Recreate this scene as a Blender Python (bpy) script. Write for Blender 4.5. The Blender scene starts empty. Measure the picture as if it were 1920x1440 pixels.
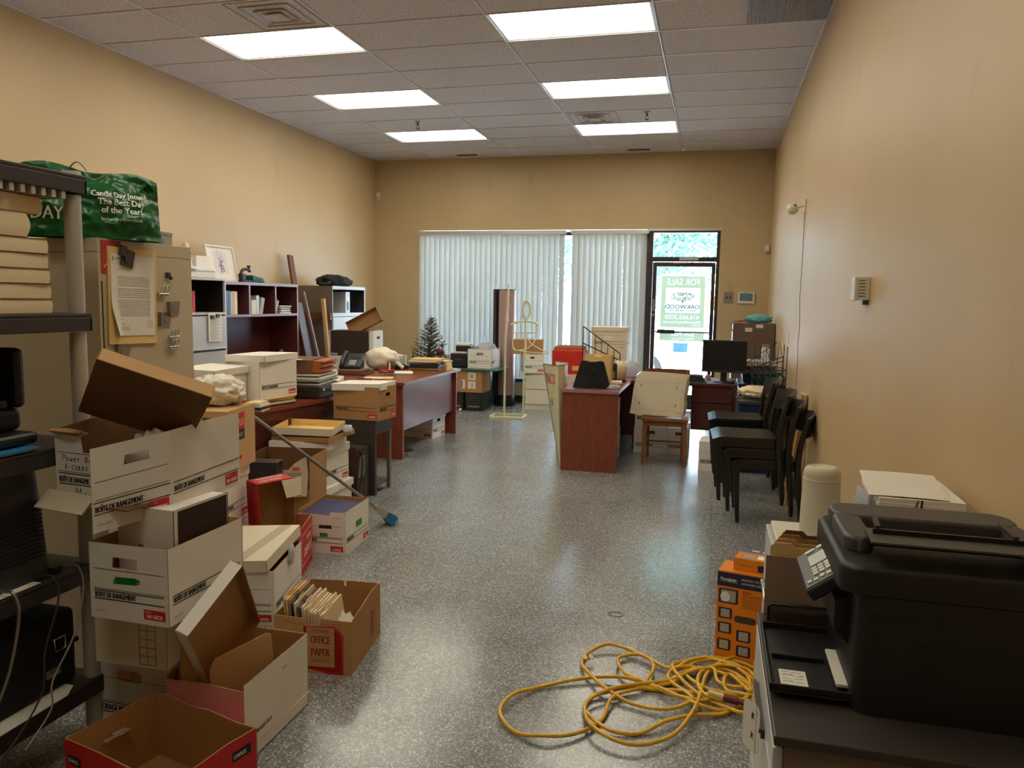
import bpy, math, random
from mathutils import Vector, Matrix, noise, geometry
random.seed(7)
SC = bpy.context.scene
COL = SC.collection
PI = math.pi
rad = math.radians

# ------------------------------------------------------------------ camera
FPX, YAW, PITCH, ROLL = 1447.3, 0.2533, 0.1080, 0.0173
cd = bpy.data.cameras.new('camera')
cam = bpy.data.objects.new('camera', cd); COL.objects.link(cam)
_cy, _sy, _cp, _sp = math.cos(YAW), math.sin(YAW), math.cos(PITCH), math.sin(PITCH)
_f = Vector((-_sy*_cp, _cy*_cp, -_sp)); _r0 = Vector((_cy, _sy, 0)); _u0 = _r0.cross(_f)
_r = _r0*math.cos(ROLL) + _u0*math.sin(ROLL); _u = -_r0*math.sin(ROLL) + _u0*math.cos(ROLL)
_m = Matrix((_r, _u, -_f)).transposed().to_4x4(); _m.translation = (0, 0, 1.52)
cam.matrix_world = _m
cd.sensor_width = 36.0; cd.lens = 36.0*FPX/1920; cd.clip_start = 0.05; cd.clip_end = 300
SC.camera = cam

# ------------------------------------------------------------------ world, sun, exposure
vs = SC.view_settings
vs.view_transform = 'Standard'; vs.look = 'None'; vs.gamma = 1.0; vs.use_curve_mapping = False
vs.exposure = 1.72
wd = bpy.data.worlds.new('sky'); SC.world = wd; wd.use_nodes = True
bg = wd.node_tree.nodes['Background']
bg.inputs[0].default_value = (0.56, 0.76, 1.0, 1); bg.inputs[1].default_value = 7.5
def add_light(name, kind, energy, color, M=None, **kw):
    l = bpy.data.lights.new(name, kind); l.energy = energy; l.color = color
    for k, v in kw.items(): setattr(l, k, v)
    o = bpy.data.objects.new(name, l); COL.objects.link(o)
    if M is not None: o.matrix_world = M
    return o
add_light('sun', 'SUN', 15.0, (1.0, 0.95, 0.86), Matrix.Rotation(rad(25), 4, 'Z') @ Matrix.Rotation(rad(38), 4, 'X'), angle=0.02)
LAMP_EMIT = 3.6          # troffer diffusers
LAMP_ON_NEAR = 2.6       # the row of troffers above and behind the camera

# ------------------------------------------------------------------ materials
MATS = {}
def mat(name, col, rough=0.6, metal=0.0, var=0.0, scale=8.0, bump=0.0, bscale=60.0, stretch=None, trans=0.0, alpha=1.0, spec=0.5, coat=0.0, sheen=0.0):
    if name in MATS: return MATS[name]
    m = bpy.data.materials.new(name); m.use_nodes = True
    nt = m.node_tree; b = nt.nodes['Principled BSDF']
    b.inputs['Roughness'].default_value = rough; b.inputs['Metallic'].default_value = metal
    b.inputs['Specular IOR Level'].default_value = spec
    b.inputs['Coat Weight'].default_value = coat
    b.inputs['Transmission Weight'].default_value = trans
    b.inputs['Alpha'].default_value = alpha
    c = (*col, 1)
    tc = nt.nodes.new('ShaderNodeTexCoord'); mp = nt.nodes.new('ShaderNodeMapping')
    nt.links.new(tc.outputs['Object'], mp.inputs[0])
    if stretch: mp.inputs['Scale'].default_value = stretch
    no = nt.nodes.new('ShaderNodeTexNoise'); no.inputs['Scale'].default_value = scale; no.inputs['Detail'].default_value = 4
    nt.links.new(mp.outputs[0], no.inputs['Vector'])
    rp = nt.nodes.new('ShaderNodeValToRGB')
    rp.color_ramp.elements[0].position = 0.3; rp.color_ramp.elements[1].position = 0.7
    v = max(var, 0.015)
    rp.color_ramp.elements[0].color = tuple(max(0, x*(1-v)) for x in col)+(1,)
    rp.color_ramp.elements[1].color = tuple(min(1, x*(1+v)) for x in col)+(1,)
    nt.links.new(no.outputs[0], rp.inputs[0]); nt.links.new(rp.outputs[0], b.inputs['Base Color'])
    if bump:
        n2 = nt.nodes.new('ShaderNodeTexNoise'); n2.inputs['Scale'].default_value = bscale
        bp = nt.nodes.new('ShaderNodeBump'); bp.inputs['Strength'].default_value = bump; bp.inputs['Distance'].default_value = 0.004
        nt.links.new(mp.outputs[0], n2.inputs['Vector']); nt.links.new(n2.outputs[0], bp.inputs['Height']); nt.links.new(bp.outputs[0], b.inputs['Normal'])
    MATS[name] = m
    return m
def srgb(r, g, b):
    f = lambda c: (c/255/12.92) if c/255 <= .04045 else ((c/255+.055)/1.055)**2.4
    return (f(r), f(g), f(b))
W_ = srgb
white_card = mat('white_cardboard', W_(230,224,214), .75, var=.04, scale=5)
cream_card = mat('cream_cardboard', W_(218,206,180), .75, var=.05, scale=5)
pink_card = mat('pink_cardboard', W_(222,150,150), .75, var=.12, scale=2)
kraft = mat('kraft_cardboard', W_(172,128,80), .8, var=.06, scale=6)
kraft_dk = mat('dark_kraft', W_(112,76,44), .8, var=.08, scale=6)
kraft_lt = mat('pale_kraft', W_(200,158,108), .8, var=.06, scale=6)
red_card = mat('red_cardboard', W_(200,24,26), .5, var=.04)
ink = mat('black_ink', (.012,.011,.012), .7)
red_ink = mat('red_ink', W_(205,35,40), .6)
white_ink = mat('white_ink', W_(240,236,230), .6)
green_mark = mat('green_marker', W_(20,150,80), .6, var=.3, scale=30)
wood = mat('cherry_laminate', W_(128,62,42), .34, var=.16, scale=6, stretch=(1,8,1), coat=.15)
wood_edge = mat('mauve_laminate_edge', W_(150,120,125), .4)
wood_dark = mat('mahogany_laminate', W_(84,38,34), .4, var=.12, scale=5, stretch=(1,1,6))
wood_front = mat('cherry_desk_panel', W_(126,62,42), .4, var=.16, scale=5, stretch=(6,6,1))
modesty = mat('cherry_panel_satin', W_(120,70,72), .28, var=.1, scale=4, coat=.3)
brown_wood = mat('brown_wood', W_(110,66,34), .5, var=.2, scale=6, stretch=(6,6,1))
oak = mat('oak_chair_wood', W_(140,88,48), .45, var=.18, scale=9, stretch=(1,6,6))
black_paint = mat('black_chair_lacquer', W_(11,11,14), .30, var=.1, spec=.6)
black_pl = mat('black_plastic', W_(24,23,23), .42, var=.05)
black_pl2 = mat('charcoal_plastic', W_(48,45,44), .45, var=.05, bump=.15, bscale=500)
printer_blk = mat('printer_black', W_(20,19,19), .5, var=.05, bump=.1, bscale=700)
printer_gry = mat('printer_top_grey', W_(66,61,57), .48, var=.04, bump=.12, bscale=700)
dark_metal = mat('dark_painted_metal', W_(66,60,56), .42, metal=.2)
beige_metal = mat('beige_enamel', W_(188,172,144), .42, var=.03, scale=2)
grey_metal = mat('grey_enamel', W_(186,184,182), .38, var=.03, scale=2)
brown_metal = mat('brown_enamel', W_(112,98,86), .42, var=.04, scale=2)
steel = mat('bright_steel', W_(200,198,192), .22, metal=1.0, var=.05)
dull_steel = mat('dull_steel', W_(150,145,138), .4, metal=.9, var=.05)
white_pl = mat('white_plastic', W_(214,206,190), .45, var=.02)
cream_pl = mat('cream_paint', W_(214,208,170), .4, var=.03)
grey_pl = mat('pale_grey_plastic', W_(168,160,146), .5, var=.04, scale=3)
shelf_blk = mat('shelf_black_plastic', W_(46,38,38), .5, var=.06)
paper = mat('white_paper', W_(228,220,206), .85, var=.03)
page = mat('book_pages', W_(226,205,168), .9, var=.06, scale=30, stretch=(1,1,30))
manila = mat('manila_folder', W_(226,190,120), .8, var=.05)
orange_fold = mat('orange_expanding_folder', W_(176,98,50), .75, var=.15, scale=20, stretch=(1,1,10))
brown_fold = mat('brown_leatherette', W_(104,72,46), .6, var=.1)
leather = mat('dark_leather', W_(46,33,27), .45, var=.15, bump=.3, bscale=120)
bag_plastic = mat('crumpled_white_plastic', W_(226,216,196), .35, var=.04, bump=.9, bscale=22)
green_bag_m = mat('glossy_green_bag', W_(8,88,36), .32, var=.25, scale=5, bump=.8, bscale=14)
black_cloth = mat('black_cloth', W_(15,14,16), .9, var=.2, bump=.5, bscale=60)
blue_pl = mat('navy_plastic', W_(42,52,96), .35, var=.06)
blue_fold = mat('blue_folder', W_(30,110,160), .5, var=.05)
bluegrey = mat('blue_grey_plastic', W_(70,88,112), .35, var=.05)
teal_pl = mat('teal_tote', W_(16,76,78), .4, var=.05)
dkblue_pl = mat('dark_blue_tote', W_(28,52,82), .35, var=.08)
yellow_cord = mat('yellow_rubber', W_(224,174,36), .4, var=.12, scale=30, coat=.2)
orange_print = mat('orange_packaging', W_(228,132,28), .45, var=.05)
navy_print = mat('navy_packaging', W_(34,38,64), .4, var=.05)
yellow_note = mat('yellow_note', W_(236,222,100), .8)
rose_metal = mat('rose_brushed_metal', W_(190,160,158), .35, metal=.55, var=.03)
lampgreen = mat('green_button', W_(90,220,60), .4)
bronze = mat('dark_bronze_aluminium', W_(58,48,44), .4, metal=.4, var=.05)
alum = mat('aluminium_trim', W_(190,186,180), .35, metal=.7)
red_pl = mat('red_hanging_folder', W_(206,40,28), .5, var=.06)
screen_m = mat('dark_screen', W_(18,20,26), .3)
cyan_cloth = mat('turquoise_chenille', W_(110,178,188), .9, var=.35, scale=60, bump=1, bscale=120)
fir = mat('fir_needles', W_(44,58,30), .8, var=.3, scale=40)

def mix_shader(name, base, trans_col, fac):
    m = bpy.data.materials.new(name); m.use_nodes = True; nt = m.node_tree; b = nt.nodes['Principled BSDF']
    b.inputs['Base Color'].default_value = (*base, 1); b.inputs['Roughness'].default_value = .6
    t = nt.nodes.new('ShaderNodeBsdfTranslucent'); t.inputs[0].default_value = (*trans_col, 1)
    mx = nt.nodes.new('ShaderNodeMixShader'); mx.inputs[0].default_value = fac
    nt.links.new(b.outputs[0], mx.inputs[1]); nt.links.new(t.outputs[0], mx.inputs[2])
    nt.links.new(mx.outputs[0], nt.nodes['Material Output'].inputs[0]); return m
slat_m = mix_shader('blind_vinyl', W_(196,190,178), W_(214,220,222), .24)
translu = mix_shader('translucent_polythene', W_(220,220,220), W_(220,225,230), .5)
def glass_mat():
    m = bpy.data.materials.new('window_glass'); m.use_nodes = True; nt = m.node_tree
    nt.nodes.remove(nt.nodes['Principled BSDF'])
    t = nt.nodes.new('ShaderNodeBsdfTransparent'); t.inputs[0].default_value = (.93,.96,.96,1)
    g = nt.nodes.new('ShaderNodeBsdfGlossy'); g.inputs['Roughness'].default_value = .02
    fr = nt.nodes.new('ShaderNodeFresnel'); fr.inputs[0].default_value = 1.35
    mx = nt.nodes.new('ShaderNodeMixShader')
    nt.links.new(fr.outputs[0], mx.inputs[0]); nt.links.new(t.outputs[0], mx.inputs[1]); nt.links.new(g.outputs[0], mx.inputs[2])
    nt.links.new(mx.outputs[0], nt.nodes['Material Output'].inputs[0]); return m
glass_m = glass_mat()
def film_mat(name, col, a):
    m = bpy.data.materials.new(name); m.use_nodes = True; nt = m.node_tree; b = nt.nodes['Principled BSDF']
    b.inputs['Base Color'].default_value = (*col, 1); b.inputs['Roughness'].default_value = .4
    t = nt.nodes.new('ShaderNodeBsdfTranslucent'); t.inputs[0].default_value = (*col, 1)
    mx = nt.nodes.new('ShaderNodeMixShader'); mx.inputs[0].default_value = a
    nt.links.new(b.outputs[0], mx.inputs[1]); nt.links.new(t.outputs[0], mx.inputs[2])
    nt.links.new(mx.outputs[0], nt.nodes['Material Output'].inputs[0]); return m
sign_olive = film_mat('olive_sign_paper', W_(176,180,130), .75)
sign_white = film_mat('white_sign_paper', W_(168,176,190), .7)
sign_blue = film_mat('blue_note_paper', W_(150,180,225), .7)
clear_pl = mix_shader('clear_wrap', W_(225,225,228), W_(230,230,235), .6)

def emit_mat(name, col, s):
    m = bpy.data.materials.new(name); m.use_nodes = True; nt = m.node_tree
    nt.nodes.remove(nt.nodes['Principled BSDF'])
    e = nt.nodes.new('ShaderNodeEmission'); e.inputs[1].default_value = s
    tc = nt.nodes.new('ShaderNodeTexCoord'); sx = nt.nodes.new('ShaderNodeSeparateXYZ'); nt.links.new(tc.outputs['Object'], sx.inputs[0])
    # two tubes run the length behind the diffuser: brighter bands along them
    w = nt.nodes.new('ShaderNodeMath'); w.operation = 'MULTIPLY'; w.inputs[1].default_value = 2*PI/.29
    c = nt.nodes.new('ShaderNodeMath'); c.operation = 'COSINE'; nt.links.new(sx.outputs[1], w.inputs[0]); nt.links.new(w.outputs[0], c.inputs[0])
    rp = nt.nodes.new('ShaderNodeValToRGB'); nt.links.new(c.outputs[0], rp.inputs[0])
    rp.color_ramp.elements[0].color = (col[0], col[1], col[2]*.93, 1); rp.color_ramp.elements[1].color = (col[0]*.9, col[1]*.9, col[2]*.8, 1)
    nt.links.new(rp.outputs[0], e.inputs[0])
    nt.links.new(e.outputs[0], nt.nodes['Material Output'].inputs[0]); return m
lamp_m = emit_mat('lamp_diffuser_lit', (1.0, .94, .83), LAMP_EMIT)
lamp_near = emit_mat('lamp_diffuser_lit_near', (1.0, .94, .83), LAMP_ON_NEAR)

def wall_mat(name, col, gloss=.45):
    m = bpy.data.materials.new(name); m.use_nodes = True; nt = m.node_tree; b = nt.nodes['Principled BSDF']
    g = nt.nodes.new('ShaderNodeNewGeometry')
    n = nt.nodes.new('ShaderNodeTexNoise'); n.inputs['Scale'].default_value = .9; n.inputs['Detail'].default_value = 5
    nt.links.new(g.outputs['Position'], n.inputs['Vector'])
    rp = nt.nodes.new('ShaderNodeValToRGB'); rp.color_ramp.elements[0].position = .35; rp.color_ramp.elements[1].position = .65
    rp.color_ramp.elements[0].color = tuple(x*.95 for x in col)+(1,); rp.color_ramp.elements[1].color = tuple(x*1.03 for x in col)+(1,)
    nt.links.new(n.outputs[0], rp.inputs[0])
    # scuffs: darker vertical streaks near the floor
    n2 = nt.nodes.new('ShaderNodeTexNoise'); n2.inputs['Scale'].default_value = 4; n2.inputs['Detail'].default_value = 6
    mp = nt.nodes.new('ShaderNodeMapping'); mp.inputs['Scale'].default_value = (1, 1.2, .35)
    nt.links.new(g.outputs['Position'], mp.inputs[0]); nt.links.new(mp.outputs[0], n2.inputs['Vector'])
    mx = nt.nodes.new('ShaderNodeMix'); mx.data_type = 'RGBA'; mx.inputs['B'].default_value = tuple(x*.62 for x in col)+(1,)
    r2 = nt.nodes.new('ShaderNodeValToRGB'); r2.color_ramp.elements[0].position = .66; r2.color_ramp.elements[1].position = .8
    r2.color_ramp.elements[1].color = (.35, .35, .35, 1)
    nt.links.new(n2.outputs[0], r2.inputs[0]); nt.links.new(r2.outputs[0], mx.inputs['Factor']); nt.links.new(rp.outputs[0], mx.inputs['A'])
    nt.links.new(mx.outputs['Result'], b.inputs['Base Color'])
    b.inputs['Roughness'].default_value = gloss; b.inputs['Specular IOR Level'].default_value = .35
    n3 = nt.nodes.new('ShaderNodeTexNoise'); n3.inputs['Scale'].default_value = 220
    bp = nt.nodes.new('ShaderNodeBump'); bp.inputs['Strength'].default_value = .12; bp.inputs['Distance'].default_value = .002
    nt.links.new(g.outputs['Position'], n3.inputs['Vector']); nt.links.new(n3.outputs[0], bp.inputs['Height']); nt.links.new(bp.outputs[0], b.inputs['Normal'])
    return m
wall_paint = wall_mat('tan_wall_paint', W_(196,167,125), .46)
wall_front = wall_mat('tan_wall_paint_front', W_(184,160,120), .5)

def floor_mat():
    m = bpy.data.materials.new('vinyl_composition_tile'); m.use_nodes = True; nt = m.node_tree; b = nt.nodes['Principled BSDF']
    L = nt.links.new
    g = nt.nodes.new('ShaderNodeNewGeometry')
    v = nt.nodes.new('ShaderNodeTexVoronoi'); v.inputs['Scale'].default_value = 190; L(g.outputs['Position'], v.inputs['Vector'])
    mp = nt.nodes.new('ShaderNodeMapping'); mp.inputs['Scale'].default_value = (1, 1, 1); L(g.outputs['Position'], mp.inputs[0])
    rp = nt.nodes.new('ShaderNodeValToRGB'); e = rp.color_ramp.elements
    e[0].position = 0; e[0].color = (*W_(96,98,99), 1); e[1].position = 1; e[1].color = (*W_(208,206,199), 1)
    for p, c in ((.35, (118,119,119)), (.6, (134,135,134)), (.82, (158,158,154))):
        k = e.new(p); k.color = (*W_(*c), 1)
    sp = nt.nodes.new('ShaderNodeSeparateColor'); L(v.outputs['Color'], sp.inputs[0]); L(sp.outputs[0], rp.inputs[0])
    # large scale tone drift and wear
    n = nt.nodes.new('ShaderNodeTexNoise'); n.inputs['Scale'].default_value = 1.3; n.inputs['Detail'].default_value = 6; L(g.outputs['Position'], n.inputs['Vector'])
    r2 = nt.nodes.new('ShaderNodeValToRGB'); r2.color_ramp.elements[0].position = .3; r2.color_ramp.elements[0].color = (.82,.83,.86,1)
    r2.color_ramp.elements[1].position = .7; r2.color_ramp.elements[1].color = (1.03,1.02,.99,1); L(n.outputs[0], r2.inputs[0])
    mu = nt.nodes.new('ShaderNodeMix'); mu.data_type = 'RGBA'; mu.blend_type = 'MULTIPLY'; mu.inputs['Factor'].default_value = 1
    L(rp.outputs[0], mu.inputs['A']); L(r2.outputs[0], mu.inputs['B'])
    br = nt.nodes.new('ShaderNodeTexBrick'); br.offset = 0; br.inputs['Scale'].default_value = 1; br.inputs['Brick Width'].default_value = .3048
    br.inputs['Row Height'].default_value = .3048; br.inputs['Mortar Size'].default_value = .0012; br.inputs['Mortar Smooth'].default_value = .2
    br.inputs['Color1'].default_value = (1,1,1,1); br.inputs['Color2'].default_value = (.95,.95,.95,1); br.inputs['Mortar'].default_value = (.52,.51,.5,1)
    ml = nt.nodes.new('ShaderNodeMapping'); ml.inputs['Location'].default_value = (.258-.3048, .1, 0); L(g.outputs['Position'], ml.inputs[0]); L(ml.outputs[0], br.inputs['Vector'])
    m2 = nt.nodes.new('ShaderNodeMix'); m2.data_type = 'RGBA'; m2.blend_type = 'MULTIPLY'; m2.inputs['Factor'].default_value = 1
    L(mu.outputs['Result'], m2.inputs['A']); L(br.outputs['Color'], m2.inputs['B']); L(m2.outputs['Result'], b.inputs['Base Color'])
    n3 = nt.nodes.new('ShaderNodeTexNoise'); n3.inputs['Scale'].default_value = 2.6; n3.inputs['Detail'].default_value = 8; L(g.outputs['Position'], n3.inputs['Vector'])
    mr = nt.nodes.new('ShaderNodeMapRange'); mr.inputs['From Min'].default_value = .3; mr.inputs['From Max'].default_value = .7
    mr.inputs['To Min'].default_value = .17; mr.inputs['To Max'].default_value = .27; L(n3.outputs[0], mr.inputs['Value']); L(mr.outputs[0], b.inputs['Roughness'])
    b.inputs['Specular IOR Level'].default_value = .8
    n4 = nt.nodes.new('ShaderNodeTexNoise'); n4.inputs['Scale'].default_value = 14; n4.inputs['Detail'].default_value = 3; L(g.outputs['Position'], n4.inputs['Vector'])
    bp = nt.nodes.new('ShaderNodeBump'); bp.inputs['Strength'].default_value = .13; bp.inputs['Distance'].default_value = .004
    L(n4.outputs[0], bp.inputs['Height']); L(bp.outputs[0], b.inputs['Normal'])
    return m
floor_m = floor_mat()

def ceil_mat():
    m = bpy.data.materials.new('acoustic_tile'); m.use_nodes = True; nt = m.node_tree; b = nt.nodes['Principled BSDF']
    L = nt.links.new; g = nt.nodes.new('ShaderNodeNewGeometry')
    n = nt.nodes.new('ShaderNodeTexNoise'); n.inputs['Scale'].default_value = 75; n.inputs['Detail'].default_value = 3; L(g.outputs['Position'], n.inputs['Vector'])
    rp = nt.nodes.new('ShaderNodeValToRGB'); rp.color_ramp.elements[0].position = .36; rp.color_ramp.elements[0].color = (*W_(170,164,162), 1)
    rp.color_ramp.elements[1].position = .5; rp.color_ramp.elements[1].color = (*W_(214,208,207), 1); L(n.outputs[0], rp.inputs[0]); L(rp.outputs[0], b.inputs['Base Color'])
    b.inputs['Roughness'].default_value = .9
    return m
ceil_m = ceil_mat()
grid_m = mat('ceiling_grid_white', W_(226,226,230), .4)
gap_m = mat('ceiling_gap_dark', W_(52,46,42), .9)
foliage_m = mix_shader('tree_leaves', W_(80,116,100), W_(104,150,128), .4)
asphalt = mat('concrete_paving', W_(222,222,222), .9, var=.06, scale=1)

# ------------------------------------------------------------------ mesh builder
_glyph = {}
def glyph(s):
    if s not in _glyph:
        cu = bpy.data.curves.new('t', 'FONT'); cu.body = s; cu.size = 1.0; cu.resolution_u = 2; cu.offset = .0
        o = bpy.data.objects.new('t', cu); COL.objects.link(o)
        dg = bpy.context.evaluated_depsgraph_get()
        me = bpy.data.meshes.new_from_object(o.evaluated_get(dg))
        vv = [tuple(v.co) for v in me.vertices]; ff = [tuple(p.vertices) for p in me.polygons]
        bpy.data.meshes.remove(me); bpy.data.objects.remove(o); bpy.data.curves.remove(cu)
        _glyph[s] = (vv, ff)
    return _glyph[s]

class MB:
    def __init__(s): s.v = []; s.f = []; s.m = []; s.sm = []; s.M = Matrix.Identity(4)
    def add(s, vs_, fs, mi=0, smooth=False, M=None):
        T = s.M @ M if M is not None else s.M
        o = len(s.v); s.v += [tuple(T @ Vector(p)) for p in vs_]
        for i, f in enumerate(fs):
            s.f.append(tuple(o+k for k in f)); s.m.append(mi[i] if isinstance(mi, list) else mi); s.sm.append(smooth)
        return s
    def box(s, x0, x1, y0, y1, z0, z1, mi=0, M=None):
        v = [(x0,y0,z0),(x1,y0,z0),(x1,y1,z0),(x0,y1,z0),(x0,y0,z1),(x1,y0,z1),(x1,y1,z1),(x0,y1,z1)]
        return s.add(v, [(0,3,2,1),(4,5,6,7),(0,1,5,4),(1,2,6,5),(2,3,7,6),(3,0,4,7)], mi, M=M)
    def cyl(s, p0, p1, r0, r1=None, n=12, mi=0, cap=True):
        r1 = r0 if r1 is None else r1
        p0, p1 = Vector(p0), Vector(p1); d = (p1-p0).normalized()
        a = d.orthogonal().normalized(); b = d.cross(a)
        v = []
        for p, r in ((p0, r0), (p1, r1)):
            for i in range(n):
                t = 2*PI*i/n; v.append(tuple(p + a*(r*math.cos(t)) + b*(r*math.sin(t))))
        s.add(v, [(i, (i+1) % n, n+(i+1) % n, n+i) for i in range(n)], mi, True)
        if cap: s.add(v, [tuple(range(n-1, -1, -1)), tuple(range(n, 2*n))], mi)
        return s
    def tube(s, pts, r, n=8, closed=False, mi=0):
        P = [Vector(p) for p in pts]; N = len(P); v = []; prev = None
        for i, p in enumerate(P):
            if closed: d = P[(i+1) % N]-P[i-1]
            else: d = P[min(i+1, N-1)]-P[max(i-1, 0)]
            d.normalize()
            a = (prev - d*prev.dot(d)) if prev is not None else d.orthogonal()
            if a.length < 1e-6: a = d.orthogonal()
            a.normalize(); prev = a; b = d.cross(a)
            rr = r[i] if isinstance(r, (list, tuple)) else r
            for k in range(n):
                t = 2*PI*k/n; v.append(tuple(p + a*(rr*math.cos(t)) + b*(rr*math.sin(t))))
        m = N if closed else N-1
        f = [(i*n+k, i*n+(k+1) % n, ((i+1) % N)*n+(k+1) % n, ((i+1) % N)*n+k) for i in range(m) for k in range(n)]
        s.add(v, f, mi, True)
        if not closed: s.add(v, [tuple(range(n-1, -1, -1)), tuple((N-1)*n+k for k in range(n))], mi)
        return s
    def lathe(s, prof, c=(0,0,0), n=24, mi=0, smooth=True, M=None):
        v = []
        for r, z in prof:
            for k in range(n):
                t = 2*PI*k/n; v.append((c[0]+r*math.cos(t), c[1]+r*math.sin(t), c[2]+z))
        N = len(prof)
        f = [(i*n+k, i*n+(k+1) % n, (i+1)*n+(k+1) % n, (i+1)*n+k) for i in range(N-1) for k in range(n)]
        s.add(v, f, mi, smooth, M)
        s.add(v, [tuple(range(n-1, -1, -1)), tuple((N-1)*n+k for k in range(n))], mi, M=M)
        return s
    def plate(s, M, outline, t=.004, holes=(), mo=0, mi=0, me=None):
        """flat sheet: outline in (u, v); outer face at n=0, thickness towards -n"""
        me = mi if me is None else me
        loops = [list(outline)] + [list(h) for h in holes]
        flat = [p for l in loops for p in l]; n = len(flat)
        tr = geometry.tessellate_polygon([[Vector((p[0], p[1], 0)) for p in l] for l in loops])
        v = [(p[0], p[1], 0) for p in flat] + [(p[0], p[1], -t) for p in flat]
        fo = []; fi = []
        for a, b, c in tr:
            ar = (flat[b][0]-flat[a][0])*(flat[c][1]-flat[a][1])-(flat[b][1]-flat[a][1])*(flat[c][0]-flat[a][0])
            if ar < 0: b, c = c, b
            fo.append((a, b, c)); fi.append((n+a, n+c, n+b))
        s.add(v, fo, mo, M=M); s.add(v, fi, mi, M=M)
        k = 0
        for l in loops:
            L = len(l); s.add(v, [(k+i, n+k+i, n+k+(i+1) % L, k+(i+1) % L) for i in range(L)], me, M=M); k += L
        return s
    def text(s, txt, M, u, v, size, mi=0, sx=1.0, align='l', bold=0.0):
        vv, ff = glyph(txt)
        if not vv: return s
        w = max(p[0] for p in vv)*size*sx
        u0 = u - (w/2 if align == 'c' else (w if align == 'r' else 0))
        offs = [0] if not bold else [-bold, 0, bold]
        for k, o in enumerate(offs):
            s.add([(u0+o+p[0]*size*sx, v+p[1]*size, .0012+k*.00008) for p in vv], ff, mi, M=M)
        return s
    def line(s, M, u0, v0, u1, v1, wd=.002, mi=0, n0=.0008):
        d = Vector((u1-u0, v1-v0)); L = d.length or 1; p = Vector((-d.y, d.x))/L*wd/2
        return s.add([(u0-p.x, v0-p.y, n0), (u1-p.x, v1-p.y, n0), (u1+p.x, v1+p.y, n0), (u0+p.x, v0+p.y, n0)], [(0,1,2,3)], mi, M=M)
    def rect(s, M, u0, u1, v0, v1, mi=0, n0=.0008):
        return s.add([(u0,v0,n0),(u1,v0,n0),(u1,v1,n0),(u0,v1,n0)], [(0,1,2,3)], mi, M=M)
    def grid(s, fn, nu, nv, t=0.0, mi=0, smooth=True, cu=False):
        """surface fn(a, b), a and b in 0..1; t gives thickness along the normal"""
        P = [[Vector(fn(i/nu, j/nv)) for j in range(nv+1)] for i in range(nu+1)]
        v = [tuple(P[i][j]) for i in range(nu+1) for j in range(nv+1)]; W = nv+1
        f = [(i*W+j, (i+1)*W+j, (i+1)*W+j+1, i*W+j+1) for i in range(nu) for j in range(nv)]
        if not t: return s.add(v, f, mi, smooth)
        n = []
        for i in range(nu+1):
            for j in range(nv+1):
                a = P[min(i+1, nu)][j]-P[max(i-1, 0)][j]; b = P[i][min(j+1, nv)]-P[i][max(j-1, 0)]
                q = a.cross(b); n.append(q.normalized() if q.length > 1e-9 else Vector((0,0,1)))
        K = len(v); v2 = v + [tuple(Vector(v[k])-n[k]*t) for k in range(K)]
        f2 = f + [tuple(K+x for x in reversed(q)) for q in f]
        s.add(v2, f2, mi, smooth)
        ring = [i*W for i in range(nu+1)] + [nu*W+j for j in range(1, W)] + [i*W+nv for i in range(nu-1, -1, -1)] + [j for j in range(nv-1, 0, -1)]
        R = len(ring); s.add(v2, [(ring[(k+1) % R], ring[k], K+ring[k], K+ring[(k+1) % R]) for k in range(R)], mi)
        return s
    def blob(s, c, r, amp=.2, fr=3.0, seed=0, nu=28, nv=18, flat=0.0, mi=0, sharp=False):
        v = []
        for j in range(nv+1):
            ph = PI*j/nv
            for i in range(nu):
                th = 2*PI*i/nu; d = Vector((math.sin(ph)*math.cos(th), math.sin(ph)*math.sin(th), math.cos(ph)))
                q = noise.noise(d*fr+Vector((seed, seed*1.7, 0))); q2 = noise.noise(d*fr*3+Vector((seed*2, 0, seed)))
                if sharp: q2 = (abs(q2)*1.5-.3)+(abs(noise.noise(d*fr*6.5+Vector((seed, 3, 1))))*.8-.15)
                k = 1+amp*(q+.45*q2)
                p = Vector((d.x*r[0]*k, d.y*r[1]*k, d.z*r[2]*k))
                if p.z < -r[2]*(1-flat): p.z = -r[2]*(1-flat)
                v.append(tuple(p+Vector(c)))
        f = [(j*nu+i, (j+1)*nu+i, (j+1)*nu+(i+1) % nu, j*nu+(i+1) % nu) for j in range(nv) for i in range(nu)]
        return s.add(v, f, mi, True)

def build(mb, name, mats, parent=None, bevel=0.0, loc=None, seg=2):
    me = bpy.data.meshes.new(name); me.from_pydata(mb.v, [], mb.f); me.update()
    if not isinstance(mats, (list, tuple)): mats = [mats]
    for m in mats: me.materials.append(m)
    me.polygons.foreach_set('material_index', mb.m); me.polygons.foreach_set('use_smooth', mb.sm)
    me.update()
    o = bpy.data.objects.new(name, me); COL.objects.link(o)
    if parent is not None: o.parent = parent
    if loc: o.location = loc
    if bevel:
        b = o.modifiers.new('bevel', 'BEVEL'); b.width = bevel; b.segments = seg; b.limit_method = 'ANGLE'; b.angle_limit = rad(40)
    return o
def T(name, label, cat, loc=(0,0,0), rz=0.0, group=None, rot=None):
    o = bpy.data.objects.new(name, None); COL.objects.link(o); o.empty_display_size = .1
    o.location = loc; o.rotation_euler = rot if rot else (0, 0, rz)
    o['label'] = label; o['category'] = cat
    if group: o['group'] = group
    return o
def tag(o, label, cat, group=None):
    o['label'] = label; o['category'] = cat
    if group: o['group'] = group
    return o
def struct(name, mb, mats, parent=None, **k):
    o = build(mb, name, mats, parent, **k)
    if parent is None: o['kind'] = 'structure'
    return o
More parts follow.
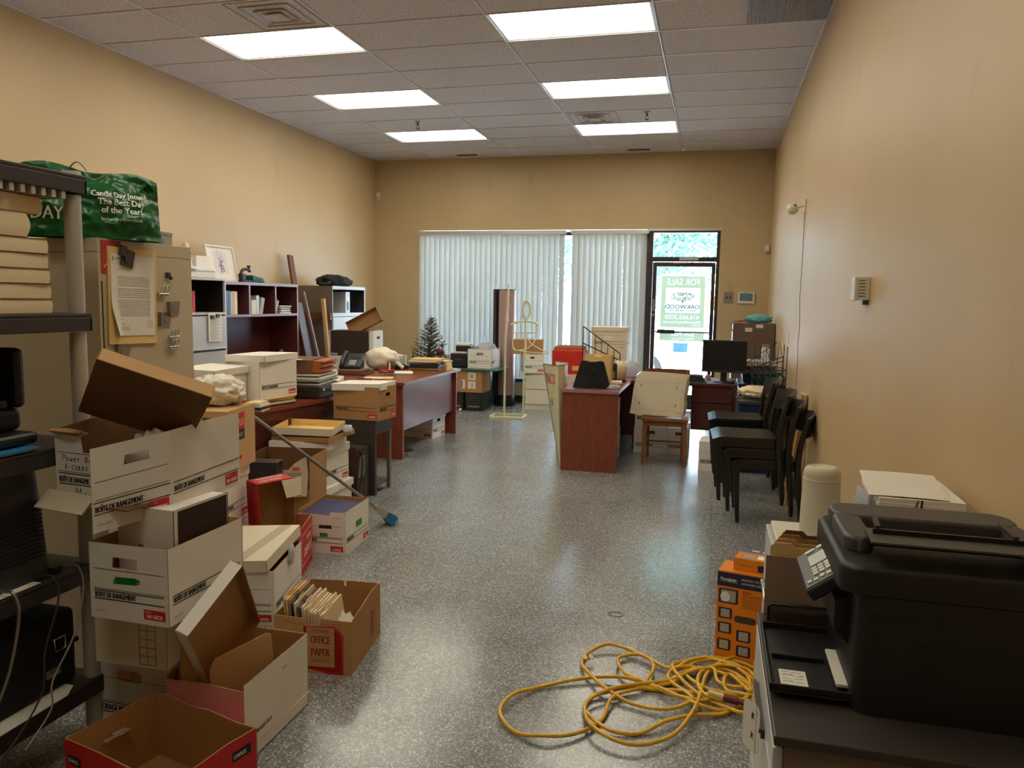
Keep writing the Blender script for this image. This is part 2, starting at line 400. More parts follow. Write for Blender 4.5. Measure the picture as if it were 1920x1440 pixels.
def copy_tree(r, loc=None, rz=None, label=None, group=None):
    c = r.copy(); COL.objects.link(c)
    if loc is not None: c.location = loc
    if rz is not None: c.rotation_euler = (0, 0, rz)
    if label: c['label'] = label
    if group: c['group'] = group
    for ch in list(r.children):
        d = ch.copy(); COL.objects.link(d); d.parent = c
        for g in list(ch.children):
            e = g.copy(); COL.objects.link(e); e.parent = d
    return c
def fr(o, u, v):
    """frame: origin, u axis, v axis (n = u x v) as a matrix"""
    u = Vector(u).normalized(); v = Vector(v).normalized(); n = u.cross(v)
    m = Matrix((u, v, n)).transposed().to_4x4(); m.translation = Vector(o); return m
def Mx(x=0, y=0, z=0, rx=0, ry=0, rz=0):
    return Matrix.Translation((x, y, z)) @ Matrix.Rotation(rz, 4, 'Z') @ Matrix.Rotation(ry, 4, 'Y') @ Matrix.Rotation(rx, 4, 'X')
def rrect(u0, u1, v0, v1, r=.005, n=3):
    p = []
    for cx, cy, a0 in ((u1-r, v0+r, -90), (u1-r, v1-r, 0), (u0+r, v1-r, 90), (u0+r, v0+r, 180)):
        for k in range(n+1):
            a = rad(a0+90*k/n); p.append((cx+r*math.cos(a), cy+r*math.sin(a)))
    return p
def catmull(P, k=6):
    out = []; N = len(P)
    for i in range(N-1):
        p0, p1, p2, p3 = (Vector(P[max(i-1, 0)]), Vector(P[i]), Vector(P[i+1]), Vector(P[min(i+2, N-1)]))
        for j in range(k):
            t = j/k; out.append(.5*((2*p1)+(p2-p0)*t+(2*p0-5*p1+4*p2-p3)*t*t+(3*p1-p0-3*p2+p3)*t**3))
    out.append(Vector(P[-1])); return out
def place(M):
    """decompose for an Empty: (loc, euler)"""
    return M.to_translation(), M.to_euler()

def scribble(m, M, u, v, w, rows=1, pitch=.01, seed=0, wd=.0022, mi=0, h=.006):
    """unreadable handwriting: short wavy strokes"""
    rr = random.Random(seed)
    for r_ in range(rows):
        x = u; y = v-r_*pitch
        while x < u+w*rr.uniform(.8, 1.0):
            L = rr.uniform(.010, .03); px, py = x, y
            n = max(2, int(L/.004))
            for k in range(n):
                qx = px+L/n; qy = y+rr.uniform(0, h); m.line(M, px, py, qx, qy, wd, mi); px, py = qx, qy
            x += L+rr.uniform(.004, .009)
# ================================================================== room shell
XL, XR, YB, H, YN = -5.125, 0.711, 11.18, 3.61, -2.6
GX = [-4.168, -2.949, -1.730, -0.511]; GY0 = 5.6985; GS = .6096
mb = MB(); mb.box(XL-.2, XR+.2, YN-.2, YB+.16, -.1, 0); struct('floor', mb, floor_m)
mb = MB(); mb.box(XL-.15, XL, YN-.15, YB+.15, -.1, H+.1); struct('wall_left', mb, wall_paint)
mb = MB(); mb.box(XR, XR+.15, YN-.15, YB+.15, -.1, H+.1); struct('wall_right', mb, wall_paint)
mb = MB(); mb.box(XL, XR, YN-.15, YN, -.1, H+.1); struct('wall_rear', mb, wall_paint)
# front wall with the shop window and the door
WX0, WX1, WZ0, WZ1, DX1 = -4.386, -.93, .30, 2.52, .043
mb = MB()
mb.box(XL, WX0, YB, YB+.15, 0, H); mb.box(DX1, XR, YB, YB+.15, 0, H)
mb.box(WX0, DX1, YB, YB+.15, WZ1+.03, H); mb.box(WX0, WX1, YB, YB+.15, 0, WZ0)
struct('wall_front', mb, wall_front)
mb = MB(); mb.box(WX0, WX1, YB-.012, YB, 0, .10); mb.box(XL, WX0, YB-.012, YB, 0, .10); mb.box(DX1, XR, YB-.012, YB, 0, .10)
struct('baseboard_front', mb, black_pl)
mb = MB(); mb.box(XL, XL+.01, YN, YB, 0, .10); struct('baseboard_left', mb, black_pl)
mb = MB(); mb.box(XR-.01, XR, YN, YB, 0, .10); struct('baseboard_right', mb, black_pl)
# ceiling: slab, tiles hung in a grid
mb = MB(); mb.box(XL-.15, XR+.15, YN-.15, YB+.15, H+.05, H+.2, 1)  # slab coloured dark so the tile gaps draw the grid's shadow lines
xs = [XL]+GX+[XR]; ys = [YN]
j = math.ceil((YN-GY0)/GS)
while GY0+j*GS < YB-.05:
    if GY0+j*GS > YN+.05: ys.append(GY0+j*GS)
    j += 1
ys.append(YB)
LIGHTS = [(0, 0), (0, 3), (0, 6), (2, 0), (2, 3), (2, 6), (0, -3), (2, -3), (0, -6), (2, -6), (0, -9), (2, -9)]
lightcells = {(i+1, round((GY0+jj*GS)*100)) for i, jj in LIGHTS}
for a in range(len(xs)-1):
    for b in range(len(ys)-1):
        if (a, round(ys[b]*100)) in lightcells: continue
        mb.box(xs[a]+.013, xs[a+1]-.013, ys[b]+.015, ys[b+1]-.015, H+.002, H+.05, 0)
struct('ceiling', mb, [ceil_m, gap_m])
mb = MB()
for x in GX: mb.box(x-.007, x+.007, YN, YB, H-.003, H+.012)
for y in ys[1:-1]: mb.box(XL, XR, y-.006, y+.006, H-.003, H+.012)
mb.box(XL, XL+.014, YN, YB, H-.002, H+.01); mb.box(XR-.014, XR, YN, YB, H-.002, H+.01); mb.box(XL, XR, YB-.014, YB, H-.002, H+.01)
struct('trim_1', mb, grid_m)
def troffer(i, jj, label, near):
    x0, y0 = GX[i], GY0+jj*GS
    t = T('ceiling_light', label, 'ceiling light', (x0+.6095, y0+GS/2, H), 0, 'fluorescent panels in the ceiling')
    m = MB(); m.box(-.585, .585, -.285, .285, .012, .016); build(m, 'diffuser', lamp_near if near else lamp_m, t)
    m = MB()
    for q in ((-.60, .60, -.298, -.285), (-.60, .60, .285, .298), (-.60, -.585, -.285, .285), (.585, .60, -.285, .285)): m.box(*q, .004, .04)
    m.box(-.60, .60, -.298, .298, .04, .048)
    build(m, 'frame', grid_m, t)
names = {(0,0): 'ceiling light panel nearest the camera in the row by the tan side wall with shelves', (0,3): 'middle ceiling light panel of the row nearer the filing cabinets',
         (0,6): 'ceiling light panel behind a sprinkler, closest to the blinds, on the cabinet side', (2,0): 'largest looking ceiling light panel, beside the dark return grille',
         (2,3): 'middle ceiling light panel of the row nearer the door', (2,6): 'ceiling light panel beside the square vent close to the glass door'}
for i, jj in LIGHTS:
    troffer(i, jj, names.get((i, jj), 'ceiling light panel behind the camera'), jj < 0)
# vents
def diffuser4(x, y, s, label):
    t = T('ceiling_vent', label, 'vent', (x, y, H), 0)
    m = MB(); m.box(-s/2, s/2, -s/2, s/2, .006, .02, 0); build(m, 'backing', mat('vent_plate_brown', W_(70,58,48), .7), t)  # plate behind the vanes is dark brown itself
    for k in range(3):
        a = s/2*(.97-.27*k); b = a-.018; z0 = -.006*k-.002
        m = MB(); v = [(-a,-a,z0),(a,-a,z0),(a,a,z0),(-a,a,z0),(-b,-b,z0+.02),(b,-b,z0+.02),(b,b,z0+.02),(-b,b,z0+.02)]
        m.add(v, [(0,1,5,4),(1,2,6,5),(2,3,7,6),(3,0,4,7)]); v2 = [(p[0]*.985, p[1]*.985, p[2]+.004) for p in v]
        m.add(v2, [(4,5,1,0),(5,6,2,1),(6,7,3,2),(7,4,0,3)])
        m.box(-a, a, -a, -a+.008, z0, z0+.006); m.box(-a, a, a-.008, a, z0, z0+.006); m.box(-a, -a+.008, -a, a, z0, z0+.006); m.box(a-.008, a, -a, a, z0, z0+.006)
        build(m, 'vane', grey_metal if k else dull_steel, t)
    m = MB(); m.box(-.07, .07, -.07, .07, -.02, -.012); build(m, 'vane', grey_metal, t)
diffuser4(GX[1]-.31, GY0-.305, .58, 'square metal air diffuser in the ceiling over the green bag side of the room')
diffuser4(GX[2]+.31, GY0+5.5*GS, .56, 'square metal air diffuser beside the ceiling light closest to the glass door')
def slotvent(x, y, label):
    t = T('ceiling_vent', label, 'vent', (x, y, H), 0)
    m = MB(); m.box(-.15, .15, -.04, .04, -.003, .003); build(m, 'plate', gap_m, t)
    m = MB()
    for k in range(14): m.box(-.143+k*.021, -.135+k*.021, -.034, .034, -.009, -.003)
    build(m, 'slats', dull_steel, t)
slotvent(-3.58, 10.98, 'small slotted ceiling vent by the front wall above the blinds')
slotvent(-1.1, 10.98, 'small slotted ceiling vent by the front wall near the glass door')
t = T('return_grille', 'dark ribbed return air grille in the ceiling against the tan side wall', 'vent', (.42, GY0+GS/2, H))
m = MB(); m.box(-.28, .28, -.29, .29, .004, .012); build(m, 'backing', gap_m, t)
m = MB()
for k in range(38): m.box(-.28+k*.015, -.274+k*.015, -.285, .285, -.006, .004)
build(m, 'slats', brown_metal, t)
def sprinkler(x, y, label):
    t = T('sprinkler', label, 'sprinkler', (x, y, H))
    m = MB(); m.lathe([(.04, 0), (.036, -.008), (.012, -.014)], n=20); build(m, 'escutcheon', dull_steel, t)
    m = MB(); m.cyl((0,0,-.01), (0,0,-.045), .011, n=10); m.tube([(-.004,0,-.04), (-.018,0,-.055), (-.012,0,-.078), (0,0,-.082), (.012,0,-.078), (.018,0,-.055), (.004,0,-.04)], .003, 6)
    build(m, 'head', dark_metal, t)
    m = MB(); m.lathe([(.004,-.078), (.022,-.084), (.022,-.087), (.003,-.088)], n=16); build(m, 'deflector', dark_metal, t)
sprinkler(-3.5, 8.85, 'ceiling sprinkler head in the row nearer the filing cabinets')
sprinkler(-.81, 8.86, 'ceiling sprinkler head in front of the glass door')

# ---------------------------------------------------------------- shop window
w = MB()
FY0, FY1 = YB+.03, YB+.12
w.box(WX0, WX1, FY0, FY1, WZ0, WZ0+.05); w.box(WX0, WX1, FY0, FY1, WZ1-.05, WZ1)
for x in (WX0, -1.98, WX1-.05): w.box(x, x+.05, FY0, FY1, WZ0, WZ1)
wf = struct('window_1', w, bronze)
m = MB(); m.box(WX0+.05, -1.98, FY0+.035, FY0+.041, WZ0+.05, WZ1-.05); m.box(-1.93, WX1-.05, FY0+.035, FY0+.041, WZ0+.05, WZ1-.05); build(m, 'window_glass', glass_m, wf)
m = MB(); m.box(WX0, WX1, YB-.01, YB+.03, WZ0-.02, WZ0); struct('trim_2', m, alum)
m = MB(); m.box(WX1-.03, DX1+.02, YB-.015, YB+.02, WZ1+.005, WZ1+.035); struct('trim_3', m, alum)
# ---------------------------------------------------------------- door
m = MB(); DXL = -.93
m.box(DXL, DXL+.06, FY0-.02, FY1, 0, WZ1+.03); m.box(DX1-.045, DX1, FY0-.02, FY1, 0, WZ1+.03)
m.box(DXL+.06, DX1-.045, FY0-.02, FY1, WZ1-.02, WZ1+.03); m.box(DXL+.06, DX1-.045, FY0-.02, FY1, 2.10, 2.165)
dr = struct('door_1', m, bronze)
m = MB(); a, b = DXL+.06, DX1-.045
m.box(a+.004, a+.06, FY0, FY0+.045, .01, 2.09); m.box(b-.055, b-.004, FY0, FY0+.045, .01, 2.09)
m.box(a+.06, b-.055, FY0, FY0+.045, 2.03, 2.09); m.box(a+.06, b-.055, FY0, FY0+.045, .01, .22); build(m, 'door_leaf', bronze, dr)
m = MB(); m.box(a+.06, b-.055, FY0+.02, FY0+.026, .22, 2.03); build(m, 'door_glass', glass_m, dr)
m = MB(); m.box(a, b, FY0+.03, FY0+.036, 2.165, WZ1-.02); build(m, 'transom_glass', glass_m, dr)
m = MB(); m.cyl((a+.05, FY0-.045, 1.115), (b-.03, FY0-.045, 1.115), .009, n=10); m.cyl((a+.05, FY0, 1.115), (a+.05, FY0-.05, 1.115), .012); m.cyl((b-.03, FY0, 1.115), (b-.03, FY0-.05, 1.115), .012)
m.box(a+.10, a+.34, FY0-.075, FY0-.035, 1.09, 1.145); build(m, 'push_bar', black_pl, dr, bevel=.003)
m = MB(); m.box(-.50, -.24, YB-.03, YB+.015, 2.115, 2.155); m.box(-.58, -.38, YB-.035, YB-.02, 2.075, 2.09); build(m, 'door_closer', alum, dr)
m = MB(); m.cyl((a+.03, FY0-.02, 1.35), (a+.03, FY0, 1.35), .02); m.box(a+.015, a+.045, FY0-.01, FY0, 1.4, 1.55); m.cyl((a+.03, FY0-.012, 1.56), (a+.03, FY0, 1.56), .014); build(m, 'door_lock', dull_steel, dr)
# for sale sign on the glass, read from the street: seen reversed from inside
SX0, SX1, SZ0, SZ1 = -.735, -.135, 1.18, 1.90
SY = FY0+.012
def rev(x, z): return Matrix(((-1,0,0,x),(0,0,-1,SY),(0,1,0,z),(0,0,0,1)))
def outlines(txt, size, sx, u, v):
    """closed outline loops of a line of text, centred on u"""
    cu = bpy.data.curves.new('t', 'FONT'); cu.body = txt; cu.size = 1; cu.resolution_u = 2; cu.fill_mode = 'NONE'
    o = bpy.data.objects.new('t', cu); COL.objects.link(o); me = bpy.data.meshes.new_from_object(o.evaluated_get(bpy.context.evaluated_depsgraph_get()))
    P = [x.co.copy() for x in me.vertices]; nb = {}
    for e in me.edges:
        a_, b_ = e.vertices; nb.setdefault(a_, []).append(b_); nb.setdefault(b_, []).append(a_)
    bpy.data.meshes.remove(me); bpy.data.objects.remove(o); bpy.data.curves.remove(cu)
    w = max(p.x for p in P)*size*sx; seen = set(); out = []
    for s0 in nb:
        if s0 in seen: continue
        loop = [s0]; seen.add(s0)
        while True:
            nx = [q for q in nb[loop[-1]] if q not in seen]
            if not nx: break
            loop.append(nx[0]); seen.add(nx[0])
        if len(loop) > 2: out.append([(u-w/2+P[i].x*size*sx, v+P[i].y*size) for i in loop])
    return out
def cut_sheet(loops):
    """flat even-odd filled sheet: outer loop first, letters cut out of it"""
    cu = bpy.data.curves.new('c', 'CURVE'); cu.dimensions = '2D'; cu.fill_mode = 'FRONT'
    for l in loops:
        sp = cu.splines.new('POLY'); sp.points.add(len(l)-1); sp.use_cyclic_u = True
        for i, p in enumerate(l): sp.points[i].co = (p[0], p[1], 0, 1)
    o = bpy.data.objects.new('c', cu); COL.objects.link(o); me = bpy.data.meshes.new_from_object(o.evaluated_get(bpy.context.evaluated_depsgraph_get()))
    V = [tuple(x.co) for x in me.vertices]; Fc = [tuple(p.vertices) for p in me.polygons]
    bpy.data.meshes.remove(me); bpy.data.objects.remove(o); bpy.data.curves.remove(cu); return V, Fc
def film(name, col):
    m = bpy.data.materials.new(name); m.use_nodes = True; nt = m.node_tree; nt.nodes.remove(nt.nodes['Principled BSDF'])
    t_ = nt.nodes.new('ShaderNodeBsdfTransparent'); t_.inputs[0].default_value = (*col, 1); d = nt.nodes.new('ShaderNodeBsdfDiffuse'); d.inputs[0].default_value = (*col, 1)
    mx = nt.nodes.new('ShaderNodeMixShader'); mx.inputs[0].default_value = .12
    nt.links.new(t_.outputs[0], mx.inputs[1]); nt.links.new(d.outputs[0], mx.inputs[2]); nt.links.new(mx.outputs[0], nt.nodes['Material Output'].inputs[0]); return m
olive_film = film('olive_printed_ink', W_(186,182,134)); grey_film = film('brown_printed_ink', W_(150,146,96)); blue_film = film('blue_printed_ink', W_(120,146,190))
RQ = lambda a, b, c, d: [(a,c),(b,c),(b,d),(a,d)]
t = T('for_sale_sign', 'olive green FOR SALE poster with a tree picture taped inside the glass door', 'sign', (0,0,0))
cx = (SX0+SX1)/2; Mr = rev(cx, 0)
m = MB(); m.rect(Mr, SX0-cx-.03, SX1-cx+.03, SZ0-.03, SZ1+.03, 0, 0); build(m, 'poster', sign_white, t)
m = MB(); V, Fc = cut_sheet([RQ(-.30,.30,SZ0,SZ1), RQ(-.238,.238,1.385,1.735)]+outlines('FOR SALE', .125, .86, 0, 1.775)+outlines('416.665.2020', .09, .98, 0, 1.295)+outlines('OakwoodRealtyCorp.com', .05, .98, 0, 1.238)+outlines('BROKERAGE', .022, 1, -.2, 1.205))
m.add([(p[0], p[1], .002) for p in V], Fc, 0, M=Mr); build(m, 'olive_print', olive_film, t)
m = MB()
for l in (('OAKWOOD', .088, .98, 1.44, 0), ('REALTY CORPORATION', .034, 1, 1.405, 1)): m.text(l[0], Mr, 0, l[3], l[1], l[4], l[2], 'c', .002)
rr = random.Random(3)
for k in range(210):
    th = rr.uniform(0, PI*2); q = rr.random()**.5
    ex, ez = math.cos(th)*.175*q, 1.615+math.sin(th)*.062*q + .012*(1-q)
    s_ = rr.uniform(.005, .014); m.add([(ex-s_, ez, .003), (ex, ez-s_*.6, .003), (ex+s_, ez, .003), (ex, ez+s_*.6, .003)], [(0,1,2,3)], 0, M=Mr)
for e in (-.1, -.04, .05, .12): m.line(Mr, 0, 1.535, e, 1.60, .008, 0, .003)
m.line(Mr, 0, 1.515, 0, 1.58, .014, 0, .003); m.line(Mr, -.15, 1.517, .15, 1.517, .004, 0, .003)
build(m, 'tree_emblem', [grey_film, blue_film], t)
t = T('name_sign', 'olive agent name strip taped below the FOR SALE poster on the glass door', 'sign', (0,0,0))
m = MB(); m.rect(Mr, -.32, .31, .985, 1.125, 0, 0); build(m, 'poster', sign_white, t)
m = MB(); V, Fc = cut_sheet([RQ(-.31,.30,.99,1.12)]+outlines('Sam Fass', .07, 1.3, -.02, 1.055)+outlines('Broker of Record', .042, 1, -.02, 1.005)); m.add([(p[0], p[1], .002) for p in V], Fc, 0, M=Mr); build(m, 'olive_print', olive_film, t)
t = T('door_note', 'small blue handwritten notice taped low on the glass door', 'sign', (0,0,0))
m = MB(); m.box(-.545, -.34, SY, SY+.002, .825, .96); build(m, 'sheet', sign_blue, t)
m = MB(); Mr = rev(-.44, 0)
scribble(m, Mr, -.08, .93, .15, 1, .01, 11); scribble(m, Mr, -.02, .90, .05, 1, .01, 12); scribble(m, Mr, -.06, .875, .12, 2, .022, 13)
build(m, 'lettering', ink, t)

# ---------------------------------------------------------------- vertical blinds
def blind(x0, x1, y, n, ang, label, z0=.36, z1=2.49, skew=0):
    t = T('vertical_blind', label, 'window blind', (x0, y, 0))
    m = MB(); L = x1-x0; m.box(-.02, L+.02, -.03, .03, z1, z1+.045); m.box(-.02, L+.02, -.034, -.03, z1-.008, z1+.045); build(m, 'head_rail', alum, t)
    m = MB(); rr = random.Random(n)
    for k in range(n):
        cx_ = (k+.5)*L/n; a_ = rad(ang+rr.uniform(-3, 3)); sw = .0445
        dx = rr.uniform(-.004, .004)
        def f(a, b, cx_=cx_, a_=a_, dx=dx):
            s_ = (a-.5)*2*sw; c_ = (1-(2*a-1)**2)*.013
            return (cx_+s_*math.cos(a_)+c_*math.sin(a_)+dx*(1-b), -s_*math.sin(a_)*1+c_*math.cos(a_)*-1*1+0, z0+(z1-.004-z0)*b)
        m.grid(f, 5, 1, .0012)
    build(m, 'slats', slat_m, t)
    m = MB()
    for k in range(n):
        cx_ = (k+.5)*L/n; m.box(cx_-.006, cx_+.006, -.004, .004, z1-.006, z1+.004)
    build(m, 'carriers', white_pl, t)
    m = MB()
    for sgn in (-.0,): m.tube([(0, -.01, z0+.02)]+[((k+.5)*L/n, -.008, z0+.01) for k in range(n)], .0012, 5)
    build(m, 'bottom_chain', white_pl, t)
blind(-4.37, -2.13, YB-.045, 28, -40, 'wide run of off-white vertical blinds over the shop window')
blind(-2.02, -.955, YB-.045, 13, -30, 'narrower run of vertical blinds between the window gap and the glass door')

# ---------------------------------------------------------------- outside
mb = MB(); mb.box(-40, 40, YB+.16, 60, -.12, -.02); struct('ground_outside', mb, asphalt)
mb = MB(); mb.box(-40, 40, YB+1.9, YB+2.05, -.02, .10); struct('kerb_outside', mb, asphalt)
def tree(x, y, h, r, seed, label):
    t = T('street_tree', label, 'tree', (x, y, -.02), 0, 'trees across the parking area')
    m = MB(); m.tube([(0,0,0), (.05,0,h*.2), (-.04,.05,h*.4), (0,0,h*.6)], [.12,.10,.07,.04], 8)
    build(m, 'trunk', brown_wood, t)
    m = MB(); rr = random.Random(seed)
    for k in range(9000):
        d = Vector((rr.gauss(0,1), rr.gauss(0,1), rr.gauss(0,1))).normalized()*(rr.random()**.5)
        p = Vector((d.x*r, d.y*r, h*.62+d.z*h*.44)); s_ = rr.uniform(.06, .13)
        a = Vector((rr.gauss(0,1), rr.gauss(0,1), rr.gauss(0,1))).normalized(); b = a.orthogonal().normalized()
        c = a.cross(b); m.add([tuple(p-b*s_), tuple(p-c*s_*.5), tuple(p+b*s_), tuple(p+c*s_*.5)], [(0,1,2,3)])
    build(m, 'foliage', foliage_m, t)
for k, (x, y, h, r) in enumerate(((-10.5, 24, 6.2, 2.2), (-5.9, 23.5, 6.5, 2.2), (-1.3, 21.5, 7.0, 2.2), (3.2, 22.5, 6.4, 2.1))):
    tree(x, y, h, r, 11+k, ['leafy green tree outside, farthest from the door behind the blinds', 'leafy green tree outside behind the middle of the blinds', 'leafy green tree outside filling the view through the glass door', 'leafy green tree outside on the fence side of the glass door'][k])
t = T('wooden_fence', 'brown wooden fence outside the glass door', 'fence', (1.2, 17.5, -.02))
m = MB()
for k in range(24): m.box(-1.4+k*.12, -1.29+k*.12, 0, .025, 0, 1.7)
build(m, 'boards', brown_wood, t)
m = MB(); m.box(-1.4, 1.5, .025, .07, .3, .38); m.box(-1.4, 1.5, .025, .07, 1.3, 1.38); build(m, 'rail', brown_wood, t)
# parked car
car_w = mat('white_car_paint', W_(225,226,228), .25, coat=.6); car_g = mat('car_glass', W_(90,110,130), .08)
def car(x, y, rz, paint, label):
    t = T('parked_car', label, 'car', (x, y, -.02), rz)
    prof = [(-2.2,.35),(-2.25,.62),(-2.1,.86),(-1.2,.98),(-.55,1.38),(.75,1.42),(1.55,1.02),(2.15,.92),(2.25,.6),(2.2,.32)]
    m = MB()
    def f(a, b):
        k = b*(len(prof)-1); i = min(int(k), len(prof)-2); q = k-i
        px = prof[i][0]*(1-q)+prof[i+1][0]*q; pz = prof[i][1]*(1-q)+prof[i+1][1]*q
        wy = .86-.22*max(0, (pz-.95))/.45; return (px, (a-.5)*2*wy, pz+.03*math.sin(a*PI))
    m.grid(f, 8, 36)
    for sg in (0., 1.):
        P = [f(sg, k/36) for k in range(37)]; P = P if sg else P[::-1]
        m.add(P, [tuple(range(37))])
    m.box(-2.2, 2.2, -.84, .84, .25, .36)
    build(m, 'car_body', paint, t)
    m = MB()
    for sg in (-1, 1):
        m.add([(-1.05, sg*.852, .98), (-.5, sg*.70, 1.33), (.7, sg*.70, 1.36), (1.35, sg*.852, 1.0)], [(0,1,2,3) if sg < 0 else (3,2,1,0)])
    m.add([(-1.22,-.7,1.0),(-1.22,.7,1.0),(-.6,.55,1.36),(-.6,-.55,1.36)], [(0,1,2,3)])
    build(m, 'windows', car_g, t)
    for wx in (-1.4, 1.4):
        for sg in (-1, 1):
            m = MB(); m.cyl((wx, sg*.70, .32), (wx, sg*.90, .32), .32, n=24); wh = build(m, 'wheel', black_pl, t)
            m = MB(); m.cyl((wx, sg*.895, .32), (wx, sg*.91, .32), .2, n=20); build(m, 'hubcap', alum, wh)
car(.15, 15.1, rad(4), car_w, 'white car parked outside the glass door')
car(-4.2, 15.6, rad(80), mat('blue_car_paint', W_(110,140,180), .25, coat=.5), 'blue-grey car parked outside beyond the blinds')
# ================================================================== cartons
def face(k, w, d, h):
    return {'F': fr((-w/2,-d/2,0), (1,0,0), (0,0,1)), 'R': fr((w/2,-d/2,0), (0,1,0), (0,0,1)),
            'B': fr((w/2,d/2,0), (-1,0,0), (0,0,1)), 'L': fr((-w/2,d/2,0), (0,-1,0), (0,0,1)),
            'T': fr((-w/2,-d/2,h), (1,0,0), (0,1,0))}[k]
def fsize(k, w, d, h): return (w if k in 'FBT' else d, d if k == 'T' else h)
def slot(u, v, w=.085, h=.028, r=.0):
    if r: return [(u+a, v+b) for a, b in rrect(-w/2, w/2, -h/2, h/2, r, 4)]
    return [(u-w/2, v-h/2), (u+w/2, v-h/2), (u+w/2-.004, v+h/2), (u-w/2+.004, v+h/2)]
def walls(parent, w, d, h, mo, mi, holes={}, cuts={}, top=False, t=.004, name='body', skip=''):
    m = MB()
    for k in 'FRBL':
        if k in skip: continue
        fw, fh = fsize(k, w, d, h)
        e = t if k in 'RL' else 0
        out = cuts.get(k) or [(e, 0), (fw-e, 0), (fw-e, fh), (e, fh)]
        m.plate(face(k, w, d, h), out, t, [holes[k]] if k in holes else [], 0, 1)
    m.box(-w/2+t, w/2-t, -d/2+t, d/2-t, 0, t, 1)
    if top:
        m.box(-w/2+t, w/2-t, -d/2+t, d/2-t, h-t, h-.0002, 0)
    return build(m, name, [mo, mi], parent)
def lid_part(parent, w, d, h, mo, mi, M, name='lid', hl=.055, g=.007, wall=0):
    """tray lid: open side towards -z of its own frame; M places its top centre"""
    m = MB(); m.M = M; W, D = w+2*g, d+2*g
    m.box(-W/2, W/2, -D/2, D/2, -.0035, 0, 0)
    for k in 'FRBL':
        F = {'F': fr((-W/2,-D/2,-hl), (1,0,0), (0,0,1)), 'R': fr((W/2,-D/2,-hl), (0,1,0), (0,0,1)),
             'B': fr((W/2,D/2,-hl), (-1,0,0), (0,0,1)), 'L': fr((-W/2,D/2,-hl), (0,-1,0), (0,0,1))}[k]
        fw = W if k in 'FB' else D
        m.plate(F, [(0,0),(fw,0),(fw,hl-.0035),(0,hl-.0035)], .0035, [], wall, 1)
    # inner face of the top in the inner colour
    m.box(-W/2+.004, W/2-.004, -D/2+.004, D/2-.004, -.0045, -.0036, 1)
    return build(m, name, [mo, mi], parent)
def std_print(parent, w, d, h, words, logo, faces='FR', full='F', red=True, num=True, words_on=None):
    m = MB(); r = MB()
    for k in faces:
        F = face(k, w, d, h); fw, fh = fsize(k, w, d, h)
        a, b = fw*.05, fw*.95
        if k in full:
            m.line(F, a, fh*.66, b, fh*.66, .0016); m.line(F, fw*.5, fh*.66, fw*.5, fh*.69, .0014)
        m.line(F, a, fh*.40, b, fh*.40, .0016) if k in full else None
        m.line(F, a, fh*.375, b, fh*.375, .0034); m.line(F, a, fh*.265, b, fh*.265, .0034)
        m.text(words, F, a+.004, fh*.288, fh*.10, 0, .60, 'l', .0012)
        if num: m.text('article 12715', F, a+.004, fh*.09, fh*.032, 0, .9, 'l')
        lw = .078 if words != 'STORAGE BOX' else .08
        if logo:
            lh = fh*.13; u1 = fw*.96; v0 = fh*.07
            r.rect(F, u1-lw, u1, v0, v0+lh, 0, .0009)
            r.text('BUREAU' if logo == 'EN GROS' else '', F, u1-lw+.005, v0+lh*.68, lh*.24, 1, .8, 'l') if logo == 'EN GROS' else None
            r.text(logo, F, u1-lw/2, v0+lh*.16, lh*.56, 1, .78, 'c', .0006)
    build(m, 'printed_lines', ink, parent)
    if r.v: build(r, 'red_logo', [red_ink, white_ink], parent)
def sticker(parent, w, d, h, k, u0, u1, v0, v1, mt=None, name='sticker', scr=True, seed=1):
    m = MB(); F = face(k, w, d, h); m.rect(F, u0, u1, v0, v1, 0, .0014)
    if scr: scribble(m, F, u0+.006, (v0+v1)/2-.003, (u1-u0)*.75, 1, .01, seed, .0014, 1)
    for q in range(len(m.v)):
        if q > 3: pass
    return build(m, name, [mt or green_mark, ink], parent)
BOX = 'banker_box'

# ---- stack nearest the camera, from the floor up
t = T(BOX, 'white storage box with an oval hand slot at the bottom of the tall near stack', 'storage box', (-1.868, 2.245, 0), rad(0))
w_, d_, h_ = .325, .28, .315
walls(t, w_, d_, h_, white_card, kraft, holes={'F': slot(w_*.48, h_*.70, .10, .042, .018)})
std_print(t, w_, d_, h_, 'STORAGE BOX', 'STAPLES')
t = T('moving_carton', 'taped pale carton with a printed grid of squares in the tall near stack', 'cardboard box', (-1.79, 2.15, .3155), rad(2))
w_, d_, h_ = .265, .27, .192
walls(t, w_, d_, h_, cream_card, kraft, top=True)
m = MB(); F = face('F', w_, d_, h_)
for k in range(3): m.line(F, .165+k*.03, .01, .165+k*.03, .155, .0016)
for k in range(6): m.line(F, .165, .01+k*.029, .225, .01+k*.029, .0016)
build(m, 'printed_grid', ink, t)
m = MB(); m.box(-.03, .03, -.1352, .1352, .1915, .1935); build(m, 'packing_tape', manila, t)
t = T(BOX, 'white BOÎTE DE RANGEMENT box with a green scrawl in the tall near stack', 'storage box', (-1.70, 2.11, .512), rad(-1))
w_, d_, h_ = .288, .375, .242
walls(t, w_, d_, h_, white_card, kraft, holes={'F': slot(w_*.46, h_*.76, .095, .034)})
std_print(t, w_, d_, h_, 'BOÎTE DE RANGEMENT', 'EN GROS')
m = MB(); F = face('F', w_, d_, h_); rr = random.Random(4)
for k in range(16): m.line(F, .085+rr.uniform(0,.02), .118+k*.0013, .17+rr.uniform(0,.02), .121+k*.0013, .003)
build(m, 'green_scrawl', green_mark, t)
t = T(BOX, 'dark sided box standing on end inside the green scrawled box', 'storage box', (-1.69, 2.125, .518), rad(-3))
w_, d_, h_ = .215, .26, .335
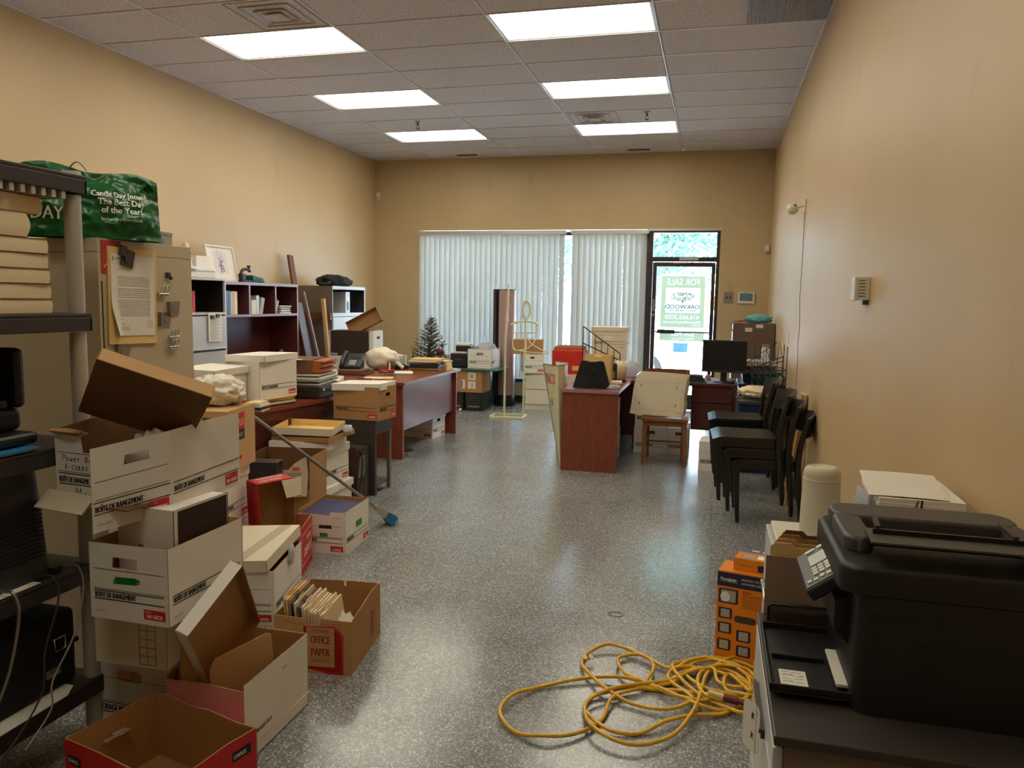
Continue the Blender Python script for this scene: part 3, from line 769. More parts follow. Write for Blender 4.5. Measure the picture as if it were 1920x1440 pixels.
walls(t, w_, d_, h_, white_card, mat('maroon_card', W_(52,24,20), .8), top=True)
m = MB(); m.plate(face('R', w_, d_, h_), [(.02,.01),(.25,.01),(.25,.33),(.02,.33)], .002, [], 0, 0); build(m, 'dark_panel', mat('maroon_card', W_(52,24,20), .8), t, loc=(.003,0,0))
m = MB(); F = face('F', w_, d_, h_) @ Matrix.Rotation(PI/2, 4, 'Z'); m.text('RANGEMENT', F, .12, -.10, .028, 0, .6, 'l', .001); build(m, 'printed_lines', ink, t)

# ---- opened box on top with the long unfolded side
t = T(BOX, 'torn white box marked X-CORDS with an unfolded side atop the near stack', 'storage box', (-1.812, 2.115, .862), rad(-6))
w_, d_, h_ = .285, .38, .235
m = MB()
cutF = [(0,0),(.16,0),(.16,.17),(.118,.17),(.112,.205),(.11,.232),(.06,.236),(.02,.23),(0,.235)]
m.plate(face('F', w_, d_, h_), cutF, .004, [], 0, 1)
m.plate(face('L', w_, d_, h_), [(.004,0),(.376,0),(.376,.235),(.25,.25),(.12,.246),(.004,.235)], .004, [], 0, 1)
m.plate(face('B', w_, d_, h_), [(0,0),(.285,0),(.285,.235),(.2,.243),(.1,.238),(0,.235)], .004, [], 0, 1)
m.box(-w_/2+.004, w_/2-.004, -d_/2+.004, d_/2-.004, 0, .004, 1)
build(m, 'body', [white_card, kraft_dk], t)
m = MB(); F = face('F', w_, d_, h_); fh = h_
m.line(F, .01, .165, .16, .165, .0016); m.line(F, .01, .105, .16, .105, .0016); m.line(F, .012, .099, .16, .099, .003); m.line(F, .012, .066, .16, .066, .003)
m.text('BOÎTE DE RANGEME', F, .014, .072, .025, 0, .55, 'l', .001)
def strokes(m, F, u, v, s, word):
    G = {'P': [[(0,0),(.1,1),(.6,.9),(.5,.5),(.05,.45)]], 'o': [[(.1,.1),(0,.4),(.3,.6),(.5,.3),(.3,0),(.1,.1)]], 'w': [[(0,.6),(.15,0),(.3,.4),(.45,0),(.6,.6)]],
         'e': [[(0,.3),(.4,.35),(.3,.6),(.05,.4),(.15,0),(.45,.1)]], 'r': [[(0,.6),(.05,0)],[(.05,.4),(.4,.6)]], 'B': [[(0,0),(.05,1),(.5,.85),(.1,.5),(.55,.3),(0,0)]],
         'X': [[(0,1),(.5,0)],[(.5,1),(0,0)]], '-': [[(0,.45),(.3,.45)]], 'C': [[(.5,.9),(.1,.7),(.05,.2),(.5,.05)]], 'O': [[(.2,0),(0,.4),(.3,.8),(.55,.4),(.2,0)]],
         'R': [[(0,0),(.05,.8),(.4,.6),(.05,.4),(.45,0)]], 'D': [[(0,0),(.05,.8),(.5,.4),(0,0)]], 'S': [[(.4,.8),(.05,.6),(.4,.3),(0,0)]], 'M': [[(0,0),(.15,1),(.4,.3),(.65,1),(.7,0)]], 'a': [[(.4,.6),(0,.3),(.4,.05),(.45,.6),(.5,0)]]}
    for ch in word:
        if ch != ' ':
            for st in G[ch]:
                for a, b in zip(st, st[1:]): m.line(F, u+a[0]*s, v+a[1]*s, u+b[0]*s, v+b[1]*s, .0022)
        u += s*.8
strokes(m, F, .030, .138, .020, 'Power Bo'); strokes(m, F, .040, .112, .018, 'X-CORDS'); strokes(m, F, .08, .022, .035, 'Mar')
build(m, 'printed_lines', ink, t)
# crumpled rim at the torn corner
m = MB()
m.plate(fr((-w_/2-.02,-d_/2-.01,.232),(1,0,.03),(.1,1,.12)), [(0,0),(.12,-.012),(.14,.012),(.05,.03),(0,.022)], .004, [], 0, 0)
m.plate(fr((-w_/2-.012,-d_/2,.226),(1,0,.0),(.1,1,.2)), [(0,0),(.13,-.01),(.13,.02),(0,.022)], .004, [], 0, 0)
build(m, 'torn_rim', kraft, t)
# the near flap hanging out at its foot
m = MB(); m.plate(fr((-w_/2-.035,-d_/2-.055,-.003),(1,0,-.02),(0,.75,.65)), [(0,.0),(.20,0),(.20,.07),(0,.07)], .004, [], 0, 1); build(m, 'bottom_flap', [cream_card, kraft], t)
# unfolded long side
F1 = fr((-1.80, 1.895, .79), (.152, .17, .04), (0, 0, 1)); LF = .232
F2 = fr((-1.648, 2.065, .83), (.028, .32, .02), (0, 0, 1)); L2 = .322
m = MB()
m.plate(F1, [(0,.0),(LF,.0),(LF,.262),(0,.262)], .004, [slot(.13,.205,.075,.03)], 0, 1)
m.plate(F2, [(0,.0),(.09,.004),(L2,-.004),(L2,.255),(.2,.262),(0,.262)], .004, [], 0, 1)
pn = build(m, 'unfolded_panel', [white_card, kraft], t); pn.matrix_parent_inverse = Matrix.Identity(4)
Tm = Matrix.Translation(t.location) @ Matrix.Rotation(t.rotation_euler[2], 4, 'Z'); inv = Tm.inverted()
pn.matrix_basis = inv
m = MB(); r = MB()
for F, L, a in ((F1, LF, .02), (F2, L2, .0)):
    k = 0 if F is F1 else .0
    if F is F1: m.line(F, .01, .155, L-.01, .158, .0016); m.line(F, .01, .1, L-.01, .103, .0016)
    m.line(F, .004, .092, L-.006, .094, .003); m.line(F, .004, .055, L-.006, .057, .003)
    m.text('BOÎTE DE RANGEMENT', F, .008, .062, .026, 0, .50, 'l', .001)
    r.rect(F, L-.075, L-.012, .014, .052, 0, .0009); r.text('EN GROS', F, L-.0435, .02, .018, 1, .7, 'c', .0006); r.text('BUREAU', F, L-.072, .041, .008, 1, .8)
m.text('article 12715', F1, .012, .02, .009, 0, .9); m.text('article 12715', F2, .01, .0, .008, 0, .9)
p = build(m, 'printed_lines', ink, t); p.matrix_basis = inv
p = build(r, 'red_logo', [red_ink, white_ink], t); p.matrix_basis = inv
# crumpled white packing inside
t = T('packing_bundle', 'crumpled white paper bundle inside the torn box marked X-CORDS', 'packing paper', (-1.765, 2.115, .867))
m = MB(); m.blob((0, 0, .1), (.085, .07, .105), .3, 3, 5, flat=.1, sharp=True); build(m, 'sheet', bag_plastic, t)
t = T('small_carton', 'small worn kraft carton wedged at the back of the torn box marked X-CORDS', 'cardboard box', (-1.74, 2.235, .867), rad(5))
walls(t, .11, .08, .235, cream_card, kraft, top=True)
# tilted brown lid on top
def quad_lid(name, label, cat, TL, TR, BL, hl, mo, mi, flip=1):
    """tray lid laid by three corners of its big panel; flange leaves on the far side"""
    TL, TR, BL = Vector(TL), Vector(TR), Vector(BL)
    u = (TR-TL); v = (TL-BL); W, D = u.length, v.length
    M = fr((TR+BL)/2, u, v - u.normalized()*v.dot(u.normalized()))
    lo, eu = place(M)
    t = T(name, label, cat, lo, 0, None, eu)
    lid_part(t, W-.014, D-.014, 0, mo, mi, Matrix.Identity(4) if flip > 0 else Matrix.Rotation(PI, 4, 'X'), 'tray', hl, wall=1 if mo is kraft_dk else 0)  # dark panel takes a paler flange: shade and light put into the kraft
    return t
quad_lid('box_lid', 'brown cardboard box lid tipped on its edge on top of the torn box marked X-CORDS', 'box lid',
         (-1.764, 1.92, 1.317), (-1.515, 2.12, 1.189), (-1.96, 2.0, 1.152), .05, kraft_dk, kraft_lt)  # shaded panel coloured dark kraft, light-catching flange pale kraft

# ---- boxes on the floor in front
def dbox(name, label, cat, x, y, z, yaw, w, d, h, mo, mi, **k):
    t = T(name, label, cat, (x, y, z), rad(yaw)); walls(t, w, d, h, mo, mi, **k); return t
t = T('paper_carton', 'open empty red cardboard box at the bottom edge of the picture', 'cardboard box', (-1.535, 1.845, 0), rad(-13))
w_, d_, h_ = .445, .315, .222
walls(t, w_, d_, h_, red_card, kraft, cuts={'B': [(0,0),(.445,0),(.445,.222),(.36,.225),(.30,.214),(.2,.224),(.08,.217),(0,.222)], 'R': [(.004,0),(.311,0),(.311,.222),(.2,.227),(.1,.22),(.004,.222)],
      'F': [(0,0),(.445,0),(.445,.222),(.3,.218),(.15,.224),(0,.222)]}, holes={'L': slot(.16, .15, .09, .022, .01)})
m = MB(); F = face('L', w_, d_, h_); m.plate(F @ Mx(.115, .155, -.006, rad(-70)), rrect(0,.09,0,.025,.008), .003, [], 0, 0); build(m, 'handle_flap', kraft_lt, t)
m = MB()
F = face('F', w_, d_, h_); m.rect(F, .015, .075, .15, .18, 0); m.text('STAPLES', F, .018, .157, .017, 1, .7, 'l', .0005)
F = face('R', w_, d_, h_); m.rect(F, .22, .29, .16, .19, 0); m.text('STAPLES', F, .224, .168, .018, 1, .7, 'l', .0005)
build(m, 'black_label', [ink, white_ink], t)

t = T('open_carton', 'low open white and pink box holding a brown lid, beside the tall near stack', 'cardboard box', (-1.55, 2.268, .050), rad(1))
w_, d_, h_ = .285, .42, .225
body = walls(t, w_, d_, h_, white_card, kraft, skip='F')
m = MB(); m.plate(face('F', w_, d_, h_), [(0,0),(w_,0),(w_,.208),(.15,.218),(0,.215)], .004, [], 0, 1); build(m, 'pink_side', [pink_card, kraft], t)
m = MB(); F = face('R', w_, d_, h_); m.text('BOITE', F, .24, .17, .013, 0, .8); m.text('IN CORRUGUE CR-34', F, .03, .03, .02, 0, .7, 'l', .0005); build(m, 'printed_lines', ink, t)
m = MB(); m.plate(fr((0,0,0),(.10,.20,0),(0,0,1)), [(.01,.0),(.225,.0),(.235,.177),(.225,.285),(.21,.292),(.11,.279),(.02,.268),(-.001,.24),(-.003,.21)], .003, [], 0, 0)
t2 = tag(build(m, 'kraft_insert', kraft_lt), 'rounded sheet of pale kraft card standing in the low pink sided box', 'card sheet'); t2.location = (-1.552, 2.10, .06)
quad_lid('box_lid', 'large brown cardboard lid leaning inside the low pink sided box', 'box lid', (-1.552, 1.905, .483), (-1.500, 2.12, .641), (-1.640, 2.20, .215), .045, white_card, kraft, -1)
t = T('cardboard_tray', 'flat pale lid under the low pink sided box', 'box lid', (-1.55, 2.268, .0495)); lid_part(t, .27, .40, 0, white_card, kraft, Matrix.Identity(4), 'tray', .045)
t = T('book', 'dark red book lying in the low pink sided box', 'book', (-1.52, 2.33, .10), rad(-4))
m = MB(); m.box(-.08, .08, -.12, .12, 0, .03); build(m, 'cover', mat('maroon_book', W_(96,30,26), .5), t)
m = MB(); m.box(-.077, .081, -.118, .118, .003, .027); build(m, 'pages', page, t)
t = T('paper_sack', 'crumpled brown paper sack behind the leaning lid', 'paper bag', (-1.655, 2.13, .055), 0)
m = MB(); m.blob((0, 0, .20), (.026, .045, .20), .22, 3, 9, flat=.02, sharp=True); build(m, 'body', kraft_lt, t)

t = T('office_paper_carton', 'open kraft OFFICE PAPER box full of folders on the floor', 'cardboard box', (-1.542, 2.90, 0), rad(8))
w_, d_, h_ = .325, .41, .238
walls(t, w_, d_, h_, kraft, kraft, cuts={'F': [(0,0),(w_,0),(w_,.225),(.2,.232),(.195,.206),(.14,.2),(.135,.228),(0,.238)], 'B': [(0,0),(w_,0),(w_,.238),(.17,.24),(.168,.215),(.158,.215),(.156,.24),(0,.236)],
      'R': [(.004,0),(.406,0),(.406,.238),(.3,.25),(.15,.235),(.004,.225)]})
m = MB(); F = face('F', w_, d_, h_)
for k in range(5): m.add([(.135-.003*k,.02+.004*k,.0008),(.268+.006*k,.03-.003*k,.0008),(.258+.004*k,.205-.002*k,.0008),(.125-.004*k,.195+.004*k,.0008)], [(0,1,2,3)], 0, M=F @ Matrix.Rotation(rad(-1.5*k), 4, 'Z'))
m.rect(F, .138, .255, .03, .195, 2, .0014)
F0 = F; F = F @ Mx(0,0,.0006); m.text('WEYERHAEUSER', F, .196, .178, .012, 1, .8, 'c', .0003); m.line(F, .145, .174, .25, .174, .0014, 1, .0018)
m.text('OFFICE', F, .196, .128, .046, 1, .55, 'c', .0016); m.text('PAPER', F, .196, .076, .046, 1, .62, 'c', .0016)
m.line(F, .145, .066, .25, .066, .0014, 1, .0018); m.text('XEROCOPY DP', F, .196, .05, .013, 1, .8, 'c', .0003)
m.line(F, .03, .222, .10, .205, .0012, 1); m.line(F, .10, .205, .28, .212, .0012, 1); m.line(F, .275, .015, .28, .212, .0012, 1)
F = face('R', w_, d_, h_); m.M = Matrix.Identity(4)
m.text('OFFICE', F @ Mx(.30, .05, 0, 0, 0, PI/2), 0, 0, .06, 1, .6, 'l', .001)
build(m, 'red_print', [red_ink, mat('dark_red_ink', W_(140,30,28), .6), kraft], t)
# folders standing in it, each one a thing
fold_cols = [('manila_folder','tan folder, back of the row in the kraft box',kraft_lt), ('manila_folder','orange edged folder in the kraft box',manila), ('manila_folder','frayed tan folder in the kraft box', kraft),
  ('file_folder','dark blue folder in the kraft box',blue_pl), ('file_folder','pale green folder in the kraft box',mat('pale_green', W_(200,208,150), .8)), ('file_folder','red folder in the kraft box',mat('dull_red', W_(178,70,66), .7)),
  ('file_folder','steel blue folder in the kraft box',mat('steel_blue', W_(60,90,120), .7))]
rr = random.Random(5)
for k in range(16):
    if k < 7: nm, lb, mt = fold_cols[k]; g = 'coloured folders in the kraft office paper box'
    else: nm, lb, mt = 'paper_folder', 'cream folder in the packed row in the kraft box', page; g = 'cream folders in the kraft office paper box'
    t = T(nm, lb, 'folder', (-1.650+k*.0115, 2.83+.003*k, .012), rad(98+rr.uniform(-.6,.6)), g)
    m = MB(); hh = .27-.004*k+rr.uniform(-.008,.01); m.M = Mx(0,0,0, rad(-4-k*.4), 0, 0)
    m.box(-.11, .11, -.0036, .0036, 0, hh); m.box(-.06, .0, -.001, .001, hh, hh+.01); build(m, 'folder', mt, t)
t = T('loose_sheets', 'white loose sheets slumped at the front of the kraft office paper box', 'paper', (-1.475, 2.84, .05), rad(10))
for k in range(4):
    m = MB(); m.plate(Mx(-.01+.02*k, .0, 0, rad(60-4*k), 0, rad(80-6*k)), [(-.10,-.0),(.10,0),(.10,.2-.02*k),(-.08,.19-.02*k)], .004, [], 0, 0); build(m, 'sheet', paper, t)

# ---- behind: white box with the tilted lid and yellow note
t = T(BOX, 'white storage box with a dented lid and yellow sticky note', 'storage box', (-2.118, 3.235, 0), rad(14))
w_, d_, h_ = .32, .45, .262
walls(t, w_, d_, h_, white_card, kraft, holes={'F': slot(w_*.48, h_*.78, .08, .03)}); std_print(t, w_, d_, h_, 'STORAGE BOX', 'STAPLES')
Ml = Mx(-.02, -.01, h_+.065, rad(4), rad(-3), rad(-3)); lid_part(t, w_, d_, h_, cream_card, kraft, Ml)
m = MB(); m.M = Ml; F = fr((-.16,-.22,.0), (1,0,0), (0,1,0)); m.rect(F, .07, .15, .06, .13, 0, .001); scribble(m, F, .08, .09, .06, 1, .01, 3, .002, 1); build(m, 'sticky_note', [yellow_note, ink], t)
m = MB(); m.M = Ml; m.add([(.0,-.23,.0008),(.06,-.23,.0008),(.13,.23,.0008),(.07,.23,.0008)], [(0,1,2,3)]); build(m, 'packing_tape', mat('clear_brown_tape', W_(196,184,160), .25), t)
m = MB(); m.blob((.17, .02, h_-.0), (.012, .035, .05), .3, 4, 2); build(m, 'tape_wad', clear_pl, t)

# depot kraft box, over a white box and another
t = T(BOX, 'white RANGEMENT box under the red printed kraft carton', 'storage box', (-2.60, 3.50, .30), rad(9)); w_, d_, h_ = .32, .40, .30
walls(t, w_, d_, h_, white_card, kraft, top=True); std_print(t, w_, d_, h_, 'BOÎTE DE RANGEMENT', 'EN GROS', faces='FR')
m = MB(); m.plate(fr((w_/2+.008,-d_/2,h_-.06),(0,1,0),(0,0,1)), [(0,.02),(.2,0),(.4,.0),(.4,.06),(0,.06)], .004, [], 0, 0); build(m, 'torn_flap', white_card, t)
t = T(BOX, 'shadowed white box on the floor at the foot of the RANGEMENT box', 'storage box', (-2.61, 3.52, 0), rad(6)); w_, d_, h_ = .33, .41, .296
walls(t, w_, d_, h_, white_card, kraft, top=True); std_print(t, w_, d_, h_, 'STORAGE BOX', 'STAPLES')
t = T('depot_carton', 'kraft carton with a red and black STAPLES DEPOT panel beside the torn box', 'cardboard box', (-2.575, 3.56, .602), rad(10))
w_, d_, h_ = .32, .34, .325
walls(t, w_, d_, h_, kraft_lt, kraft, top=True)
m = MB(); F = face('R', w_, d_, h_)
m.rect(F, .02, .20, .21, .30, 1); m.rect(F, .02, .20, .155, .21, 0, .0009); m.text('STAPLES', F, .19, .232, .05, 2, .72, 'r', .001); m.text('DEPOT', F, .185, .168, .036, 2, .8, 'r')
m.text('staples.ca', F, .13, .13, .022, 0, .8, 'r'); m.text('ENTER!', F, .12, .085, .028, 1, .7, 'r', .001); m.text('688-6880', F, .16, .05, .03, 1, .7, 'r', .001); m.line(F, .02, .118, .13, .118, .001, 1)
build(m, 'printed_panel', [ink, red_ink, manila], t)
t = T('plastic_bag', 'crumpled white plastic bag bulging behind the torn box at the desk end', 'plastic bag', (-2.60, 3.62, .929), rad(20))
m = MB(); m.blob((-.0, .02, .07), (.15, .14, .09), .22, 3.2, 3, 60, 40, flat=.25, sharp=True); build(m, 'bag', bag_plastic, t)

# red depot box on the floor and the tilted red one in it
t = T('red_carton', 'red STAPLES DEPOT box on the floor behind the sticky note box', 'cardboard box', (-2.29, 3.72, 0), rad(18)); w_, d_, h_ = .30, .36, .27
walls(t, w_, d_, h_, red_card, kraft)
m = MB(); F = face('R', w_, d_, h_)
for a in ((.08,.05,.33,.05),(.33,.05,.33,.22),(.33,.22,.08,.22),(.08,.22,.08,.05)): m.line(F, *a, .004)
m.text('STAPLES', F, .30, .165, .04, 0, .7, 'r', .001); m.text('DEPOT', F, .315, .085, .075, 0, .75, 'r', .002); build(m, 'white_print', white_ink, t)
t = T('red_carton', 'narrow red tipped up carton with white lettering, standing in the red box', 'cardboard box', (-2.335, 3.75, .012), 0, None, (rad(0), rad(-2), rad(60)))
w_, d_, h_ = .22, .13, .50
m = MB()
m.plate(face('L', w_, d_, h_), [(.004,0),(.126,0),(.126,h_),(.004,h_)], .004, [], 0, 1)
m.plate(face('B', w_, d_, h_), [(0,0),(w_,0),(w_,h_),(0,h_)], .004, [], 0, 1)
m.box(-w_/2, w_/2, -d_/2, d_/2, h_-.004, h_, 0); m.box(-w_/2, w_/2, -d_/2, d_/2, 0, .004, 1)
m.box(-w_/2, -w_/2+.004, -d_/2, d_/2, 0, h_, 0)
m.plate(face('R', w_, d_, h_), [(.004,0),(.126,0),(.126,h_),(.004,h_)], .004, [], 0, 1)
build(m, 'body', [red_card, kraft], t)
m = MB(); F = face('L', w_, d_, h_) @ Mx(.02, .02, 0, 0, 0, 0); F = face('L', w_, d_, h_) @ Mx(.065, .01, 0, 0, 0, PI/2)
m.text('PROFESSIONAL DOCUMENT', F, 0, 0, .026, 0, .62, 'l', .0006); m.text('MANAGEMENT FROM STAPLES', F, 0, -.03, .022, 0, .62, 'l', .0006)
F = face('T', w_, d_, h_); m.text('PROFESSIONAL', F, .03, .08, .035, 0, .7, 'l', .0008); m.text('DOCUMENT', F, .03, .03, .035, 0, .7, 'l', .0008)
build(m, 'white_print', white_ink, t)
m = MB(); m.plate(fr((.03,-d_/2-.002,h_-.005),(1,0,0),(0,-.2,-1)), [(0,0),(.12,0),(.105,.10),(.015,.10)], .003, [], 0, 0); m.plate(fr((-.10,-d_/2-.03,.08),(1,0,.55),(0,.3,1)), rrect(0,.2,0,.035,.006), .003, [], 0, 0); build(m, 'loose_flap', cream_card, t)

# box with blue plastic lid
t = T(BOX, 'white storage box with a navy plastic cover in it, on the floor by the broom', 'storage box', (-2.21, 4.225, 0), rad(3))
w_, d_, h_ = .30, .37, .258
walls(t, w_, d_, h_, white_card, kraft, cuts={'F': [(0,0),(w_,0),(w_,.258),(.21,.255),(.2,.235),(0,.238)]}, holes={'F': slot(.175,.165,.085,.022)}); std_print(t, w_, d_, h_, 'STORAGE BOX', 'STAPLES')
sticker(t, w_, d_, h_, 'F', .14, .19, .105, .128, seed=3); sticker(t, w_, d_, h_, 'R', .16, .25, .125, .165, seed=5)
t = T('tote_cover', 'navy plastic lid lying inside the white box by the broom', 'plastic lid', (-2.235, 4.21, .205), 0, None, (rad(2), rad(1), rad(3)))
m = MB(); m.box(-.12, .125, -.165, .155, .018, .026); m.box(-.135, .135, -.17, .16, .0, .018); build(m, 'panel', blue_pl, t, bevel=.004)
m = MB(); m.tube([(-.133,-.168,.024),(.133,-.168,.024),(.133,.158,.024),(-.133,.158,.024)], .005, 6, True); build(m, 'rim', bluegrey, t)
# extra dark box behind
t = T('black_carton', 'black box standing behind the tipped up red carton', 'cardboard box', (-2.72, 4.18, 0), rad(12)); w_, d_, h_ = .30, .10, .50
walls(t, w_, d_, h_, mat('navy_black_card', W_(24,26,34), .4), kraft, top=True)
m = MB(); F = face('F', w_, d_, h_)
for k in range(4): m.rect(F, .10, .20-.01*k, .22+.03*k, .235+.03*k, 0)
build(m, 'grey_print', mat('grey_ink', W_(90,92,96), .6), t)
t = T('torn_carton', 'open kraft box with a torn white recycling text flap behind the red cartons', 'cardboard box', (-2.68, 4.47, .0), rad(10)); w_, d_, h_ = .42, .34, .50
walls(t, w_, d_, h_, kraft, kraft_dk, cuts={'F': [(0,0),(w_,0),(w_,.30),(0,.42)]})
m = MB(); F = fr((.0,-d_/2-.04,.24),(1,.1,.05),(.02,.05,1)); m.plate(F, [(0,0),(.20,.01),(.205,.15),(.19,.265),(.16,.25),(.12,.225),(.08,.185),(.0,.18)], .004, [], 0, 1)
build(m, 'torn_flap', [cream_card, kraft], t)
m = MB(); m.M = Matrix.Identity(4); rr = random.Random(2)
for k in range(12): m.line(F, .08, .16-.011*k, .08+rr.uniform(.04,.085), .16-.011*k, .003, 0)
m.rect(F, .075, .165, .012, .028, 1); m.rect(F, .105, .15, .175, .20, 1); build(m, 'printed_lines', [ink, mat('orange_ink', W_(222,100,40), .6)], t)

# tray lids and BOITE boxes near the desk
t = T(BOX, 'low white box with a torn lid on the floor under the lidded BOITE box', 'storage box', (-2.70, 4.91, 0), rad(-3)); w_, d_, h_ = .33, .39, .20
walls(t, w_, d_, h_, white_card, kraft, top=True); lid_part(t, w_, d_, h_, white_card, kraft, Mx(.01,0,h_+.007, 0, 0, rad(2)), hl=.05)
t = T(BOX, 'lidded white BOITE DE RANGEMENT box beside the brown tower, under the loose trays', 'storage box', (-2.70, 4.91, .2075), rad(-3)); w_, d_, h_ = .30, .36, .262
walls(t, w_, d_, h_, white_card, kraft, top=True); std_print(t, w_, d_, h_, 'BOITE DE RANGEMENT', 'EN GROS'); lid_part(t, w_, d_, h_, white_card, kraft, Mx(0,0,h_+.006), hl=.055)
def tray(label, x, y, z, w, d, yaw, tx, ty, mo, mi, hl=.045, up=True):
    t = T('cardboard_tray', label, 'box lid', (x, y, z), 0, None, (rad(tx)+(PI if up else 0), rad(ty), rad(yaw)))
    lid_part(t, w, d, 0, mo, mi, Matrix.Identity(4), 'tray', hl); return t
tray('kraft box lid lying face down, lowest of the loose trays near the desk', -2.74, 4.86, .525, .42, .33, 6, 0, 0, white_card, kraft, .05, False)
tray('crushed kraft tray, middle of the loose trays near the desk', -2.71, 4.88, .532, .44, .34, -4, 2, -2, kraft, kraft, .035)
tray('white edged kraft tray open side up, topmost of the loose trays near the desk', -2.74, 4.88, .575, .40, .34, 12, 1, 1, cream_card, manila, .05)
m = MB(); m.blob((0,0,.02), (.03,.05,.03), .5, 4, 2, 14, 9, flat=.3); tag(build(m, 'plastic_scrap', clear_pl, loc=(-2.47, 4.93, .575)), 'scrap of clear plastic on the corner of the topmost tray', 'plastic wrap')
# ================================================================== plastic shelving, near left
t = T('shelving_unit', 'black plastic shelving unit with pale round posts at the left edge', 'shelving', (0,0,0))
SXa, SXb, SYa, SYb = -2.44, -1.98, 1.14, 2.12  # front corner, levels and contents scaled about the camera, baked as numbers
LV = (.2165, .618, 1.036, 1.454, 1.894)
for z in LV:
    m = MB(); m.box(SXa, SXb, SYa, SYb, z-.012, z, 0)
    m.box(SXb-.012, SXb, SYa, SYb, z-.058, z-.012); m.box(SXa, SXa+.012, SYa, SYb, z-.058, z-.012)
    m.box(SXa, SXb, SYb-.012, SYb, z-.058, z-.012); m.box(SXa, SXb, SYa, SYa+.012, z-.058, z-.012)
    sh = build(m, 'shelf', shelf_blk, t, bevel=.003)
    m = MB()
    for k in range(24): m.box(SXa+.02, SXb-(.004 if z > 1.8 else .02), SYa+.03+k*.037, SYa+.045+k*.037, z-(.082 if z > 1.8 else .042), z-.012)
    build(m, 'ribs', grey_pl if z > 1.8 else shelf_blk, sh)
for x in (SXa+.035, SXb-.032):
    for y in (SYa+.035, SYb-.03):
        m = MB()
        for lo, hi in zip((0,)+LV[:-1], [z-.064 for z in LV]): m.cyl((x,y,lo), (x,y,max(hi, lo+.02)), .0255, n=18)
        m.cyl((x,y,LV[-1]), (x,y,LV[-1]+.012), .030, .027, n=18); build(m, 'post', grey_pl, t)
# books on the 1.46 shelf: a pile seen by its page edges
zb = 1.4545; rr = random.Random(8)
blab = ['lowest thick book of the pile on the black shelf', 'second book up in the pile on the black shelf', 'middle book of the pile on the black shelf', 'fourth book up in the pile on the black shelf', 'fifth book up in the pile on the black shelf',
        'book with a curled block of pages, sixth in the pile on the black shelf', 'softcover book flopping over the edge, topmost of the pile on the black shelf']
for k in range(7):
    th = (.044, .046, .045, .046, .045, .074, .052)[k]; y1 = (1.995, 1.992, 1.99, 1.985, 1.988, 1.915, 1.965)[k]
    t = T('book', blab[k], 'book', (-2.17, y1-.15, zb), rad(rr.uniform(-1.5, 1.5)+(6 if k == 6 else 0)), 'thick books piled on the black shelf')
    m = MB()
    def pg_(a, b, th=th, k=k):
        bow = .012*math.sin(PI*b) if k > 4 else .003*math.sin(PI*b)
        return (.155+bow*.3, -.14+.29*a+(bow if a > .98 else 0), .0015+(th-.003)*b)
    m.box(-.105, .155, -.14, .15, .0015, th-.0015); m.grid(pg_, 12, 6, .004)
    build(m, 'page_block', page, t, bevel=.004 if k > 4 else .001)
    m = MB(); m.box(-.11, .157, -.143, .152, 0, .0015); m.box(-.11, .157, -.143, .152, th-.0015, th); m.box(-.112, -.108, -.143, .152, 0, th); build(m, 'cover', kraft_lt if k == 6 else brown_fold, t)
    zb += th+.0006
_n0 = len(COL.objects)
# clip lamp
t = T('clip_lamp', 'small black clip lamp behind the pile of books', 'lamp', (-2.255, 1.98, 1.4551))
m = MB(); m.box(-.05, .05, -.04, .04, 0, .02); build(m, 'base', black_pl, t, bevel=.005)
m = MB(); m.tube(catmull([(0,0,.02),(.01,-.03,.06),(-.01,-.01,.11),(.0,.02,.14)], 5), .006, 8); build(m, 'arm', dark_metal, t)
m = MB(); m.lathe([(.012,.0),(.03,-.03),(.034,-.05),(.02,-.05)], (0,.02,.16), 16); build(m, 'lamp_shade', dull_steel, t)
# 1.08 shelf
t = T('office_machine', 'black moulded office machine on the shelf under the books', 'office machine', (-2.2, 1.72, 1.0508), 0)
m = MB(); m.box(-.17, .16, -.25, .20, 0, .035); m.box(-.17, .10, -.25, .20, .035, .10); m.box(-.17, -.06, -.25, .20, .10, .27); m.box(-.06, .12, .165, .20, .10, .27); m.box(-.06, .12, -.25, -.21, .10, .27); build(m, 'body', black_pl, t, bevel=.02, seg=3)
m = MB(); m.box(-.05, .10, -.20, .155, .101, .125); build(m, 'tray', black_pl2, t, bevel=.006)
for k in range(3):
    m = MB(); m.box(-.16, .17, -.26, .21, 0, .0035)
    tag(build(m, 'file_folder', [blue_fold, manila, blue_fold][k], loc=(-2.184+.009*k, 1.639+.013*k, 1.0366+.0042*k)), ['bright blue folder under the black machine on the shelf', 'cream folder between two blue ones on the shelf', 'upper blue folder under the black machine on the shelf'][k], 'folder', 'folders under the black machine')
# .70 shelf: portable heater
t = T('space_heater', 'dark grey slatted portable heater standing on the middle shelf', 'heater', (-2.123, 1.835, 0.6224), rad(0))
m = MB()
def hb(a, b):
    z = b*.36; k = 1-.18*b; th = a*2*PI; sx = .11*k; sy = .155*k; p = 4
    c, s_ = math.cos(th), math.sin(th); q = (abs(c)**p+abs(s_)**p)**(-1/p)
    return (sx*c*q, sy*s_*q, z)
m.grid(hb, 40, 8); m.add([hb(k/40, 1) for k in range(40)], [tuple(range(40))]); build(m, 'housing', black_pl2, t)
m = MB()
for k in range(14): z = .07+k*.014; q = .11*(1-.18*z/.36); m.box(q-.001, q+.005, -.10, .10, z, z+.006)
build(m, 'grille', black_pl, t)
m = MB(); m.tube([(.03,-.07,.355),(.03,-.065,.385),(.03,.065,.385),(.03,.07,.355)], .009, 8); m.box(.088, .094, -.05, .05, .30, .325); build(m, 'handle', black_pl, t)
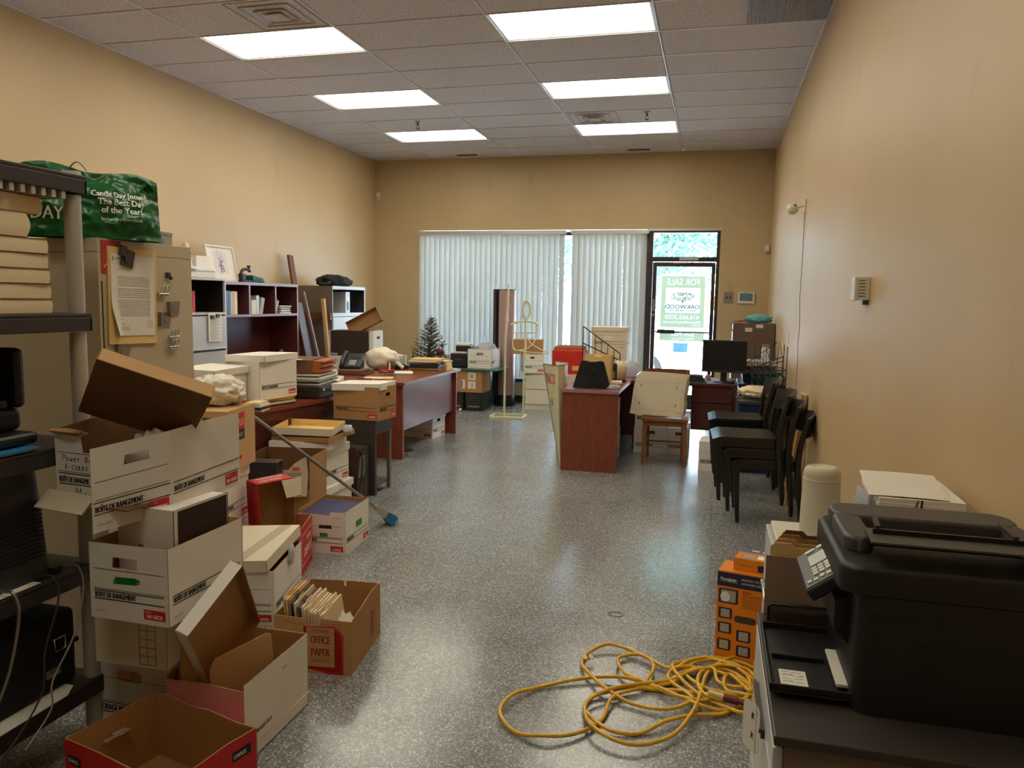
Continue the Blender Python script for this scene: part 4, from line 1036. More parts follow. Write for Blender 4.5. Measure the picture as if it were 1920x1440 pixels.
m = MB(); m.box(-.08, .115, -.16, -.12, -.0, .02); m.box(-.08, .115, .12, .16, -.0, .02); build(m, 'foot', black_pl, t)
for k in range(2):
    m = MB(); m.box(-.12, .14, -.22, .2, 0, .0015); tag(build(m, 'paper_sheet', paper, loc=(-2.145+.016*k, 1.65+.03*k, .6185+.0018*k)), ['white sheet under the slatted heater', 'upper white sheet under the slatted heater'][k], 'paper', 'sheets under the heater')
# cables hanging down the front
def cable(name, label, pts, r=.0035, mt=None):
    m = MB(); m.tube(catmull(pts, 7), r, 7); return tag(build(m, name, mt or dark_metal), label, 'cable')
cable('power_cable', 'grey cable looping down in front of the shelves from under the heater', [(-2.046, 1.76, 0.64),(-2.0, 1.76, 0.636),(-1.963, 1.76, 0.630),(-1.950, 1.76, 0.56),(-1.953, 1.716, 0.398),(-1.953, 1.628, 0.266),(-1.953, 1.54, 0.156),(-1.953, 1.43, 0.112)], .005, dull_steel)
cable('power_cable', 'thin cable hanging past the metal clasps of the black case', [(-2.057, 1.892, 0.629),(-2.0, 1.903, 0.636),(-1.963, 1.903, 0.630),(-1.950, 1.903, 0.56),(-1.953, 1.848, 0.42),(-1.953, 1.826, 0.288),(-1.953, 1.705, 0.178),(-1.953, 1.562, 0.134)], .003)
cable('power_cable', 'slim white edged cable hanging nearest the shelf post', [(-2.057, 1.98, 0.629),(-2.0, 2.002, 0.636),(-1.963, 2.002, 0.630),(-1.950, 2.002, 0.56),(-1.953, 1.958, 0.42),(-1.953, 1.87, 0.31),(-1.953, 1.859, 0.222),(-1.953, 1.76, 0.145)], .0028, grey_pl)
# bottom shelf: black cases with clasps
t = T('equipment_case', 'black case with square chrome clasps on the bottom shelf', 'case', (-2.2, 1.695, 0.217))
m = MB(); m.box(-.19, .17, -.38, .38, 0, .27); build(m, 'body', black_cloth, t, bevel=.02)
m = MB(); m.box(-.195, .174, -.385, .385, .14, .155); build(m, 'lid_seam', black_pl, t)
for y in (.02, .30):
    m = MB(); m.M = Mx(.178, y, .165); m.tube([(0,-.022,-.022),(0,.022,-.022),(0,.022,.022),(0,-.022,.022)], .0035, 6, True); build(m, 'clasp', steel, t)
m = MB(); m.box(.17, .18, .24, .30, .06, .09); m.box(.17,.18,-.02,.02,.22,.232); build(m, 'latch', steel, t, bevel=.003)
m = MB(); m.plate(fr((-2.145, 1.65, 0.2178),(1,0,0),(0,1,0)), [(0,0),(.165,.02),(.165,.30),(.13,.36),(0,.36)], .0012, [], 0, 0); tag(build(m, 'paper_sheet', paper), 'white papers sticking out under the black case', 'paper')
bpy.context.view_layer.update()

for o in list(COL.objects)[_n0:]:
    if o.parent is None and not o.name.startswith(('power_cable', 'paper_sheet')): o.scale = (1.1,)*3 if not o.name.startswith(('space_heater', 'equipment_case')) else (.95,)*3  # size part of the scaling about the camera; heater and case kept smaller
# ================================================================== beige cabinet
CX, CY0, CY1, CZ = -2.195, 2.386, 2.912, 1.7216  # cabinet position and size scaled about the camera, clips and letter likewise
t = T('storage_cabinet', 'tall beige metal cabinet with clips and a letter stuck to its side', 'cabinet', (0,0,0))
m = MB(); m.box(-3.10, CX, CY0, CY1, .0, CZ-.052); m.box(-3.10, CX, CY0, CY1, CZ-.05, CZ); m.box(-3.095, CX-.003, CY0+.003, CY1-.003, CZ-.052, CZ-.05); build(m, 'body', beige_metal, t, bevel=.004)
m = MB(); m.box(CX, CX+.001, CY0+.012, CY0+.018, 1.285, 1.565); build(m, 'side_slot', black_pl, t)
m = MB()
for dz in (-.004, -.05, -.36, -.66, -.96, -1.26): m.box(-3.09, CX-.01, CY1, CY1+.012, CZ+dz-.045 if dz < -.01 else CZ-.045, CZ+dz)
build(m, 'front_panel', beige_metal, t)
def FC(u, v):
    return Matrix(((0,0,1,CX),(1,0,0,CY0+(u-CY0)*1.12),(0,1,0,1.52+(v-1.52)*1.12),(0,0,0,1))) @ Matrix.Diagonal((1.12,1.12,1.12,1))     # frame on the side, u along +y
def on_cab(name, label, cat, mb_, mats, u, v, rot=0, group=None, off=.001):
    o = build(mb_, name, mats); o.matrix_world = FC(u, v) @ Matrix.Translation((0,0,off)) @ Matrix.Rotation(rot, 4, 'Z'); return tag(o, label, cat, group)
m = MB(); m.box(0, .09, 0, .11, 0, .001)
m.M = Mx(0,0,.0012); 
for a in ((.01,.02,.05,.06),(.05,.06,.03,.09),(.03,.03,.08,.04),(.06,.05,.08,.09)): m.line(Matrix.Identity(4), *a, .004, 1, 0)
on_cab('sticker', 'red sticker wrapped near the top corner of the beige cabinet', 'sticker', m, [mat('red_sticker', W_(170,60,50), .6), manila], CY0+.013, 1.585)
m = MB(); m.box(0, .228, -.012, .315, 0, .006); on_cab('envelope', 'large orange-tan envelope behind the letter on the beige cabinet', 'envelope', m, manila, CY0+.030, 1.362, rad(-1.5), off=.0015)
LT = T('letter', 'typed white letter clipped on the side of the beige cabinet', 'letter', (0,0,0))
LT.matrix_world = FC(CY0+.040, 1.378) @ Matrix.Translation((0,0,.009)) @ Matrix.Rotation(rad(-1.2), 4, 'Z')
m = MB()
def lf(a, b):
    lift = .016*max(0, 1-a*5)*max(0, 1-b*2.2); return (a*.205+ .02*max(0,1-b*3)*max(0,1-a*4), b*.275, lift+.001)
m.grid(lf, 14, 14, .0012); build(m, 'sheet', paper, LT)
m = MB(); rr = random.Random(6); F = Mx(0,0,.0022)
rows = [(.250,.03),(.242,.06)]+[(.226,.035)]+[(.2-k*.0072,.155) for k in range(5)]+[(.160-k*.0072,.155) for k in range(5)]+[(.121-k*.0066,.158) for k in range(9)]+[(.056,.02),(.040,.03),(.028,.05),(.022,.06)]
for v, w in rows:
    x = .028
    while x < .028+w*rr.uniform(.9, 1.0):
        L = rr.uniform(.004, .013); m.line(F, x, v, min(x+L, .028+w), v, .0016, 0, 0); x += L+.0022
m.box(.008, .011, .252, .266, .0022, .0024); m.line(F, .02, .26, .07, .258, .002, 0, 0)
for k in range(4): m.line(F, .165, .05-.007*k, .195, .05-.007*k, .001, 0, 0)
build(m, 'typed_text', mat('grey_ink2', W_(88,80,74), .7), LT)
m = MB(); m.box(-.028,.028,-.03,.03,0,.004); m.cyl((0,0,.004),(0,0,.0075),.019,n=20); m.box(-.042,-.02,.0,.034,.0,.012); on_cab('magnet_clip', 'dark magnetic clip holding the letter', 'clip', m, dark_metal, CY0+.118, 1.640, rad(-14), off=.013)
def plate_clip(u, v, rot, lab):
    m = MB(); m.plate(Matrix.Identity(4), [(-.022,-.028),(.03,-.028),(.042,.026),(-.026,.026)], .002, [], 0, 0); m.box(-.03,-.018,-.026,.026,-.002,.012); m.cyl((.01,0,0),(.01,0,.002),.014,n=16); m.cyl((-.022,.012,0),(-.022,.012,.014),.003,n=8)
    on_cab('magnet_clip', lab, 'clip', m, dull_steel, u, v, rot, 'flat steel magnet clips on the beige cabinet', off=.003)
plate_clip(CY0+.355, 1.468, rad(2), 'flat steel clip overlapping another from above on the beige cabinet')
plate_clip(CY0+.305, 1.428, rad(-2), 'flat steel clip tucked just below another on the beige cabinet')
plate_clip(CY0+.088, 1.318, rad(-10), 'flat steel clip peeking above the tipped brown lid')
def bull(u, v, lab):
    m = MB(); m.cyl((-.024,0,.010),(.024,0,.010),.007,n=10)
    for s_ in (-.009, .010):
        m.tube([(s_-.008,0,.012),(s_-.009,.022,.022),(s_,.034,.026),(s_+.009,.022,.022),(s_+.008,0,.012)], .0022, 6)
    m.box(-.022,.022,-.006,.002,.002,.008)
    on_cab('bulldog_clip', lab, 'clip', m, steel, u, v, 0, 'shiny bulldog clips on the beige cabinet')
bull(CY0+.292, 1.520, 'shiny bulldog clip beside the letter, highest of the bulldog clips'); bull(CY0+.342, 1.362, 'middle shiny bulldog clip low on the beige cabinet'); bull(CY0+.337, 1.325, 'lowest shiny bulldog clip on the beige cabinet')
m = MB(); m.box(-.008,.008,-.010,.010,0,.010); m.cyl((.004,-.006,.008),(.010,-.014,.012),.007,n=10); on_cab('hook', 'tiny dark hook magnet near the upper corner of the beige cabinet', 'hook', m, [dark_metal], CY0+.330, 1.590)
t = T('card_box', 'small grey card box on the beige cabinet behind the green bag', 'box', (-2.33, 2.80, CZ+.0005), rad(12)); m = MB(); m.box(-.09, .09, -.05, .05, 0, .055); build(m, 'body', mat('grey_card', W_(150,142,126), .7), t)
m = MB(); m.box(-.092, .092, -.052, .052, .045, .057); build(m, 'cover', mat('grey_card', W_(150,142,126), .7), t)

# green bag: a soft pouch lying along the cabinet top
t = T('tote_bag', 'glossy green shopping bag printed Candle Day lying on the beige cabinet', 'bag', (-2.275, 2.455, CZ+.0005), rad(50))
BW, BH, BD = .47, .262, .10
def bagf(a, b, side):
    x = (a-.5)*BW*(1-.04*b); bulge = (1-(2*a-1)**4)*(.35+.65*math.sin(PI*min(1, b*.85+.15)))
    y = side*BD*(.28+.72*bulge)*(1-.80*b**3)
    q = Vector((a*4.5, b*3.5, side*3))
    n_ = noise.noise(q)*.030 - abs(noise.noise(q*2.1))*.022 + noise.noise(q*5)*.006
    z = b*BH*(1-.16*max(0, 2*a-1)**1.5-.03*(1-a)) + .014*math.sin(a*9)*b**2
    if b < .12 and a > .9: x += .012*(1-b/.12)
    return (x+noise.noise(q*1.3)*.010*(1 if .03 < a < .97 else 0), y+n_*side*(1-abs(2*b-1)**6*.6), max(z, 0))
m = MB(); m.grid(lambda a, b: bagf(a, b, -1), 60, 34, .0015); m.grid(lambda a, b: bagf(1-a, b, 1), 44, 24, .0015)
m.grid(lambda a, b: [bagf(1, b, -1)[i]*(1-a)+bagf(1, b, 1)[i]*a-(.020*math.sin(PI*a) if i == 0 else 0) for i in range(3)], 6, 16, .001); m.grid(lambda a, b: [bagf(0, b, 1)[i]*(1-a)+bagf(0, b, -1)[i]*a+(.015*math.sin(PI*a) if i == 0 else 0) for i in range(3)], 6, 16, .001)
build(m, 'shell', green_bag_m, t)
m = MB(); m.grid(lambda a, b: (-.075+.06*a, -.03+.012*b, .245+.030*math.sin(PI*a)+.004*b), 12, 3, .003); m.grid(lambda a, b: (.165+.045*a, -.045+.02*b, .195+.030*math.sin(PI*a)*(1-.4*a)), 10, 3, .003); build(m, 'handle', green_bag_m, t)
def wrap_text(txt, u, v, size, sx, bold=0):
    vv, ff = glyph(txt); w = max(p[0] for p in vv)*size*sx; u0 = u-w/2; V = []
    for p in vv:
        x = u0+p[0]*size*sx; z = v+p[1]*size; a = x/BW+.5; b = min(max(z/BH, 0), .97)
        for _ in range(3):
            q = bagf(min(max(a, 0), 1), min(max(b, 0), 1), -1); a += (x-q[0])/BW; b += (z-q[2])/BH
        q = bagf(min(max(a, 0), 1), min(max(b, 0), 1), -1); V.append((x, q[1]-.0045, z))
    return V, ff
m = MB()
for txt, u, v, s_, sx in (('Candle Day [noun]:', .085, .152, .031, .80), ('The Best Day', .088, .123, .033, .88), ('of the Year!', .088, .094, .033, .88), ('bathandbodyworks.ca', .088, .066, .018, .88)):
    for bo in ((0,.0008,.0016) if s_ > .02 else (0,)):
        V, ff = wrap_text(txt, u+bo, v, s_, sx); m.add(V, ff)
for bo in (0, .001, .002):
    V, ff = wrap_text('DAY', -.155+bo, .06, .062, .8); m.add(V, ff)
build(m, 'white_print', white_ink, t)

# ================================================================== left desk with return
DZ = .74
t = T('desk', 'cherry laminate desk with a wide panelled side facing the aisle', 'desk', (0,0,0))
m = MB(); m.box(-3.60, -2.76, 6.66, 8.32, DZ-.03, DZ); build(m, 'desk_top', [wood], t, bevel=.003)
m = MB(); m.box(-2.7595, -2.757, 6.66, 8.32, DZ-.028, DZ-.002); build(m, 'edge_band', wood_edge, t)
m = MB(); m.box(-3.55, -2.79, 6.70, 6.73, 0, DZ-.03); build(m, 'end_panel', wood_front, t); m = MB(); m.box(-3.55, -2.79, 8.25, 8.28, 0, DZ-.03); build(m, 'end_panel', wood_front, t)
m = MB(); m.box(-2.85, -2.83, 6.73, 8.25, .26, DZ-.03); build(m, 'modesty_panel', modesty, t)
t = T('desk_return', 'long cherry return desk piled with boxes beside the filing cabinets', 'desk', (0,0,0))
m = MB(); m.plate(fr((0,0,DZ),(1,0,0),(0,1,0)), [(-3.78,3.95),(-3.10,4.0),(-2.88,5.45),(-3.05,6.64),(-3.78,6.64)], .03, [], 0, 0); build(m, 'desk_top', wood, t)
m = MB(); m.plate(fr((-3.10,4.05,0),(.135,.94,0),(0,0,1)), [(0,.0),(1.35,.0),(1.35,DZ-.031),(0,DZ-.031)], .02, [], 0, 0); m.M = Matrix.Identity(4); build(m, 'modesty_panel', wood_dark, t)
m = MB(); m.box(-3.74, -3.2, 4.02, 4.05, 0, DZ-.031); build(m, 'end_panel', wood_dark, t)
m = MB(); m.box(-3.74, -3.2, 6.58, 6.61, 0, DZ-.031); build(m, 'end_panel', wood_dark, t)

# boxes on the return
t = T(BOX, 'white BOÎTE DE RANGEMENT box with a skewed lid on the return desk', 'storage box', (-3.174, 4.963, .790), rad(-9)); w_, d_, h_ = .317, .398, .272
walls(t, w_, d_, h_, white_card, kraft); std_print(t, w_, d_, h_, 'BOÎTE DE RANGEMENT', 'EN GROS', faces='R'); lid_part(t, w_, d_, h_, white_card, kraft, Mx(.01, 0, h_+.042, rad(0), rad(-1), rad(6)), hl=.045)
def flatstack(label0, cols, x, y, z, w, d, yaw, group, th=.006, seed=0, name='file_folder', cat='folder'):
    rr = random.Random(seed); out = []
    for k, c in enumerate(cols):
        m = MB(); hh = th*rr.uniform(.7, 1.3); m.box(-w/2, w/2, -d/2, d/2, 0, hh-.0008)
        o = build(m, name, c, loc=(x+rr.uniform(-.012,.012), y+rr.uniform(-.012,.012), z)); o.rotation_euler[2] = rad(yaw+rr.uniform(-5,5))
        pos = 'lowest' if k == 0 else ('topmost' if k == len(cols)-1 else 'layer %d from the bottom' % (k+1)); tag(o, label0 + ', ' + pos, cat, group); z += hh; out.append(o)
    return z
zt = flatstack('folder under the box with the skewed lid', [black_pl, paper, manila, black_pl, kraft_lt, yellow_note, manila], -3.13, 4.93, DZ+.0005, .24, .36, -12, 'folders under the lidded box on the return desk', .0075, 2)
t = T(BOX, 'white storage box with a sagging lid at the near end of the return desk', 'storage box', (-3.292, 4.557, DZ+.0005), rad(4)); w_, d_, h_ = .299, .37, .258
walls(t, w_, d_, h_, white_card, kraft); std_print(t, w_, d_, h_, 'BOÎTE DE RANGEMENT', 'EN GROS', faces='R'); lid_part(t, w_, d_, h_, white_card, kraft, Mx(0, 0, h_+.035, rad(1), rad(1), rad(-5)), hl=.045)
flatstack('small book on the desk edge beside the sagging lid box', [page, black_pl, paper, page], -2.99, 4.62, DZ+.0005, .10, .14, 6, 'small books at the desk edge', .014, 5, 'book', 'book')
# briefcase with folders and an expanding folder
t = T('briefcase', 'dark leather briefcase with chrome latches on the return desk', 'briefcase', (-3.08, 5.46, DZ+.0005), rad(4))
m = MB(); m.box(-.20, .17, -.17, .23, 0, .105); build(m, 'case', leather, t, bevel=.014, seg=3)
m = MB(); m.box(-.202, .172, -.172, .232, .056, .062); build(m, 'lid_seam', black_pl, t)
for y in (-.09, .13):
    m = MB(); m.box(.17, .180, y-.022, y+.022, .045, .08); m.cyl((.178,y,.06),(.186,y,.06),.009,n=10); build(m, 'latch', steel, t, bevel=.002)
m = MB(); m.tube([(.172,-.02,.05),(.20,-.015,.05),(.20,.055,.05),(.172,.06,.05)], .006, 8); build(m, 'handle', leather, t)
z0 = flatstack('paper bundle on the briefcase', [paper, black_pl, paper, grey_pl, paper, black_pl2, paper], -3.10, 5.50, DZ+.107, .33, .40, 8, 'bundled papers on the briefcase', .011, 3, 'paper_bundle', 'papers')
t = T('expanding_folder', 'fat brown expanding folder tied with string on top of the briefcase papers', 'folder', (-3.14, 5.50, z0+.001), rad(12))
m = MB(); m.box(-.20, .16, -.17, .19, .0, .006); m.box(-.20, .12, -.17, .19, .105, .111); m.box(-.205,-.20,-.17,.19,0,.111); m.box(-.2,.12,-.176,-.17,0,.108); build(m, 'cover', brown_fold, t, bevel=.003)
m = MB()
for k in range(9):
    q = .012+k*.0102; m.box(-.19, .20+.02*math.sin(k*1.7), -.165, .185, q, q+.0075)
build(m, 'pockets', orange_fold, t)
m = MB(); m.box(-.205,.105,-.03,-.027,.111,.113); build(m, 'string', leather, t)
m = MB(); m.box(-.06,.06,-.04,.04,0,.002); o = build(m, 'paper_scrap', manila, loc=(-3.10, 5.30, z0+.114)); o.rotation_euler[2] = .4; tag(o, 'cream slip on the fat expanding folder', 'paper')

# brown box on dark stand
t = T('machine_stand', 'dark metal stand open at the side, holding the brown storage box', 'stand', (0,0,0))
m = MB(); m.box(-3.05, -2.47, 5.39, 5.70, .47, .585); build(m, 'top_drawer', dark_metal, t, bevel=.004)
m = MB(); m.box(-3.05, -2.495, 5.39, 5.405, .0, .47); build(m, 'front_panel', dark_metal, t)
for x in (-2.50,):
    for y in (5.40, 5.68): m = MB(); m.box(x, x+.028, y-.012, y+.018, 0, .47); build(m, 'leg', dark_metal if y < 5.5 else brown_metal, t)
m = MB(); m.box(-3.03, -2.48, 5.42, 5.69, .06, .075); build(m, 'shelf', dark_metal, t)
t = T('cable_coil', 'coil of grey cable hanging inside the dark stand', 'cable', (-2.62, 5.56, .20))
m = MB()
for k in range(7): m.tube([(.02*math.sin(k*2)+.008*k, .075*math.cos(a*PI/8)*(1+.1*math.sin(k)), .075*math.sin(a*PI/8)*(1+.08*math.cos(k*3))) for a in range(16)], .0045, 6, True)
build(m, 'loops', dull_steel, t)
m = MB(); m.box(-.03, .06, -.05, .05, -.122, -.085); build(m, 'plug_block', white_pl, t)
t = T(BOX, 'brown storage box with a white lid on the dark stand', 'storage box', (-2.50, 5.36, .586), rad(-4.6)); w_, d_, h_ = .395, .285, .255
t.location = (-2.62, 5.53, .586)
walls(t, w_, d_, h_, kraft, kraft, holes={'R': slot(d_*.52, h_*.76, .07, .026)}); std_print(t, w_, d_, h_, 'STORAGE BOX', 'STAPLES', full='R'); 
m = MB(); scribble(m, face('R', w_, d_, h_), .04, .125, .2, 2, .02, 8, .002, 0, .018); build(m, 'handwriting', mat('grey_pencil', W_(120,96,76), .8), t)
lid_part(t, w_, d_, h_, white_card, kraft, Mx(-.01, 0, h_+.022, rad(0), rad(-2), rad(5)), hl=.05)
# brown tower
t = T('computer_tower', 'old brown sided computer tower on the floor by the dark stand', 'computer', (-2.585, 5.26, 0), rad(0))
m = MB(); m.box(-.075, .085, -.03, .10, 0, .40); build(m, 'front', mat('brown_case', W_(66,42,32), .5), t, bevel=.004)
t.location = (-2.60, 5.20, 0)
m = MB(); m.box(-.07, .08, .10, .18, .01, .395); build(m, 'chassis', dull_steel, t)
m = MB(); 
for k in range(22): m.box(.0855, .088, -.02+k*.0053, -.0175+k*.0053, .18, .34)
build(m, 'grille', steel, t)
cable('power_cable', 'black cable curving down the side of the brown computer tower', [(-2.62,5.18,.405),(-2.53,5.20,.40),(-2.50,5.22,.33),(-2.495,5.20,.2),(-2.49,5.16,.1),(-2.47,5.12,.02),(-2.44,5.2,.006)], .006, black_pl)
# broom
t = T('broom', 'push broom with grey pole and blue bristles leaning across the boxes', 'broom', (0,0,0))
A, B = Vector((-2.66, 4.06, .80)), Vector((-2.115, 4.66, .115))
m = MB(); m.cyl(A, B, .011, n=12); build(m, 'pole', dull_steel, t)
D = (B-A).normalized(); Mh = fr(tuple(B), D.cross(Vector((0,0,1))).normalized(), D)
m = MB(); m.M = Mh; m.add([(-.022,-.03,-.02),(.022,-.03,-.02),(.022,-.03,.02),(-.022,-.03,.02),(-.045,.06,-.028),(.045,.06,-.028),(.045,.06,.028),(-.045,.06,.028)], [(0,3,2,1),(4,5,6,7),(0,1,5,4),(1,2,6,5),(2,3,7,6),(3,0,4,7)]); build(m, 'ferrule', steel, t, bevel=.004)
m = MB(); m.M = Mh; rr = random.Random(1)
for k in range(420):
    x, z = rr.uniform(-.04,.04), rr.uniform(-.024,.024); m.tube([(x,.055,z),(x*1.5+rr.uniform(-.008,.008),.135+rr.uniform(-.012,.01),z*1.5)], .0016, 3)
build(m, 'bristles', mat('blue_bristle', W_(60,140,190), .6), t)

# things under and near the left desk
t = T(BOX, 'white storage box on the floor under the left cherry desk', 'storage box', (-3.10, 8.02, 0), rad(-7)); w_, d_, h_ = .40, .31, .25
walls(t, w_, d_, h_, white_card, kraft, holes={'R': slot(d_*.5, h_*.76, .075, .03)}); std_print(t, w_, d_, h_, 'STORAGE BOX', 'STAPLES', full='R'); lid_part(t, w_, d_, h_, white_card, kraft, Mx(0,0,h_+.006), hl=.05)
t = T('pet_bowl', 'white and black bowl lettered ER on the floor by the desk panel', 'bowl', (-2.845, 6.90, 0))
m = MB(); m.lathe([(.062,0),(.068,.004),(.075,.05),(.080,.056),(.076,.058),(.070,.05),(.060,.012),(.02,.010)], n=32); build(m, 'bowl', white_pl, t)
m = MB(); m.lathe([(.0785,.0505),(.082,.054),(.0815,.060),(.077,.060)], n=32); build(m, 'rim', black_pl, t)
m = MB(); V = []
for off, s_ in ((-.45,'E'),(-.02,'R')):
    vv, ff = glyph(s_); V = []
    for p in vv: a = -1.15+off+p[0]*.6; V.append((.0745*math.cos(a), .0745*math.sin(a), .010+p[1]*.045))
    m.add(V, ff)
build(m, 'lettering', ink, t)

# on the left desk
def desk_items():
    t = T('desk_phone', 'black office desk telephone on a stand on the cherry desk', 'telephone', (-3.62, 7.32, DZ+.05), rad(12))
    m = MB(); m.add([(-.11,-.10,0),(.11,-.10,0),(.11,.10,0),(-.11,.10,0),(-.11,-.10,.03),(.11,-.10,.03),(.11,.10,.15),(-.11,.10,.15)], [(0,3,2,1),(4,5,6,7),(0,1,5,4),(1,2,6,5),(2,3,7,6),(3,0,4,7)]); build(m, 'body', black_pl, t, bevel=.006)
    Mf = fr((-.11,-.10,.031), (1,0,0), (0,.2,.12))
    m = MB(); m.M = Mf; m.box(.09,.20,.13,.215,0,.003); build(m, 'display', screen_m, t)
    m = MB(); m.M = Mf
    for a in range(4):
        for b in range(3): m.box(.10+b*.024,.116+b*.024,.02+a*.022,.034+a*.022,0,.005)
    build(m, 'keys', grey_metal, t)
    m = MB(); m.M = Mf; m.tube([(.035,.0,.01),(.035,.02,.035),(.035,.2,.035),(.035,.225,.01)], [.022,.02,.02,.022], 10); build(m, 'handset', black_pl, t)
    t2 = T('phone_riser', 'red-brown board lying under the desk telephone', 'board', (-3.58, 7.22, DZ+.0005), rad(8)); m = MB(); m.box(-.17,.20,-.17,.16,0,.018); build(m, 'board', wood_dark, t2); m = MB(); m.box(-.12,.16,-.14,.14,.018,.048); build(m, 'book', brown_fold, t2)
    t = T('adding_machine', 'cream adding machine with a paper roll beside the telephone', 'calculator', (-3.86, 6.50, DZ+.07), rad(10))
    t.location = (-3.30, 6.25, DZ+.0005)
    m = MB(); m.add([(-.09,-.12,0),(.09,-.12,0),(.09,.12,0),(-.09,.12,0),(-.09,-.12,.025),(.09,-.12,.025),(.09,.12,.07),(-.09,.12,.07)], [(0,3,2,1),(4,5,6,7),(0,1,5,4),(1,2,6,5),(2,3,7,6),(3,0,4,7)]); build(m, 'body', cream_pl, t, bevel=.005)
    m = MB(); m.cyl((-.03,.10,.10),(.03,.10,.10),.028,n=16); build(m, 'paper_roll', paper, t)
    m = MB(); m.box(-.06,.06,.03,.05,.045,.062); build(m, 'display', mat('green_lcd', W_(60,90,40), .4), t)
    t = T('plastic_bag', 'white plastic bag heaped on the cherry desk behind the mug', 'plastic bag', (-3.52, 7.86, DZ+.0005), 0); m = MB(); m.blob((0,0,.11), (.185,.14,.13), .16, 3, 12, 36, 22, flat=.15, sharp=True); m.tube(catmull([(.14,-.02,.11),(.2,0,.06),(.25,.0,.02)],4), .022, 8); build(m, 'bag', bag_plastic, t)
    t = T('mug', 'red white and black striped mug on the cherry desk', 'mug', (-3.28, 7.55, DZ+.012), 0)
    m = MB(); m.lathe([(.038,0),(.04,.005),(.04,.1),(.036,.1),(.036,.01),(.01,.008)], n=28); build(m, 'cup', black_pl, t)
    m = MB()
    for a0, a1, k in ((-2.3,-1.7,0),(-1.68,-1.3,1)):
        m.grid(lambda a, b: (.0405*math.cos(a0+(a1-a0)*a), .0405*math.sin(a0+(a1-a0)*a), .004+b*.095), 8, 1, 0, k)
    build(m, 'stripes', [red_card, paper], t)
    flatstack('loose sheet spread on the cherry desk', [paper, manila, paper, paper, black_pl2, paper, paper], -3.18, 7.50, DZ+.0005, .30, .26, 20, 'loose papers on the cherry desk', .0018, 9, 'paper_sheet', 'paper')
    m = MB(); m.box(-.14,.14,-.10,.10,0,.0015); o = build(m, 'paper_sheet', manila, loc=(-3.16,6.98,DZ+.0005)); o.rotation_euler[2] = .35; tag(o, 'cream sheet near the phone end of the cherry desk', 'paper')
    m = MB(); m.cyl((0,0,.004),(.14,.02,.004),.004,n=8); tag(build(m, 'pen', blue_pl, loc=(-3.30,6.80,DZ+.001)), 'blue pen lying on the cherry desk', 'pen')
    m = MB(); m.blob((0,0,.006),(.05,.02,.006),.3,3,1,12,8,flat=.1); tag(build(m, 'paper_scrap', paper, loc=(-3.10,6.86,DZ+.0005)), 'small white scrap on the bare part of the cherry desk', 'paper')
    # folder pile
    z = flatstack('book in the pile under the little tree', [kraft, brown_fold, kraft, black_pl, leather, black_pl, bluegrey, paper, manila], -2.98, 7.83, DZ+.0005, .31, .25, 6, 'books and folders piled at the far end of the cherry desk', .0155, 4, 'bound_book', 'book')
    flatstack('cream pad beside the pile under the little tree', [manila, page, manila, page, manila], -2.865, 8.05, DZ+.0005, .12, .20, 0, 'cream pads at the desk corner', .022, 6, 'note_pad', 'pad')
    m = MB(); m.box(-.10,.10,-.05,.05,0,.002); tag(build(m, 'paper_sheet', paper, loc=(-2.86,8.22,DZ+.0005)), 'white sheet at the far corner of the cherry desk', 'paper')
    t = T('stapler', 'dark stapler lying open beside the book pile', 'stapler', (-3.22, 7.30, DZ+.018), rad(20)); m = MB(); m.box(-.08,.08,-.02,.02,0,.012); build(m, 'base', black_pl, t, bevel=.003); m = MB(); m.box(-.07,.08,-.015,.015,.018,.035); m.box(.05,.08,-.012,.012,.01,.02); build(m, 'arm', red_card, t, bevel=.004)
    t = T('tape_dispenser', 'black tape dispenser between the bag and the books', 'tape dispenser', (-3.33, 7.98, DZ+.0005), rad(30)); m = MB(); m.add([(-.09,-.03,0),(.09,-.03,0),(.09,.03,0),(-.09,.03,0),(-.09,-.03,.09),(.07,-.03,.03),(.07,.03,.03),(-.09,.03,.09)], [(0,3,2,1),(4,5,6,7),(0,1,5,4),(1,2,6,5),(2,3,7,6),(3,0,4,7)]); build(m, 'body', black_pl, t, bevel=.006); m = MB(); m.cyl((-.05,-.014,.085),(-.05,.014,.085),.028,n=18); build(m, 'tape_roll', clear_pl, t)
    # tree
    t = T('christmas_tree', 'little sparse artificial fir tree on the cherry desk in front of the blinds', 'artificial tree', (-3.07, 8.15, DZ+.0005), 0)
    m = MB(); m.lathe([(.035,0),(.045,.06),(.04,.062),(.01,.06)], n=18); build(m, 'pot', blue_pl, t)
    m = MB(); m.cyl((0,0,.05),(.015,0,.60),.006,.003,n=6); rr = random.Random(9)
    nd = MB(); orn = []
    for k in range(95):
        z = .06+.5*(k/95)**1.15; L = (.25-.42*(z-.07))*rr.uniform(.75,1.1); a = k*2.4+rr.uniform(-.2,.2)
        p0 = Vector((.013*(z/.6),0,z)); dr_ = Vector((math.cos(a), math.sin(a), .35)).normalized(); p1 = p0+dr_*max(L, .03)
        m.cyl(p0, p1, .0035, .002, 5)
        n_ = int(L*330)
        for q in range(n_):
            f_ = (q+1)/n_; p = p0.lerp(p1, f_); d2 = Vector((rr.gauss(0,1), rr.gauss(0,1), rr.gauss(0,1)+.3)).normalized(); e = p+(d2+dr_*.8).normalized()*.026
            s_ = dr_.cross(d2).normalized()*.0034 if dr_.cross(d2).length > .01 else Vector((.002,0,0))
            nd.add([tuple(p-s_), tuple(p+s_), tuple(e)], [(0,1,2)])
        if k % 7 == 1: orn.append(p0.lerp(p1, .8))
    build(m, 'branches', brown_wood, t); build(nd, 'needles', fir, t)
